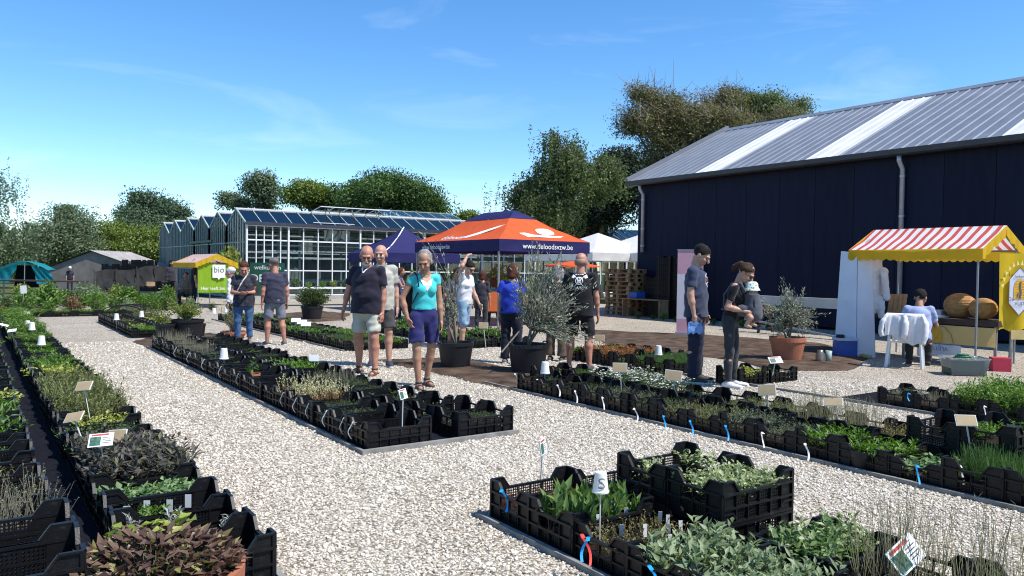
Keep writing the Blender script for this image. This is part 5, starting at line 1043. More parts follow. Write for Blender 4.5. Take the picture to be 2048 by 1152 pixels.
# ================================================================== tents
def cloth(name, col, trans=.3, **k): return M(name, col, .75, .07, 3, .25, 30, spec=.25, trans=trans, **k)
POLE = M('grey_tent_pole', (.27,.28,.29), .45, .1, 5, metal=.4)
WHITEP = M('white_print', (.80,.80,.80), .7, .04)
def panel(name, a, b, c, d, m, parent, sag=.06, n=10, wr=.012):
    """slack cloth panel a-b (lower edge) to d-c (upper edge), hanging in slightly"""
    a, b, c, d = (Vector(p) for p in (a, b, c, d)); nr = (b-a).cross(d-a).normalized(); bm = MB(); vs = []
    for j in range(n+1):
        for i in range(n+1):
            u, v = i/n, j/n; p = a.lerp(b, u).lerp(d.lerp(c, u), v); vs.append(p - nr*(sag*4*v*(1-v)*.8+sag*.5*math.sin(PI*u)*(1-v)) + nr*wr*math.sin(u*17+v*9)*math.sin(v*PI))
    bm.add(vs, [(j*(n+1)+i, j*(n+1)+i+1, (j+1)*(n+1)+i+1, (j+1)*(n+1)+i) for j in range(n) for i in range(n)])
    return bm.build(name, m, parent, smooth=True)
def valance(a, b, h, m, parent, name='valance'):
    a, b = Vector(a), Vector(b); L = (b-a).length; n = int(L/.09); nr = (b-a).cross(Vector((0,0,1))).normalized(); bm = MB(); vs = []
    for j in range(4):
        for i in range(n+1):
            u = i/n; vs.append(a.lerp(b, u)+Vector((0,0,-h*j/3)) + nr*(.010*math.sin(u*31+j*.8)*(j/3) + .006*math.sin(u*11+j*2)))
    bm.add(vs, [(j*(n+1)+i, (j+1)*(n+1)+i, (j+1)*(n+1)+i+1, j*(n+1)+i+1) for j in range(3) for i in range(n)]); return bm.build(name, m, parent, smooth=True)
def frame_tent(label, x, y, w, d, z, zr, ridge, mats, capm=None, capf=.7, vh=.3, name='market_tent', legs=True, flat=None):
    """rectangular pop-up tent; near corner at x, y; w along X, d along Y; ridge length along Y"""
    t = thing(name, label, 'tent', (x, y, 0)); cx, cy = w/2, d/2; r0, r1 = Vector((cx, cy-ridge/2, zr)), Vector((cx, cy+ridge/2, zr)); C = [Vector((0,0,z)), Vector((w,0,z)), Vector((w,d,z)), Vector((0,d,z))]
    for a, b, p, q in ((C[0],C[1],r0,r0), (C[1],C[2],r1,r0), (C[2],C[3],r1,r1), (C[3],C[0],r0,r1)):
        # lower edge a-b, upper edge q(above a)-p(above b)
        if capm:
            f = capf; a2, b2 = a.lerp(q, f), b.lerp(p, f)
            panel('roof_panel', a, b, b2, a2, mats, t, .05); panel('cap_panel', a2, b2, p, q, capm, t, -.03, 6)
        else: panel('roof_panel', a, b, p, q, mats, t, .08)
        valance(a, b, vh, flat or capm or mats, t)
    for c in C: b = MB(); b.box((c.x*.97+cx*.03, c.y*.97+cy*.03, z/2), (.04,.04,z)); b.build('leg', POLE, t)
    for a, b_ in zip(C, C[1:]+C[:1]): b = MB(); b.bar(a.lerp(Vector((cx,cy,z)), .03)-Vector((0,0,.06)), b_.lerp(Vector((cx,cy,z)), .03)-Vector((0,0,.06)), .025, .025); b.build('frame_bar', POLE, t)
    return t
ORANGE, NAVY = cloth('orange_tent_cloth', (.74,.125,.035), .32), cloth('navy_tent_cloth', (.022,.022,.105), .18)
WHT = cloth('white_tent_cloth', (.80,.80,.79), .35)
tx, ty = 10.9, 16.1
rA, rB = onX(964,425,tx+1.5), onX(1020,420,tx+1.5)
ot = frame_tent('orange and navy pop-up tent with white web address', tx, ty, 3.0, 4.5, 2.31, (rA.z+rB.z)/2-.02, 1.45, ORANGE, NAVY, .70, .31)
MX = lambda x, y, z, a, b: Matrix(((a[0], b[0], a[1]*b[2]-a[2]*b[1], x), (a[1], b[1], a[2]*b[0]-a[0]*b[2], y), (a[2], b[2], a[0]*b[1]-a[1]*b[0], z), (0,0,0,1)))
words('lettering', 'www.deloodsvzw.be', .20, WHITEP, ot, MX(1.55, -.025, 2.145, (1,0,0), (0,0,1)))
words('lettering', 'www.deloodsvzw.be', .19, WHITEP, ot, MX(-.025, 3.2, 2.145, (0,-1,0), (0,0,1)))
def roofprint(t, polys, o, ax, ay, name='logo'):
    b = MB(); X, Y = Vector(ax).normalized(), Vector(ay).normalized()
    N_ = X.cross(Y); vv, ff = [], []
    for c_ in t.children:
        if c_.name.startswith('roof_panel'): k_ = len(vv); vv += [v.co for v in c_.data.vertices]; ff += [tuple(i+k_ for i in q.vertices) for q in c_.data.polygons]
    bv = BVHTree.FromPolygons(vv, ff)
    def put(u, v):
        q = Vector(o)+X*u+Y*v; h = bv.ray_cast(q+N_*.4, -N_); return h[0]+N_*.008 if h[0] else q
    for p in polys: b.add([put(u, v) for u, v in p], [tuple(range(len(p)))])
    return b.build(name, WHITEP, t)
sl1 = Vector((1.5, 0, (rA.z-2.31))).normalized(); 
o1 = Vector((0, 2.2, 2.31)) + sl1*.33 + Vector((-.4,0,.92)).normalized()*.02
roofprint(ot, [[(-.05,-.08),(.35,.10),(.95,.42),(1.35,.66),(1.15,.36),(.75,.10),(.3,-.10)]] + [[(x+.0, y) for x, y in p] for p in glyphs('deloods', .34, -.5, -.08)], o1, (0,-1,0), sl1)
sl2 = Vector((0, 1.5, rA.z-2.31)).normalized(); o2 = Vector((1.6, 0, 2.31)) + sl2*.36 + Vector((0,-.5,.9)).normalized()*.02
roofprint(ot, [[(.25+.30*math.cos(a), .22+.20*math.sin(a)) for a in np.linspace(0, 2*PI, 16)[:-1]], [(-.65,.02),(.0,.03),(.75,.0),(.5,-.12),(-.55,-.12)], [(-.70,.08),(-.5,.12),(-.2,.04),(-.65,.0)]], o2, (1,0,0), sl2)
c = PD(768,505,26); pk = PD(806,454,27.5)
nt = frame_tent('plain navy pop-up tent with white piping next to the orange one', c.x, c.y, 3.0, 3.0, c.z, pk.z, .05, NAVY, None, .7, .33)
b = MB(); b.tube([Vector((.0,.0,c.z+.02)), Vector((.45,.45,c.z+(pk.z-c.z)*.22)), Vector((1.0,1.0,c.z+(pk.z-c.z)*.58)), Vector((1.5,1.5,pk.z+.02))], .022, 6); b.build('piping', WHITEP, nt)
for i, (px, lab) in enumerate(((1196, 'white peaked pop-up tent behind the pallets'), (1290, 'second white pop-up tent cut off by the warehouse corner'))):
    pk = PD(px, 466, 37+i*.6); frame_tent(lab, pk.x-2.5, pk.y-2.5, 5, 5, PD(px, 507, 36).z, pk.z, .05, WHT, None, .7, .36)
c = PD(1143,531,25); ps = thing('parasol', 'flat orange parasol in front of the white tents', 'parasol', (c.x, c.y, 0))
b = MB(); b.lathe([(.92,c.z-.05),(.9,c.z),(.45,c.z+.08),(.02,c.z+.14)], 16); b.build('canopy', ORANGE, ps); b = MB(); b.tube([(0,0,0),(0,0,c.z+.1)], .02, 8); b.build('pole', POLE, ps)
for i, a in enumerate(((985,655),)):
    g = G(*a); ch = thing('chair', 'orange chair under the orange tent', 'chair', (g.x-.0, g.y-.05, 0), heading(0)); om = M('orange_chair_plastic', (.62,.13,.03), .5, .08)
    b = MB(); b.box((0,0,.45), (.42,.42,.04)); b.build('seat', om, ch); b = MB(); b.box((0,.21,.70), (.42,.03,.5)); b.build('backrest', om, ch)
    for s in ((-.18,-.18),(.18,-.18),(-.18,.18),(.18,.18)): b = MB(); b.tube([(s[0],s[1],0),(s[0],s[1],.44)], .014, 6); b.build('leg', om, ch)
# ================================================================== beekeepers' stall
YEL = cloth('yellow_valance_cloth', (.74,.50,.03), .45)
def stripes(name, c1, c2, n, axis='Y'):
    m = cloth(name, c1, .35); nn, l = m.node_tree.nodes, m.node_tree.links; t = nn.new('ShaderNodeTexCoord'); s = nn.new('ShaderNodeSeparateXYZ'); l.new(t.outputs['Object'], s.inputs[0])
    w = nn.new('ShaderNodeMath'); w.operation = 'MULTIPLY'; w.inputs[1].default_value = n; f = nn.new('ShaderNodeMath'); f.operation = 'FRACT'; g = nn.new('ShaderNodeMath'); g.operation = 'GREATER_THAN'; g.inputs[1].default_value = .56
    l.new(s.outputs[axis], w.inputs[0]); l.new(w.outputs[0], f.inputs[0]); l.new(f.outputs[0], g.inputs[0]); mx = nn.new('ShaderNodeMix'); mx.data_type = 'RGBA'; l.new(g.outputs[0], mx.inputs[0]); mx.inputs[6].default_value = c1+(1,); mx.inputs[7].default_value = c2+(1,)
    l.new(mx.outputs[2], nn['Principled BSDF'].inputs['Base Color'])
    for q in nn:
        if q.type == 'BSDF_TRANSLUCENT': l.new(mx.outputs[2], q.inputs['Color'])
    return m
def scallop(a, b, h, m, parent, n=18, name='valance', dip=.0):
    a, b = Vector(a), Vector(b); bm = MB(); vs = []; k = n*4; nr = (b-a).cross(Vector((0,0,1))).normalized()
    for i in range(k+1):
        u = i/k; p = a.lerp(b, u) - Vector((0,0,dip*math.sin(PI*u))); e = h-.035*abs(math.sin(PI*u*n)); wv = nr*(.014*math.sin(u*23)); vs += [p, p-Vector((0,0,h*.5))+wv*.6, p-Vector((0,0,h-.035+.035*abs(math.sin(PI*u*n))))+wv]
    bm.add(vs, [q for i in range(k) for q in ((3*i,3*i+1,3*i+4,3*i+3),(3*i+1,3*i+2,3*i+5,3*i+4))]); return bm.build(name, m, parent, smooth=True)
def stall(label, x, y, L, D, ze, zr, smat, name='market_stall', n=16):
    """market stall, eaves along Y; near corner x, y"""
    t = thing(name, label, 'stall', (x, y, 0)); o = .12
    for a, b_ in ((Vector((-o,-o,ze)), Vector((-o,L+o,ze))), (Vector((D+o,L+o,ze)), Vector((D+o,-o,ze)))):
        ra, rb = Vector((D/2, a.y, zr)), Vector((D/2, b_.y, zr)); panel('roof_panel', b_, a, ra, rb, smat, t, .03, 14, .008); scallop(a, b_, .20, YEL, t, n)
    for yy in (-o, L+o):
        for s in (-1, 1): scallop((D/2+s*(D/2+o), yy, ze) if s < 0 else (D/2, yy, zr), (D/2, yy, zr) if s < 0 else (D/2+D/2+o, yy, ze), .20, YEL, t, 6, 'gable_valance')
    for px, py in ((0,0),(0,L),(D,0),(D,L)): b = MB(); b.tube([(px,py,0),(px,py,ze+.03)], .018, 8); b.build('post', POLE, t)
    b = MB(); b.tube([(D/2,0,zr-.03),(D/2,L,zr-.03)], .02, 6); b.build('ridge_pole', POLE, t)
    for px in (0, D): b = MB(); b.tube([(px,0,ze),(px,L,ze)], .018, 6); b.build('eaves_pole', POLE, t)
    for py in (0, L): b = MB(); b.tube([(0,py,ze),(D/2,py,zr-.03),(D,py,ze)], .018, 6); b.build('gable_pole', POLE, t)
    return t
SX, SY, SL, SD = 13.68, 6.02, 2.12, 1.45
zr = onX(1890,455,SX+SD/2).z
bs = stall('market stall with red and white striped roof and yellow scalloped edge', SX, SY, SL, SD, 2.0, zr, stripes('red_white_stripe', (.80,.78,.76), (.62,.10,.09), 6.2))
def table(label, x, y, w, d, h, m, rz=0.0, thick=.05):
    t = thing('table', label, 'table', (x, y, 0), rz); b = MB(); b.box((0,0,h-thick/2), (w,d,thick)); b.build('table_top', m, t)
    for sx in (-1, 1):
        for sy in (-1, 1): b = MB(); b.box((sx*(w/2-.06), sy*(d/2-.06), (h-thick)/2), (.04,.04,h-thick)); b.build('leg', POLE, t)
    return t
WOOD = M('raw_wood', (.36,.235,.13), .8, .25, 5, .3, 30); DWOOD = M('dark_table_wood', (.05,.028,.018), .7, .3, 5)
table('dark wooden display table under the striped stall', 14.25, 6.55, .7, 1.55, .80, DWOOD, 0, .10)
table('second table piled with frames at the back of the bee stall', 14.6, 8.05, .7, 1.1, .78, DWOOD)
def drape(name, label, cat, a, b_, z1, z0, m, wav=.02):
    """hanging cloth from a to b (xy), z1 down to z0"""
    a, b_ = Vector((a[0], a[1], 0)), Vector((b_[0], b_[1], 0)); L = (b_-a).length; n = max(8, int(L/.05)); nr = (b_-a).cross(Vector((0,0,1))).normalized(); t = thing(name, label, cat, (a.x, a.y, 0)); bm = MB(); vs = []
    for j in range(9):
        for i in range(n+1):
            u, v = i/n, j/8; vs.append((b_-a)*u + Vector((0,0,z1+(z0-z1)*v)) + nr*wav*v*(math.sin(u*14+v*2)+.5*math.sin(u*31)))
    bm.add(vs, [(j*(n+1)+i, (j+1)*(n+1)+i, (j+1)*(n+1)+i+1, j*(n+1)+i+1) for j in range(8) for i in range(n)]); bm.build('sheet', m, t, smooth=True); return t
CREAM = cloth('cream_banner_cloth', (.68,.53,.22), .3); GOLD = cloth('golden_flag_cloth', (.78,.56,.03), .4); LILAC = M('pale_print', (.62,.62,.70), .7, .05); AMBER = M('amber_print', (.74,.40,.03), .7, .15, 20); INK = M('dark_print', (.10,.09,.11), .8, .05)
bn = drape('banner', 'cream banner with beehive print hanging from the display table', 'banner', (13.88,7.35), (13.88,5.80), .68, .36, CREAM, .008)
def flatshape(name, polys, m, parent, o, ax, ay=(0,0,1), lift=.02):
    b = MB(); X, Y = Vector(ax), Vector(ay); N = X.cross(Y)
    for p in polys: b.add([Vector(o)+X*u+Y*v+N*lift for u, v in p], [tuple(range(len(p)))])
    return b.build(name, m, parent)
def arch(w, h): return [(-w/2,0),(w/2,0)]+[(w/2*math.cos(a), h*.5+h*.5*math.sin(a)) for a in np.linspace(0, PI, 9)]
flatshape('beehive_print', [arch(.30,.25)], AMBER, bn, (0,-.55,.38), (0,-1,0))
flatshape('outline_print', strip([(-.34,.0),(-.30,.16),(-.18,.28),(0,.31),(.18,.28),(.30,.16),(.34,0)], .012), M('brown_print',(.30,.20,.08),.8), bn, (0,-.55,.37), (0,-1,0), lift=.022)
b2 = drape('banner', 'white pennant with lilac point hanging below the cream banner', 'banner', (13.90,7.1), (13.90,6.35), .34, .12, M('white_banner_cloth',(.72,.72,.74),.8,.06), .01)
flatshape('pennant_print', [[(-.24,.20),(0,.0),(.24,.20)]], LILAC, b2, (0,-.38,.13), (0,-1,0)); flatshape('lettering', [[(-x, -y) for x, y in p] for p in glyphs('VLIJTIG', .10)], M('blue_print',(.12,.14,.30),.8), b2, (0,-.38,.27), (0,-1,0), lift=.024)
# flag on the gable end
fp = thing('flag', 'yellow flag with hexagon beehive emblem on the stall corner', 'flag', (14.0,5.80,0))
fa = Vector((14.02,5.78,0)); fx = _r0*.93+_f0*.05; W2, Ht = .62, 1.28; bm = MB(); vs = []
for j in range(13):
    for i in range(11): u, v = i/10, j/12; vs.append(Vector((0,0,1.93-Ht*v+ (0 if j < 12 else .03*math.sin(i)))) + fx*(W2*(u-.06)) + (-_f0)*(.03*math.sin(u*9+v*2)*(.3+v)))
bm.add(vs, [(j*11+i, (j+1)*11+i, (j+1)*11+i+1, j*11+i+1) for j in range(12) for i in range(10)]); bm.build('flag_cloth', GOLD, fp, smooth=True)
b = MB(); b.tube([fx*.27+Vector((0,.03,0))+_f0*.05, fx*.30+_f0*.05+Vector((0,0,1.96))], .02, 8); b.build('flag_pole', POLE, fp)
hexa = [(.235*math.cos(a)*.95, .40*math.sin(a)) for a in (PI/2, PI/2+1.05, -PI/2-1.05, -PI/2, -PI/2+1.05, PI/2-1.05)]
fo = fx*(W2*.5)+Vector((0,0,1.30))-_f0*.045
flatshape('sun_ray_print', [[(.30*math.cos(a-.09), .44*math.sin(a-.09)), (.30*math.cos(a+.09), .44*math.sin(a+.09)), (.35*math.cos(a), .52*math.sin(a))] for a in np.linspace(.2, PI-.2, 12)], M('pale_yellow_print',(.80,.72,.25),.8), fp, fo, fx, lift=.008)
flatshape('emblem_print', [hexa[::1]], LILAC, fp, fo, fx, lift=.012); flatshape('outline_print', strip(hexa+hexa[:1], .012), INK, fp, fo, fx, lift=.016)
flatshape('beehive_print', [arch(.22,.34)], AMBER, fp, fo-Vector((0,0,.13)), fx, lift=.018); flatshape('straw_print', [q for z in np.arange(.03,.30,.045) for q in strip([(-.09,z),(.09,z)], .006)], M('brown_print',(.30,.20,.08)), fp, fo-Vector((0,0,.13)), fx, lift=.022)
flatshape('figure_print', strip([(0,.0),(.02,.1),(.0,.2),(.01,.28)], .03)+strip([(-.04,.02),(-.03,.10)], .02), INK, fp, fo-Vector((0,0,.12)), fx, lift=.026)
flatshape('lettering', glyphs('De', .09, -.165, -.13) + glyphs('Imkers', .07, 0, .245) + glyphs('VLIJT', .085, 0, -.205), INK, fp, fo, fx, lift=.026)
cr = drape('cloth', 'cream cloth tail below the yellow flag', 'cloth', (14.02+.12,5.76-.08), (14.02+.45,5.76-.32), .66, .50, CREAM, .01)
# skeps of coiled straw
STRAW = M('coiled_straw', (.40,.215,.075), .85, .25, 14, .8, 60)
for i, (px, py, r, lab) in enumerate(((1920,612,.255,'large round straw skep on the display table'), (1966,620,.215,'smaller straw skep beside the large one'))):
    p = onX(px, py, 14.35-.12*i); sk = thing('straw_skep', lab, 'beehive', (p.x, p.y, .80+r*.86), heading(20)); pr = []
    for k in range(26): a = PI*k/25; pr.append((max(.004, r*math.sin(a)*(1+.03*math.sin(k*PI))), -r*.86*math.cos(a)))
    b = MB()
    for (r0, z0), (r1, z1) in zip(pr, pr[1:]): b.lathe([(r0,z0),((r0+r1)/2+.012,(z0+z1)/2),(r1,z1)], 22)
    b.build('coil', STRAW, sk, smooth=True); b = MB(); b.lathe([(.06,0),(.04,.02),(0,.0)], 10); o = b.build('entrance', INK, sk); o.location = (0,-r*.97,-r*.2); o.rotation_euler = (PI/2,0,0)
pp = thing('paper_stack', 'white papers lying on the display table', 'papers', (14.1,6.95,.80)); b = MB(); b.box((0,0,.01), (.3,.42,.02)); b.box((.02,.02,.028), (.28,.38,.014), .15); b.build('sheet', M('paper_white',(.78,.78,.76),.7,.04), pp)
tb = thing('tray', 'clear plastic tray behind the papers', 'tray', (14.35,7.1,.80)); b = MB(); b.box((0,0,.005), (.3,.5,.01)); [b.box(c, d) for c, d in (((-.15,0,.06),(.01,.5,.12)),((.15,0,.06),(.01,.5,.12)),((0,-.25,.06),(.3,.01,.12)),((0,.25,.06),(.3,.01,.12)))]; b.build('tray_body', M('milky_plastic',(.45,.48,.50),.3,.1,5), tb)
for i, (dx, dy, rz, lab) in enumerate(((14.6,8.42,.2,'wooden frame box leaning at the back of the stall'),(14.55,7.85,-.15,'slatted wooden box next to the leaning one'))):
    bx = thing('wooden_box', lab, 'box', (dx,dy,.78), rz)
    for k in range(4): b = MB(); b.box((-.2+.13*k,0,.2), (.10,.02,.40)); o = b.build('slat', WOOD, bx); o.rotation_euler = (.12,0,0)
    b = MB(); b.box((0,-.03,.36), (.52,.03,.06)); b.box((0,-.03,.06), (.52,.03,.06)); b.build('batten', WOOD, bx)
# white board, hanging suit, cool box
wb = thing('display_board', 'tall white folding board at the end of the bee stall', 'board', (13.45,8.42,0)); WB = M('white_board', (.66,.68,.74), .6, .05, 3)
p0, p1 = onX(1672,690,13.45), onX(1689,497,13.5); 
b = MB(); b.add([(0,.02,.0),(0,-.42,.0),(.12,-.32,1.95),(.12,.0,1.98),(.03,.02,.0),(.03,-.42,.0),(.15,-.32,1.95),(.15,.0,1.98)], [(0,1,2,3),(7,6,5,4),(0,3,7,4),(1,5,6,2),(3,2,6,7)]); b.build('board_panel', WB, wb)
b = MB(); b.add([(.02,-.43,.0),(.30,-.62,.0),(.32,-.50,1.9),(.14,-.33,1.93),(.05,-.43,.0),(.33,-.62,.0),(.35,-.5,1.9),(.17,-.33,1.93)], [(0,1,2,3),(7,6,5,4),(1,5,6,2),(3,2,6,7)]); b.build('board_panel', WB, wb)
flatshape('lettering', glyphs('ap', .13), M('faint_print',(.80,.80,.82),.7), wb, (.06,-.12,1.02), (0,-1,0), lift=.012)
g = onX(1752,580,13.95); bsuit = thing('bee_suit', 'white beekeeper suit hanging inside the stall', 'overalls', (g.x, g.y, 0)); SUITM = fabric('white_suit_cloth', (.68,.67,.68), .08)
V, Q = volume([rc((0,0,1.75),(0,0,1.3), .13, .16, (1.2,.5,1)), rc((0,0,1.35),(.0,.02,1.0), .17, .19, (1.1,.45,1)), rc((.0,.14,1.62),(.0,.2,1.15), .06, .05), rc((.0,-.14,1.62),(.0,-.22,1.10), .07, .055), rc((0,.08,1.05),(0,.1,.75), .10, .07, (.7,1,1)), rc((0,-.07,1.05),(0,-.12,.78), .10, .06, (.7,1,1)), el((0,0,1.84), (.08,.11,.1))], .015, .03, .008, 2); ob('suit', npmesh('suit', V, Q, SUITM, None, True, 4), bsuit)
b = MB(); b.box((-.09,.05,1.84), (.02,.13,.13)); b.build('veil', INK, bsuit)
g = G(1690,713); cb = thing('cool_box', 'blue cool box with grey lid beside the white board', 'cool box', (g.x, g.y+.05, 0), heading(0)-.1)
b = MB(); b.box((0,.12,.16), (.36,.28,.32)); b.build('box_body', M('blue_plastic',(.015,.07,.34),.4,.1), cb, ); b = MB(); b.box((0,.12,.335), (.38,.30,.04)); b.build('lid', M('pale_lid',(.55,.57,.60),.5,.05), cb); b = MB(); b.tube([(-.19,.12,.28),(-.19,-.02,.37),(.19,-.02,.37),(.19,.12,.28)], .012, 6); b.build('handle', M('pale_lid',(.55,.57,.60)), cb)
b = MB(); b.box((.08,.1,.385), (.12,.1,.06)); o = b.build('pouch', M('black_bag_cloth',(.014,.014,.02)), None); o.location = cb.matrix_basis @ Vector((0,0,0)); o.rotation_euler = cb.rotation_euler; tag(o, 'small black pouch on the cool box lid', 'pouch')
# plastic chair with white jackets
PLA = M('white_chair_plastic', (.70,.70,.69), .45, .05, 4)
g = G(1806,734); pc = thing('plastic_chair', 'white plastic garden chair in front of the bee stall', 'chair', (g.x+.05, g.y, 0), heading(150))
b = MB(); b.box((0,.0,.43), (.46,.44,.03)); b.build('seat', PLA, pc)
for sx in (-1, 1):
    b = MB(); b.tube([(sx*.27,-.24,0),(sx*.235,-.20,.43),(sx*.23,-.24,.86)], [.03,.026,.018], 6); b.build('leg', PLA, pc); b = MB(); b.tube([(sx*.27,.24,0),(sx*.245,.2,.43),(sx*.25,.18,.64)], [.03,.026,.024], 6); b.build('leg', PLA, pc); b = MB(); b.tube([(sx*.24,-.24,.62),(sx*.255,.0,.65),(sx*.25,.2,.64)], .026, 6, squash=.5); b.build('armrest', PLA, pc)
for k in range(5): b = MB(); b.box((-.16+.08*k,-.225,.65), (.05,.018,.42)); b.build('back_slat', PLA, pc)
b = MB(); b.tube([(-.23,-.24,.85),(0,-.245,.89),(.23,-.24,.85)], .024, 6); b.build('top_rail', PLA, pc)
jk = thing('jacket', 'white hooded jackets draped over the plastic chair', 'jacket', pc.location, heading(150))
def garment(x0, x1, zb, ph):
    bm = MB(); vs = []; n, m_ = 16, 12
    for j in range(m_+1):
        v = j/m_
        for i in range(n+1):
            u = i/n; w = .86+.14*v; x = (x0+x1)/2+(x1-x0)*(u-.5)*w; fold = .022*math.sin(u*13+ph)*v + .012*math.sin(u*29+ph*2+v*3)*v
            if v < .2: y, z = -.15-.115*(v/.2), .885+.025*math.sin(v/.2*PI)
            else: y, z = -.268-.03*math.sin((v-.2)*2.2)-fold, .885-(.885-zb-.05*math.sin(u*6+ph))*((v-.2)/.8)
            vs.append((x, y, z))
    bm.add(vs, [(j*(n+1)+i, j*(n+1)+i+1, (j+1)*(n+1)+i+1, (j+1)*(n+1)+i) for j in range(m_) for i in range(n)]); return bm.build('coat', SUITM, jk, smooth=True)
garment(-.30, .04, .50, .3); garment(-.03, .30, .44, 1.9)
for pts, rr_ in (([(-.27,-.25,.88),(-.335,-.30,.76),(-.355,-.32,.60),(-.33,-.33,.52)], [.03,.052,.050,.042]), ([(.0,-.27,.87),(.02,-.335,.74),(.005,-.35,.58),(-.02,-.345,.50)], [.03,.05,.048,.04]), ([(.26,-.26,.88),(.315,-.31,.74),(.31,-.34,.56),(.27,-.35,.41)], [.03,.052,.050,.04])):
    b = MB(); q = []; rq = []
    for i in range(13): 
        a_ = i/12*3; k_ = min(int(a_), 2); f_ = a_-k_; q.append(Vector(pts[k_]).lerp(Vector(pts[k_+1]), f_)); rq.append((rr_[k_]*(1-f_)+rr_[k_+1]*f_)*(1+.10*math.sin(i*2.3)))
    b.tube(q, rq, 10, True, .7); b.build('sleeve', SUITM, jk, smooth=True)
# tub, red crate, metal jar and bits on the soil
g = G(1948,752); tu = thing('storage_tub', 'translucent plastic tub with dark green contents by the stall post', 'tub', (g.x, g.y+.15, 0), heading(-8))
mk = nodes('frosted_plastic'); mk[3].inputs['Base Color'].default_value = (.62,.68,.70,1); mk[3].inputs['Transmission Weight'].default_value = .85; mk[3].inputs['Roughness'].default_value = .3
b = MB(); 
for s, (w0, w1, d0, d1) in enumerate(((.24,.29,.17,.21),)): b.add([(-w0,-d0,.01),(w0,-d0,.01),(w0,d0,.01),(-w0,d0,.01),(-w1,-d1,.27),(w1,-d1,.27),(w1,d1,.27),(-w1,d1,.27)], [(0,3,2,1),(0,1,5,4),(1,2,6,5),(2,3,7,6),(3,0,4,7)])
b.build('tub_body', mk[0], tu); b = MB(); b.tube([(-.3,-.22,.272),(.3,-.22,.272),(.3,.22,.272),(-.3,.22,.272),(-.3,-.22,.272)], .01, 5); b.build('rim', mk[0], tu)
b = MB(); b.box((.02,0,.13), (.48,.34,.23)); b.build('contents', M('dark_green_plastic',(.015,.06,.04),.5,.4,8), tu)
for k in range(4): b = MB(); b.tube([(.02+(.16-.03*k)*math.cos(a), (.13-.02*k)*math.sin(a), .24+.025*k) for a in np.linspace(0, 2*PI, 17)], .014, 6); b.build('hose_coil', M('green_hose',(.02,.14,.075),.5,.2), tu)
g = G(1995,740); rcx = thing('red_box', 'small red and white cardboard box behind the tub', 'box', (g.x, g.y, 0), heading(0)-.3); b = MB(); b.box((0,.12,.11), (.26,.24,.22)); b.build('carton', M('red_carton',(.50,.03,.06),.6,.1), rcx); flatshape('lettering', glyphs('16', .13), WHITEP, rcx, (0,0,.11), (1,0,0), lift=.006)
g = G(1640,727); jr = thing('jar', 'squat metal jar standing on the soil', 'jar', (g.x, g.y, 0)); b = MB(); b.lathe([(0,.0),(.07,.0),(.075,.02),(.075,.17),(.05,.20),(.05,.23),(0,.235)], 16); b.build('jar_body', M('tarnished_metal',(.30,.25,.20),.35,.3,8,metal=.7), jr, smooth=True)
g = G(1657,727); jr = thing('beaker', 'slim grey beaker beside the metal jar', 'beaker', (g.x, g.y, 0)); b = MB(); b.lathe([(0,.0),(.04,.0),(.055,.22),(.05,.22),(.036,.01)], 14); b.build('beaker_body', M('grey_green_plastic',(.30,.40,.37),.5,.1), jr, smooth=True)
a, c = G(1668,705), G(1740,718); tb = thing('cardboard_tube', 'cream roll lying on the ground under the white board', 'tube', (a.x, a.y, .04)); b = MB(); b.tube([(0,0,0), c-a], .035, 10); b.build('roll', CREAM, tb, smooth=True)
# ================================================================== bio stall and welcome sign
g = G(396,617); bio = stall('small yellow stall with green bio banner near the greenhouse', g.x, g.y, 3.4, 1.22, PD(396,525,camdist(g)).z, PD(425,508,camdist(g)+1).z, stripes('yellow_white_stripe', (.78,.76,.74), (.60,.16,.10), 3.1), n=12)
d0 = camdist(g); zt, zb = PD(420,527,d0).z, PD(420,586,d0).z; GRN = cloth('lime_banner_cloth', (.30,.50,.03), .4)
bb = drape('banner', 'lime green bio banner on the end of the yellow stall', 'banner', (g.x-.02,g.y-.03), (g.x+1.0,g.y-.03), zt, zb, GRN, .02)
flatshape('logo_square', [[(-.22,-.24),(-.05,-.24),(0,-.32),(.05,-.24),(.22,-.24),(.22,.22),(-.22,.22)]], WHITEP, bb, (.70,-.05,zt-.26), (1,0,0)); flatshape('lettering', glyphs('bio', .30), M('grey_green_print',(.12,.18,.10),.8), bb, (.70,-.05,zt-.22), (1,0,0), lift=.03); flatshape('lettering', glyphs('Hier leeft bio', .155), WHITEP, bb, (.5,-.05,zb+.16), (1,0,0), lift=.03)
c1, c2 = PD(500,525,30), PD(569,525,30); ws = thing('welcome_sign', 'dark green welcome board behind the man in dotted T-shirt', 'sign', (c1.x, c1.y, 0)); zb = PD(535,592,30).z; zt = c1.z
L = math.hypot(c2.x-c1.x, c2.y-c1.y); b = MB(); rzz = math.atan2(c2.y-c1.y, c2.x-c1.x); ws.rotation_euler = (0,0,rzz); b.box((L/2,0,(zt+zb)/2), (L,.04,zt-zb)); b.build('sign_board', M('dark_green_board',(.008,.075,.045),.5,.08), ws)
for x in (.1, L-.1): b = MB(); b.box((x,.04,zt/2), (.05,.05,zt)); b.build('post', POLE, ws)
flatshape('lettering', glyphs('welkom in', .25, L*.52, zt-.19) + glyphs('DE', .42, L*.22, zt-.62), WHITEP, ws, (0,-.02,0), (1,0,0), lift=.004)
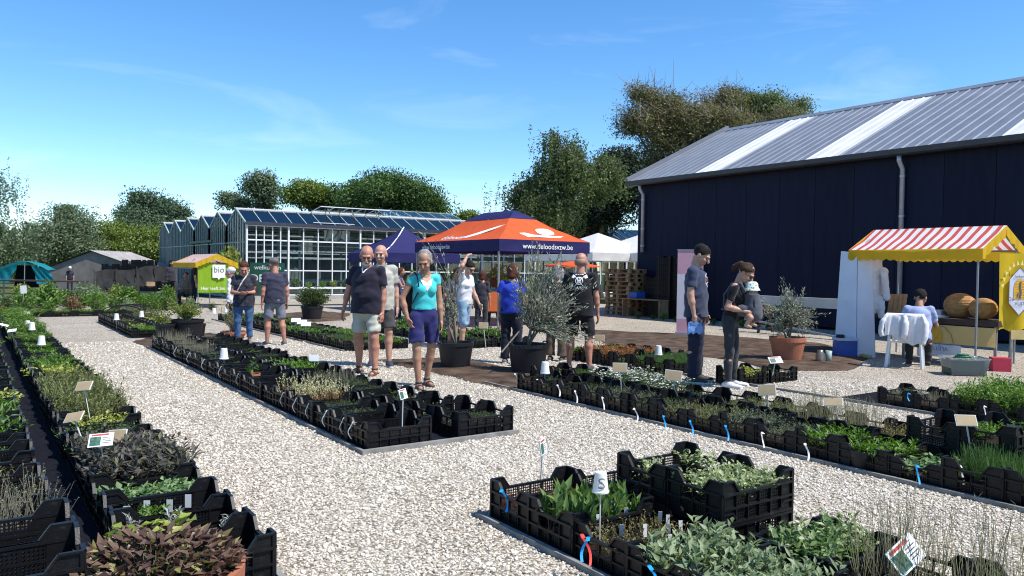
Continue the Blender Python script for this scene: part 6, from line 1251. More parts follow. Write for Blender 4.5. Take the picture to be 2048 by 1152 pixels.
# pink roll-up banner
g = G(1378,673); rb_ = thing('roll_up_banner', 'pink and white roll-up banner before the warehouse', 'banner', (g.x, g.y, 0), heading(-12)); zt = PD(1370,500,camdist(g)).z; PK1, PK2 = M('pink_print',(.56,.30,.36),.7,.05), M('pale_pink_print',(.62,.56,.60),.7,.06)
b = MB(); b.box((0,0,.05), (.66,.16,.10)); b.build('base_case', M('silver_case',(.35,.33,.38),.4,.1,metal=.4), rb_)
for z0, z1, m in ((.1,.42,PK1), (.42,zt*.72,PK2), (zt*.72,zt,PK1)): b = MB(); b.box((0,0,(z0+z1)/2), (.60,.012,z1-z0)); b.build('banner_panel', m, rb_)
b = MB(); b.box((0,0,zt), (.62,.03,.03)); b.build('top_rail', POLE, rb_); b = MB(); b.tube([(.05,-.012,.1),(.05,-.012,zt+.01)], .008, 5); b.build('support_pole', POLE, rb_)
flatshape('leaf_logo', [[(.05*math.cos(a)-.05, .08*math.sin(a)) for a in np.linspace(0,6,9)]], PK2, rb_, (0,-.008,zt*.87), (1,0,0), lift=.004); flatshape('text_block', [q for k in range(4) for q in strip([(-.2,-k*.05),(.12,-k*.05)], .02)], PK1, rb_, (0,-.008,zt*.36), (1,0,0), lift=.004)
# pallets, crate stacks and long beam against the warehouse
PAL = M('weathered_pallet_wood', (.27,.165,.085), .85, .35, 4, .3, 30)
def pallet_mesh():
    b = MB()
    for k in range(5): b.box((0,-.34+.17*k,.133), (1.2,.11,.02))
    for k in range(3): b.box((-.55+.55*k,0,.112), (.1,.8,.022)); b.box((0,-.35+.35*k,.011), (1.2,.1,.022))
    for i in range(3):
        for j in range(3): b.box((-.53+.53*i,-.35+.35*j,.061), (.13,.1,.078))
    return b.mesh('pallet', PAL)
PM = pallet_mesh()
for s, (px, py, n, lab) in enumerate(((1232,632,11,'tall pallet stack nearest the white tents'), (1322,637,3,'low pallet stack among the black crates'), (1225,630,0,''))):
    g = G(px, py)
    for k in range(n):
        o = ob('pallet', PM, None, (g.x+.75+random.uniform(-.03,.03), g.y+.35+random.uniform(-.03,.03), .005+.146*k), PI/2+random.uniform(-.03,.03)); tag(o, f'wooden pallet, {nth(k)} from the ground in the {lab}'.replace('stack nearest','stack by'), 'pallet', 'stacked wooden pallets')
for s, (px, py, n, lab) in enumerate(((1283,636,8,'by the downpipe'), (1308,639,12,'in the middle'), (1336,641,12,'behind the pink banner'))):
    g = G(px, py)
    for k in range(n):
        t = crate((g.x+.9, g.y+.3, .005+.165*k), f'empty black crate, {nth(k)} from the ground of the warehouse stack {lab}', PI/2, .95, 'crates stacked at the warehouse')
BLU = M('blue_crate_plastic', (.02,.09,.35), .45, .15, 6)
for i, (px, lab) in enumerate(((1262,'flat blue crate on the low shelf by the pallets'), (1292,'upright blue crate beside the flat one'))):
    g = G(px, 634); bx = thing('blue_crate', lab, 'crate', (g.x+.5, g.y+.2, .62)); b = MB()
    for c, d in (((0,0,.01),(.5,.38,.02)),((-.25,0,.1+.04*i),(.015,.38,.2+.08*i)),((.25,0,.1+.04*i),(.015,.38,.2+.08*i)),((0,-.19,.1+.04*i),(.5,.015,.2+.08*i)),((0,.19,.1+.04*i),(.5,.015,.2+.08*i))): b.box(c, d)
    b.build('crate_body', BLU, bx)
g1, g2 = G(1250,634), G(1322,638); sh = thing('shelf', 'low shelf under the blue crates', 'shelf', (g1.x+.5, (g1.y+g2.y)/2+.2, 0)); b = MB(); b.box((0,0,.6), (.5,1.8,.03)); b.build('shelf_board', PAL, sh)
for y in (-.85,.85): b = MB(); b.box((0,y,.29), (.45,.05,.58)); b.build('leg', PAL, sh)
pa, pb = onX(1537,601,16.8), onX(1700,611,16.8); bmx = thing('long_beam', 'long pale beam on trestles behind the terracotta olive', 'beam', (16.8, (pa.y+pb.y)/2, 0)); b = MB(); b.box((0,0,pa.z), (.12,(pa.y-pb.y)+1.6,.24)); b.build('beam', M('pale_painted_beam',(.42,.42,.40),.7,.15,2), bmx)
for y in (-1.2, 1.2): b = MB(); b.bar((-.3,y,0),(0,y,pa.z-.1), .05,.05); b.bar((.3,y,0),(0,y,pa.z-.1), .05,.05); b.build('trestle', DWOOD, bmx)
a, c = onX(1490,628,16.4), onX(1690,645,16.0); pl = thing('metal_pole', 'thin pale pole lying against the trestles', 'pole', (a.x, a.y, 0)); b = MB(); b.tube([(0,0,.35), (c.x-a.x, c.y-a.y, .1)], .025, 8); b.build('tube', POLE, pl)
# ================================================================== large pots with shrubs
TERRA = M('terracotta', (.36,.125,.065), .8, .18, 5, .15, 40); BIGPOT = M('big_black_pot', (.016,.016,.019), .5, .35, 3, .1, 40, spec=.35)
def tub(name, label, x, y, r, h, m, rz=0, taper=.78, cat='plant pot', rim=.03, handles=False):
    t = thing(name, label, cat, (x, y, 0), rz); b = MB(); b.lathe([(0,.0),(r*taper,.0),(r*taper,.02),(r*.98,h-rim*1.6),(r*1.02,h-rim*1.6),(r*1.03,h),(r*.95,h),(r*.93,h-.05)], 32); b.build('pot_body', m, t, smooth=False)
    b = MB(); vs = [(0,0,h-.035)]+[(r*.94*math.cos(a), r*.94*math.sin(a), h-.05) for a in np.linspace(0, 2*PI, 25)[:-1]]; b.add(vs, [(0,i,i % 24+1) for i in range(1, 25)]); b.build('soil', EARTH, t)
    if handles:
        for s in (-1, 1): b = MB(); b.tube([(s*r*1.02,-.06,h-.02),(s*(r+.03),-.05,h+.02),(s*(r+.03),.05,h+.02),(s*r*1.02,.06,h-.02)], .01, 6); b.build('handle', m, t)
    return t
def shrub(name, label, base, blobs, nb, lm, ll, lw, per=16, barkm=None, stem_r=.014, stems=3, up=.5, cat='shrub', leafdir=.6, start=.35, trunk=0.0):
    """woody plant: stems from the base fan into branches that end inside the blobs, leaves set along them"""
    base = np.array(base, float); t = thing(name, label, cat, tuple(base)); w = np.array([b[2] for b in blobs]); w = w/w.sum(); prt = []; LB, LD = [], []
    hub = [np.array([random.uniform(-.04,.04), random.uniform(-.04,.04), 0.]) for _ in range(stems)]
    if trunk:
        bt = MB(); cen = np.average([b[0] for b in blobs], axis=0, weights=w)-base; hub = [np.array([cen[0]*.25+random.uniform(-.1,.1), cen[1]*.25+random.uniform(-.1,.1), trunk*random.uniform(.6,1.2)]) for _ in range(5)]; stems = 5
        for h in hub: bt.tube([(0,0,-.02), tuple(h*.5+np.array([random.uniform(-.03,.03), 0, 0])), tuple(h)], [stem_r*1.5, stem_r*1.2, stem_r*.9], 7)
        bt.build('trunk', barkm or BARK, t, smooth=True)
    ks = rng.choice(len(blobs), nb, p=w)
    for k in ks:
        c, r, _ = blobs[k]; e = np.array(c)-base + unit(1)[0]*np.array(r)*rng.random()**.4
        h = hub[rng.integers(0, stems)]; m1 = h + (e-h)*.35 + np.array([0, 0, .08]) + rng.normal(size=3)*.05; m2 = h + (e-h)*.7 + np.array([0, 0, .05]) + rng.normal(size=3)*.05
        P = np.array([h, m1, m2, e]); R = np.array([stem_r, stem_r*.6, stem_r*.35, stem_r*.12]); tt = np.linspace(0, 1, 10)
        q = np.stack([np.interp(tt, [0,.35,.7,1], P[:, i]) for i in range(3)], 1); q[1:-1] = .25*q[:-2]+.5*q[1:-1]+.25*q[2:]
        rr = np.interp(tt, [0,.35,.7,1], R); V, T = stemset(q[:-1], q[1:], rr[:-1], rr[1:]); prt.append((V, T, 0))
        s = start + (1-start)*rng.random(per); B = np.stack([np.interp(s, tt, q[:, i]) for i in range(3)], 1); ax = (q[-1]-q[-4]); ax /= np.linalg.norm(ax)+1e-6
        # side twigs
        tw = rng.random(per) < .5; B[tw] += rng.normal(size=(tw.sum(), 3))*.035
        D = unit(per)*leafdir + ax*.8 + np.array([0, 0, up*.4]); LB.append(B); LD.append(D/np.linalg.norm(D, axis=1, keepdims=True))
    V, T, mi = merge(prt); ob('stems', npmesh('stems', V, T, barkm or BARK), t)
    B, D = np.concatenate(LB), np.concatenate(LD); n = len(B); V, T = leafset(B, D, ll*rng.uniform(.6,1.3,n), lw*rng.uniform(.7,1.2,n), .12); ob('foliage', npmesh('foliage', V, T, lm), t); return t
OLIVE = LEAF('olive_leaf', (.10,.12,.075), (.34,.37,.27), .2, .42, c3=(.42,.44,.35)); OBARK = M('olive_bark', (.17,.15,.12), .9, .25, 8)
YBUSH = LEAF('yellow_green_bush_leaf', (.09,.13,.025), (.30,.32,.075), .3); BOX = LEAF('box_leaf', (.03,.06,.015), (.10,.15,.035), .25)
def pb(d, L): return [(tuple(PD(px, py, d+random.uniform(-.12,.12))), (rx*d/F, rx*d/F*.9, ry*d/F), rx*ry) for px, py, rx, ry in L]
def potat(px, py, wpx, hpy): g = G(px, py); d = camdist(g); r = wpx*d/F/2; g2 = g + _f0*r*.7; return g2.x, g2.y, r, PD(px, hpy, d).z, d+r*.7
x, y, r, h, d = potat(909,742,72,686); tub('plant_pot', 'large black pot behind the woman in turquoise', x, y, r, h, BIGPOT, handles=True)
shrub('olive_tree', 'slender sparse olive in the pot behind the turquoise top', (x, y, h-.05), pb(d, [(858,500,22,24),(905,470,12,30),(880,560,26,50),(905,640,18,40),(845,470,14,18),(930,545,20,30),(888,600,14,50)]), 30, OLIVE, .066, .018, 16, OBARK, .011, 3, cat='tree', trunk=.45, start=.2)
x, y, r, h, d = potat(1056,754,82,690); tub('plant_pot', 'large black pot with the wide olive beside the black T-shirt', x, y, r, h, BIGPOT, handles=True)
shrub('olive_tree', 'wide bushy olive in front of the royal blue blouse', (x, y, h-.05), pb(d, [(1090,610,62,52),(1130,640,52,46),(1060,560,40,40),(1140,580,30,26),(1195,562,26,10),(1035,600,24,24),(1065,490,10,46),(1110,520,24,30),(1150,680,40,18),(1035,540,16,12)]), 150, OLIVE, .068, .018, 26, OBARK, .013, 4, cat='tree', trunk=.35, start=.15)
st = thing('support_stick', 'slanting stick leaning on the wide olive pot', 'stick', (x-r*1.0, y+.1, 0)); b = MB(); a = PD(1003,705,d-.3)-st.location; c = PD(1045,655,d)-st.location; b.tube([a, c], .012, 6); b.build('stick', OBARK, st)
x, y, r, h, d = potat(1583,726,70,676); tub('plant_pot', 'big terracotta pot on the soil strip', x, y, r, h, TERRA, taper=.74, rim=.045)
shrub('olive_tree', 'spreading olive in the big terracotta pot', (x, y, h-.05), pb(d, [(1580,625,54,30),(1540,620,34,26),(1620,630,32,28),(1575,590,26,22),(1570,560,6,26),(1600,575,10,16),(1550,660,34,20),(1610,665,28,22),(1510,610,14,12)]), 130, OLIVE, .064, .017, 24, OBARK, .012, 3, cat='tree', trunk=.3, start=.15)
x, y, r, h, d = potat(366,682,62,640); tub('plant_pot', 'widest black pot of the three on the soil by the path', x, y, r, h, BIGPOT)
shrub('leafy_bush', 'yellow-green leafy bush in the widest of three pots', (x, y, h-.05), pb(d, [(366,622,34,16),(352,612,22,14),(382,620,24,18)]), 70, YBUSH, .06, .03, 14, STEMM, .008, 5, cat='bush')
x, y, r, h, d = potat(324,684,38,648); tub('plant_pot', 'narrow black pot touching the widest pot', x, y, r, h, BIGPOT); shrub('leafy_bush', 'low yellow-green bush in the narrow pot', (x, y, h-.05), pb(d, [(322,634,20,12)]), 26, YBUSH, .055, .028, 12, STEMM, .006, 4, cat='bush')
x, y, r, h, d = potat(396,680,30,649); tub('plant_pot', 'small black pot half hidden behind the widest pot', x, y+.2, r, h, BIGPOT)
x, y, r, h, d = potat(620,642,44,613); tub('plant_pot', 'black pot with dense round shrub before the greenhouse', x, y, r, h, BIGPOT); shrub('round_shrub', 'dense round green shrub before the greenhouse', (x, y, h-.05), pb(d, [(626,594,38,20),(610,592,26,16),(645,592,22,16),(626,582,26,12)]), 260, BOX, .05, .026, 22, BARK, .01, 5, cat='shrub')
x, y, r, h, d = potat(461,677,50,664); tub('plant_bowl', 'shallow terracotta bowl in front of the floral blouse', x, y, r, max(h,.14), TERRA); shrub('wispy_shrub', 'wispy yellow-green shrub in the shallow bowl', (x, y, .1), pb(d, [(462,620,34,30),(445,630,18,26),(480,615,24,30),(430,618,12,12)]), 44, YBUSH, .042, .014, 13, OBARK, .008, 3, cat='shrub', start=.25)
# foreground terracotta pot
BIGPURP = LEAF('bronze_purple_leaf', (.06,.032,.026), (.19,.12,.085), .25, .42, c3=(.30,.29,.10)); LIME = LEAF('lime_crinkled_leaf', (.14,.20,.03), (.34,.40,.09), .35)
g = G(311,1136,.27); rr = .35; tub('plant_pot', 'terracotta pot at the near end of the left path row', g.x, g.y, rr, .27, TERRA, taper=.8, rim=.05)
n = 900; a = rng.uniform(0, 2*PI, n); q = np.sqrt(rng.random(n)); B = np.stack([q*np.cos(a)*.33, q*np.sin(a)*.33, .0+.13*np.sqrt(np.maximum(0, 1-q**2))*rng.uniform(.55,1.15,n)], 1); el_ = rng.normal(.25,.5,n); az = a+rng.normal(0,.9,n); D = np.stack([np.cos(az)*np.cos(el_), np.sin(az)*np.cos(el_), np.sin(el_)], 1)
pt = thing('bronze_plant', 'bushy bronze-purple leaved plant in the foreground terracotta pot', 'plant', (g.x, g.y, .25))
V1 = leafset(B, D, .066*rng.uniform(.6,1.3,n), .032*rng.uniform(.7,1.2,n), .22, np.tile(np.array([[0,0,1.]]), (n,1)))
ob('foliage', npmesh('foliage', V1[0], V1[1], BIGPURP), pt); A = np.stack([B[:,0]*.5, B[:,1]*.5, np.zeros(n)], 1); V, T = stemset(A[::4], B[::4], .004, .002); ob('stems', npmesh('stems', V, T, STEMM), pt)
n = 46; a = rng.uniform(0, 2*PI, n); B = np.stack([rng.uniform(-.2,.2,n), rng.uniform(.1,.28,n), rng.uniform(.06,.14,n)], 1); D = unit(n); D[:,2] = np.abs(D[:,2])*.5; D /= np.linalg.norm(D,axis=1,keepdims=True); V, T = leafset(B, D, .062, .042, .25, np.tile(np.array([[0,0,1.]]), (n,1)))
lp = thing('lime_plant', 'crinkled lime green leaves behind the bronze plant', 'plant', (g.x, g.y, .27)); ob('foliage', npmesh('foliage', V, T, LIME), lp)
# ================================================================== signs, cups, tags
CARD, BACK = M('white_sign_card', (.76,.76,.74), .5, .05), M('tan_sign_back', (.36,.27,.155), .7, .12, 8); PHOTO = M('green_photo_print', (.05,.13,.09), .5, .6, 60); REDINK = M('red_ink', (.50,.06,.05), .7); STK = M('pale_sign_stake', (.60,.58,.52), .6, .1)
def plant_sign(label, bx, by, fx_, fy_, z0, w=.17, h=.12, face=0, tilt=.5, roll=0.0, lines=True):
    """card on a stake: board centre at picture bx,by above foot fx,fy (at height z0)"""
    tilt = -tilt*.8 if face > 90 else tilt
    f = G(fx_, fy_, z0); c = PD(bx, by, camdist(f)); t = thing('plant_sign', label, 'sign', (f.x, f.y, 0)); b = MB(); e = c-Vector((f.x, f.y, 0)); b.bar((0,0,max(0,z0-.06)), e-Vector((0,0,.01)), .012, .006); b.build('stake', STK, t)
    R = Matrix.Rotation(heading(face)+PI, 3, 'Z') @ Matrix.Rotation(-tilt, 3, 'X') @ Matrix.Rotation(roll, 3, 'Y'); b = MB(); b.box(e, (w,.006,h), mtx=R); b.mat(1).box(e+R@Vector((0,.0045,0)), (w*.94,.002,h*.92), mtx=R); o = b.build('card', [CARD, BACK], t)
    if lines:
        P = lambda x, z: e+R@Vector((x*w, -.0045, z*h)); b = MB(); b.quad(P(-.44,-.42), P(.0,-.42), P(.0,.25), P(-.44,.25)); b.build('photo', PHOTO, o); b = MB(); b.quad(P(-.4,.32), P(.3,.32), P(.3,.44), P(-.4,.44)); b.build('title_line', REDINK, o); b = MB()
        for k in range(4): b.quad(P(.07,.12-.13*k), P(.42-.05*(k%2),.12-.13*k), P(.42-.05*(k%2),.16-.13*k), P(.07,.16-.13*k))
        b.build('text_line', INK, o)
    return t
plant_sign('white photo sign standing in the purple sage crates', 202,880,210,950,.15,.15,.10,10,.75,-.1)
plant_sign('tan-backed sign just behind the white photo sign', 234,873,238,908,.18,.14,.10,172,.6,.1)
plant_sign('tan-backed sign among the olive-green stalks', 168,772,184,845,.15,.15,.09,165,.8,.15)
plant_sign('tan-backed sign above the dark thyme by the path', 148,834,172,885,.15,.15,.09,160,1.0,.3)
plant_sign('narrow sign turned edge-on by the broad green leaves', 1086,893,1080,968,.15,.13,.10,72,.15,0)
plant_sign('tan sign before the white flowers, first from the olive pots', 1240,735,1243,778,.15,.17,.11,176,.25)
plant_sign('tan sign standing in the white flowers', 1347,751,1351,790,.15,.19,.12,168,.3,-.08)
plant_sign('orange-tan sign at the near side of the couple', 1534,780,1538,832,.15,.17,.11,150,.5,.15)
plant_sign('orange-tan sign among the dry stalks', 1667,804,1688,860,.15,.16,.085,150,.9,.1)
plant_sign('large tan sign above the stacked empty crates', 1932,841,1944,893,.22,.16,.09,176,.6)
plant_sign('small white photo sign on the lone golden-leaf crate', 1551,720,1545,742,.2,.18,.12,0,.9,-.1)
plant_sign('big tilted white sign with green photo among the dry stalks', 1811,1110,1806,1165,.14,.17,.125,12,.35,-.55)
plant_sign('dark sign turned edge-on in the front middle crate', 806,788,804,852,.15,.13,.09,70,.3)
plant_sign('tan sign on the sedum bed behind the black shorts', 1199,676,1199,700,.18,.17,.11,176,.2)
plant_sign('tan sign below the denim shorts behind the olive pot', 967,651,972,690,.15,.17,.11,176,.3)
for i, (px, py) in enumerate(((592,640),(604,644),(612,648))): plant_sign(f'white sign by the dotted man, {nth(i)} of three', px, py, px-4, py+22, .12, .2, .13, 10, .9, 0, False)
plant_sign('square white notice above the far plant block', 47,579,46,600,.5,.17,.22,0,.0,-.08, False); plant_sign('white T-shaped label at the far path corner', 49,627,50,642,.1,.26,.10,0,.4,0, False)
plant_sign('white label leaning over the outer row', 8,650,22,664,.15,.16,.05,30,.8,.4, False); plant_sign('white label by the first cup of the left row', 24,661,30,676,.15,.15,.07,0,.8,-.2, False)
plant_sign('white card above the bright herbs of the middle bed', 628,716,629,735,.14,.13,.09,0,.2,0, False)
def cup_mesh():
    b = MB(); b.lathe([(.046,0),(.047,.008),(.043,.009),(.031,.105),(.030,.108),(.0,.106)], 20); b.lathe([(.043,.002),(.029,.10)], 20); return b.mesh('paper_cup', M('white_paper_cup', (.74,.73,.70), .7, .05, 8))
CUP = cup_mesh(); GREYL = M('grey_letter', (.22,.22,.22), .8)
def cup(label, px, py, z, s=1.0):
    g = G(px, py, z); t = thing('paper_cup', label, 'cup', g, heading(0)+PI, 'white paper cups on sticks', (s,s,s)); ob('cup_body', CUP, t); b = MB(); b.tube([(0,0,-z+.1 if z > .12 else -.02),(0,0,.1)], .004, 5); b.build('stick', STK, t); return t
sc = cup('upside-down white cup with letter S among the broad green leaves', 1201,984,.36,1.0)
b = MB()
for p in glyphs('S', .085): b.add([(lambda r_, a_: (r_*math.sin(a_), -r_*math.cos(a_), .052+v))((.0435-.10*(v+.043)*.12+.0012), u/.038) for u, v in p], [tuple(range(len(p)))])
b.build('lettering', GREYL, sc)
for px, py, z, lab in ((448,718,.24,'on the middle bed crates'), (83,690,.24,'in the bright herbs of the left row'), (55,656,.24,'paired at the far end of the left row, rear one'), (64,660,.24,'paired at the far end of the left row, front one'), (233,640,.25,'on the bed past the large pots'), (283,634,.25,'by the black hoop on the far bed'), (1090,747,.24,'at the foot of the wide olive pot'), (1317,710,.24,'behind the white flowers by the couple'), (428,627,.25,'below the bio banner'), (452,625,.25,'beside the one below the bio banner')):
    cup('upside-down white cup '+lab, px, py, z, 1.35)
TAGW, TAGB, TAGR = M('white_tag_strip', (.74,.74,.72), .6, .05), M('blue_tag_strip', (.01,.30,.72), .5, .08), M('red_tag_strip', (.72,.06,.05), .5, .08)
def loop_tag(label, px, py, z, m, L=.16, side=1, name='tag_strip'):
    """plastic strip looped over a crate edge and hanging down"""
    g = G(px, py, z); t = thing(name, label, 'tag', g, heading(0)+random.uniform(-.4,.4), 'plant tag strips on the crates'); b = MB(); vs = []
    n = 9
    for i in range(n+1):
        u = i/n; x = -side*.05*math.sin(u*2.2)*L/.16*.8 if u > .2 else 0; zz = .015-L*u*.92 + (.02 if u < .15 else 0); yy = -.012-.03*math.sin(u*PI)
        vs += [(x-.007, yy, zz), (x+.007, yy+.003, zz)]
    b.add(vs, [(2*i,2*i+1,2*i+3,2*i+2) for i in range(n)]); b.add([(-.010,-.012,.03),(.010,-.010,.03),(.010,.02,.022),(-.010,.02,.022)], [(0,1,2,3)]); b.build('strip', m, t); return t
k = 0
for Y in (6.15,6.35,6.75,7.2,7.55,7.95,9.6,10.4,11.3,12.2,13.1,14.0,14.8): 
    p = Vector((2.69, Y, .19)); o = loop_tag(f'white strip tag on the path side of the middle bed, {nth(k)} from near end', 700, 850, .19, TAGW, .15); o.location = p; o.rotation_euler = (0,0,-PI/2+random.uniform(-.3,.3)); k += 1
for k, (px, py) in enumerate(((1030,752),(1075,763),(1115,775),(1150,787),(1205,800),(1268,823),(1525,872),(1610,895),(1920,940))):
    loop_tag(f'white strip tag on the long bed edge, {nth(k)} from the olive pot', px, py, .17, TAGW, .13)
for k, (px, py) in enumerate(((1327,838),(1380,848),(1451,858),(1835,940))): loop_tag(f'bright blue strip tag on the long bed edge, {nth(k)} from the olive pot', px, py, .18, TAGB, .13)
loop_tag('blue strip tag on the reddish seedling crate of the corner bed', 1003,990,.2,TAGB,.13); loop_tag('red strip tag curling off the wilted seedling crate', 1165,1082,.2,TAGR,.16,1.4); loop_tag('blue strip tag beside the red one', 1176,1088,.2,TAGB,.12,-1.2); loop_tag('white twist tie on the broad-leaf crate', 1072,1000,.2,TAGW,.12); loop_tag('blue strip tag lying across the sage crate rim', 1300,1146,.2,TAGB,.1,2.0)
loop_tag('white strip tag on the bee stall bed front', 1970,818,.2,TAGW,.16); loop_tag('blue strip tag hanging on the bee stall bed', 1880,828,.12,TAGB,.1,1.5); loop_tag('blue tag clipped in the bushy herbs', 1818,792,.25,TAGB,.08)
# clear price labels in the corner bed
CLR = M('milky_label', (.62,.64,.64), .4, .1); lm_ = MB(); lm_.box((0,0,.04), (.022,.0015,.07)); lm_ = lm_.mesh('price_label', CLR)
for i in range(34):
    x, y = random.choice([(random.uniform(2.75,3.25), random.uniform(2.32,3.5)), (random.uniform(3.4,3.9), random.uniform(2.75,3.1))]); o = ob('price_label', lm_, None, (x, y, .12), heading(0)+random.uniform(-.5,.5)); o.rotation_euler[0] = random.uniform(-.3,.1); tag(o, 'small milky price label stuck between the corner bed seedlings', 'label', 'price labels in the corner bed')
for i, (px, py) in enumerate(((155,990),(208,995),(228,985),(268,992))):
    g = Vector((.70+.11*i, 4.66+.05*(i % 2), 0)); o = ob('price_label', lm_, None, (g.x, g.y, .13), heading(0)+random.uniform(-.3,.3), (1.6,1,1.1)); tag(o, 'white barcode label in the nearly empty left path crate', 'label', 'barcode labels in the left path crate')
# bowl, small pots, hoop
g = onX(502,776,2.88); tub('plant_bowl', 'small terracotta bowl standing on the middle bed crates', g.x, g.y, .11, .09, TERRA).location.z = max(.10, g.z)
sh = shrub('seedling', 'single drooping seedling in the small terracotta bowl', (g.x, g.y, max(.10, g.z)+.06), [((g.x, g.y, max(.10, g.z)+.14), (.07,.07,.05), 1)], 5, PK['bright'][7], .07, .035, 4, STEMM, .004, 2, cat='seedling')
g = G(1720,944); tub('plant_pot', 'single small black pot standing alone beside the long bed', g.x+.05, g.y+.02, .085, .16, POTBLK); o = ob('herb_plant', plant_variant('bright', 1, .7), None, (g.x+.05, g.y+.02, .15)); tag(o, 'small green herb in the lone black pot', 'plant')
g = G(510,745,.1); tub('plant_pot', 'wide black pot among the middle bed crates', g.x+.1, g.y, .15, .2, POTBLK)
g = G(245,642); hp = thing('hoop_frame', 'black plastic hoop frame over the far bed', 'frame', (g.x, g.y, 0)); 
for k in range(3): b = MB(); b.tube([Vector((_r0.x,_r0.y,0))*(.62*math.cos(a)) + Vector((0,0,.16+.26*math.sin(a))) + Vector((_f0.x,_f0.y,0))*.35*k for a in np.linspace(0, PI, 13)], .014, 6); b.build('hoop', POTBLK, hp)
# ================================================================== the nursery block and yard behind
FP = {}
def far_plant(i):
    if i not in FP:
        kinds = [(YBUSH,.06,.03),(BOX,.05,.028),(PK['bush'][7],.07,.035),(PK['bright'][7],.06,.022),(LEAF('rosy_brown_leaf',(.10,.06,.03),(.22,.15,.06),.25),.06,.03),(PK['greygreen'][7],.06,.02)]
        lm, ll, lw = kinds[i % 6]; n = 420; B = unit(n)*np.array([.26,.26,.32])*rng.uniform(.4,1,(n,1))+np.array([0,0,.36]); V, T = leafset(B, unit(n), ll*1.6*rng.uniform(.6,1.3,n), lw*1.6, .2); A = np.zeros((24,3)); A[:,2] = .05; V2, T2 = stemset(A, B[:24], .008, .003); V, T, mi = merge([(V,T,0),(V2,T2,1)]); FP[i] = npmesh('nursery_plant', V, T, [lm, BARK], mi)
    return FP[i]
CN = ['yellow-green','dark green','fresh green','light green','bronze-tinted','grey-green']
for r_ in range(9):
    Y = 26.1+r_*.95
    for ci, X in enumerate(np.arange(-4.2, 6.4-.15*r_, .62)):
        i = random.choice((0,1,2,3,4,5,1,2,3)) + 6*random.randint(0,1); s = random.choice((.5,.6,.7,.85,1.0))*random.uniform(.85,1.1)*(.85 if X < 1 else 1.15)
        o = ob('nursery_plant', far_plant(i), None, (X+random.uniform(-.15,.15), Y+random.uniform(-.2,.2), 0), random.uniform(0,6), (s,s,s*random.uniform(.8,1.3))); tag(o, f'{CN[i%6]} potted plant, {nth(ci)} along {nth(r_)} row of far nursery block', 'plant', f'{CN[i%6]} plants of the far nursery block')
for i, X in enumerate(np.arange(-1.6, 4.6, .62)):
    place_crate(X, 25.55, random.choice(['bright','low','stalk','bush']), '', i, where=f'{nth(i)} along the far path end', zs=.7)
g = G(97,632); ot_ = thing('orange_tray', 'orange plastic tray at the front of the far plant block', 'tray', (g.x, g.y-.12, 0)); b = MB(); [b.box(c, d) for c, d in (((0,0,.01),(.62,.3,.02)),((0,-.15,.07),(.62,.02,.14)),((0,.15,.07),(.62,.02,.14)),((-.3,0,.07),(.02,.3,.14)),((.3,0,.07),(.02,.3,.14)))]; b.build('tray_body', om, ot_)
# teal tent
d = 37; T_ = cloth('teal_tarpaulin', (.012,.24,.29), .3); ap = PD(42,522,d); tt = thing('tarpaulin_tent', 'teal tarpaulin tent with dark open front at the photo edge', 'tent', (ap.x, ap.y, 0)); Rr, Ff = Vector((_r0.x,_r0.y,0)), Vector((_f0.x,_f0.y,0)); A = Vector((0,0,ap.z))
Q = lambda px, py, dd=d: PD(px, py, dd)-Vector((ap.x, ap.y, 0))
Bk = Ff*1.3-Rr*.35
panel('roof_panel', Q(-14,545), Q(-14,545)+Bk, A+Bk, A, T_, tt, .10); panel('roof_panel', Q(96,541)+Bk, Q(96,541), A, A+Bk, T_, tt, .10)
panel('front_flap', Q(-22,566), Q(16,566), Q(36,527), Q(-14,545), T_, tt, .06, 10, .05); panel('front_flap', Q(74,568), Q(112,568), Q(96,541), Q(62,529), T_, tt, .06, 10, .05); panel('front_strip', Q(36,529), Q(62,529), A, A-Vector((0,0,.02)), T_, tt, 0)
panel('dark_interior_sheet', Q(28,575,d+.9), Q(78,575,d+.9), Q(74,532,d+.9), Q(34,530,d+.9), CLOTH, tt, 0); lz = 1.2  # black sheet standing in for the shade inside the tent, no real wall
b = MB(); b.tube([Rr*.15, Rr*.18+Vector((0,0,ap.z-.1))], .022, 6); b.build('pole', POLE, tt)
# grey shed
d = 44; pr_, pl_, pa_ = PD(248,531,d-1), PD(92,538,d), PD(186,503,d); sd = thing('shed', 'low grey shed with corrugated fibre roof behind the nursery block', 'shed', (pl_.x, pl_.y, 0), -YAW); WALLG = M('grey_render',(.17,.155,.14),.9,.25,2,.3,12); ROOFG = M('fibre_cement',(.30,.28,.27),.9,.25,3,.5,8)
wd = (pr_-pl_).dot(_r0); ax_ = (pa_-pl_).dot(_r0); b = MB(); b.prism([(0,0),(wd,0),(wd,pr_.z),(ax_,pa_.z),(0,pl_.z)], .2); b.build('gable_wall', WALLG, sd); b = MB(); b.box((wd-.1,2.2,pr_.z/2), (.2,4.2,pr_.z)); b.build('side_wall', WALLG, sd)
for (xa, za), (xb, zb_), nm in (((ax_,pa_.z),(wd+.3,pr_.z-.1),'roof'), ((ax_,pa_.z),(-.3,pl_.z-.08),'roof')):
    n = 30; vs = []
    for j in (0, 1):
        for i in range(n+1): vs.append(Vector((xa+(xb-xa)*j, -.25+4.6*i/n, za+(zb_-za)*j+.06+.025*(i % 2))))
    b = MB(); b.add(vs, [(i, i+1, n+2+i, n+1+i) for i in range(n)]); b.build(nm, ROOFG, sd)
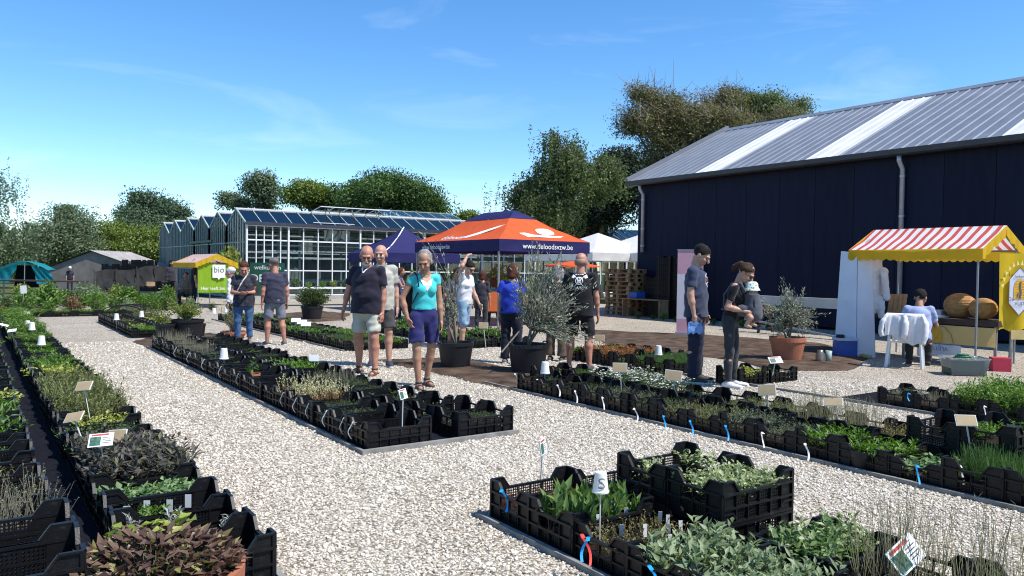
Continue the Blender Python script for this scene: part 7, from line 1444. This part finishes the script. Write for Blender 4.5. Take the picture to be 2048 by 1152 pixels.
# dark net screen with stacked crates behind and a long potting table
NET = M('dark_shade_net', (.026,.026,.026), .9, .45, 3, .8, 30); a, c = PD(190,560,31), PD(340,560,33); ns = thing('net_screen', 'dark shade net screen on posts beside the bio stall', 'screen', (a.x, a.y, 0)); n = 24; vs = []; v = c-a; v.z = 0
for j in range(6):
    for i in range(n+1): u = i/n; tz = (1.2+.3*u+.05*math.sin(u*11)); vs.append(v*u+Vector((0,0,tz*(1-j/5)))+Ff*(.10*math.sin(u*26+j*1.3)+.06*math.sin(u*61-j*2)))
b = MB(); b.add(vs, [(j*(n+1)+i,(j+1)*(n+1)+i,(j+1)*(n+1)+i+1,j*(n+1)+i+1) for j in range(5) for i in range(n)]); b.build('net', NET, ns, smooth=True)
for u in (0,.28,.55,.8,1): b = MB(); b.tube([v*u-Ff*.06, v*u-Ff*.06+Vector((0,0,1.25+.32*u))], .022, 6); b.build('post', DWOOD, ns)
k = 0
for px in (222,243,262,281,296):
    for kk in range(3 if px < 262 else 4):
        p = PD(px, 540, 33.5); tbx = crate((p.x, p.y, 1.15+.2*kk-.3), f'dark stacked crate behind the net screen, column {"first second third fourth fifth".split()[k]}, layer {nth(kk)}', random.uniform(-.1,.1)-YAW, 1.1, 'crates behind the net screen')
    k += 1
p = PD(258,548,33.5); pf = thing('timber_platform', 'low timber platform carrying the crates behind the net', 'platform', (p.x, p.y, 0), -YAW); b = MB(); b.box((0,0,.82), (2.6,.7,.04)); b.build('deck', DWOOD, pf)
for sx in (-1.2,0,1.2): b = MB(); b.box((sx,0,.4), (.06,.6,.8)); b.build('leg', DWOOD, pf)
p = PD(80,575,30); table('long dark potting table before the teal tent', p.x, p.y, 3.4, .8, .85, DWOOD, -YAW)
p = PD(312,585,29.5); table('small metal table with black trays by the net screen', p.x, p.y, 1.1, .6, .5, POLE, -YAW)
for i in range(3): crate((p.x-.2+.2*i, p.y, .5+.0*i) if i < 1 else (p.x+.3, p.y+.1, .5+.19*(i-1)), f'black tray crate on the small metal table, {nth(i)} placed', -YAW, .8, 'trays on the small metal table')
bx = thing('cardboard_box', 'small cardboard box on the table by the net screen', 'box', (p.x-.2, p.y, .70)); b = MB(); b.box((0,0,.08), (.3,.22,.16)); b.build('carton', WOOD, bx)
# plants along the greenhouse bench and the warehouse foot
p = G(640,612); table('long white plant bench against the greenhouse', p.x+1.2, p.y+.4, 5.5, 1.0, .72, ALU, .0)
for i, X in enumerate(np.arange(-1.3, 3.8, .5)): 
    s = random.uniform(.45,.7); o = ob('nursery_plant', far_plant(i % 4), None, (p.x+X, p.y+.4+random.uniform(-.2,.2), .68), i, (s,s,s*.8)); tag(o, 'green potted plant on the white greenhouse bench', 'plant', 'plants on the greenhouse bench')
for i, Y in enumerate(np.arange(12.5, 18.2, .5)):
    s = random.uniform(.35,.55); o = ob('nursery_plant', far_plant(1 if i % 3 else 2), None, (17.75+random.uniform(-.1,.1), Y, 0), i, (s,s,s*.7)); tag(o, 'low green plant in the shade along the warehouse foot', 'plant', 'plants along the warehouse foot')
for i, (px, py, s) in enumerate(((905,600,1.3),(1000,590,1.6),(1060,600,1.2),(830,590,1.4),(450,570,1.7),(462,548,1.5))):
    q = PD(px, py, 24 if px > 600 else 29.5); o = ob('nursery_plant', far_plant(0 if i % 2 else 2), None, (q.x, q.y, 0 if px > 600 else q.z-.5), i, (s,s,s*1.6)); tag(o, ['tall leafy plant left of the tent leg'.replace('left of','before'),'tall leafy plant beside the orange tent leg','leafy plant behind the wide olive','leafy plant behind the turquoise top','climbing green plant right of the bio banner','upper climbing green plant by the bio stall roof'][i], 'plant')
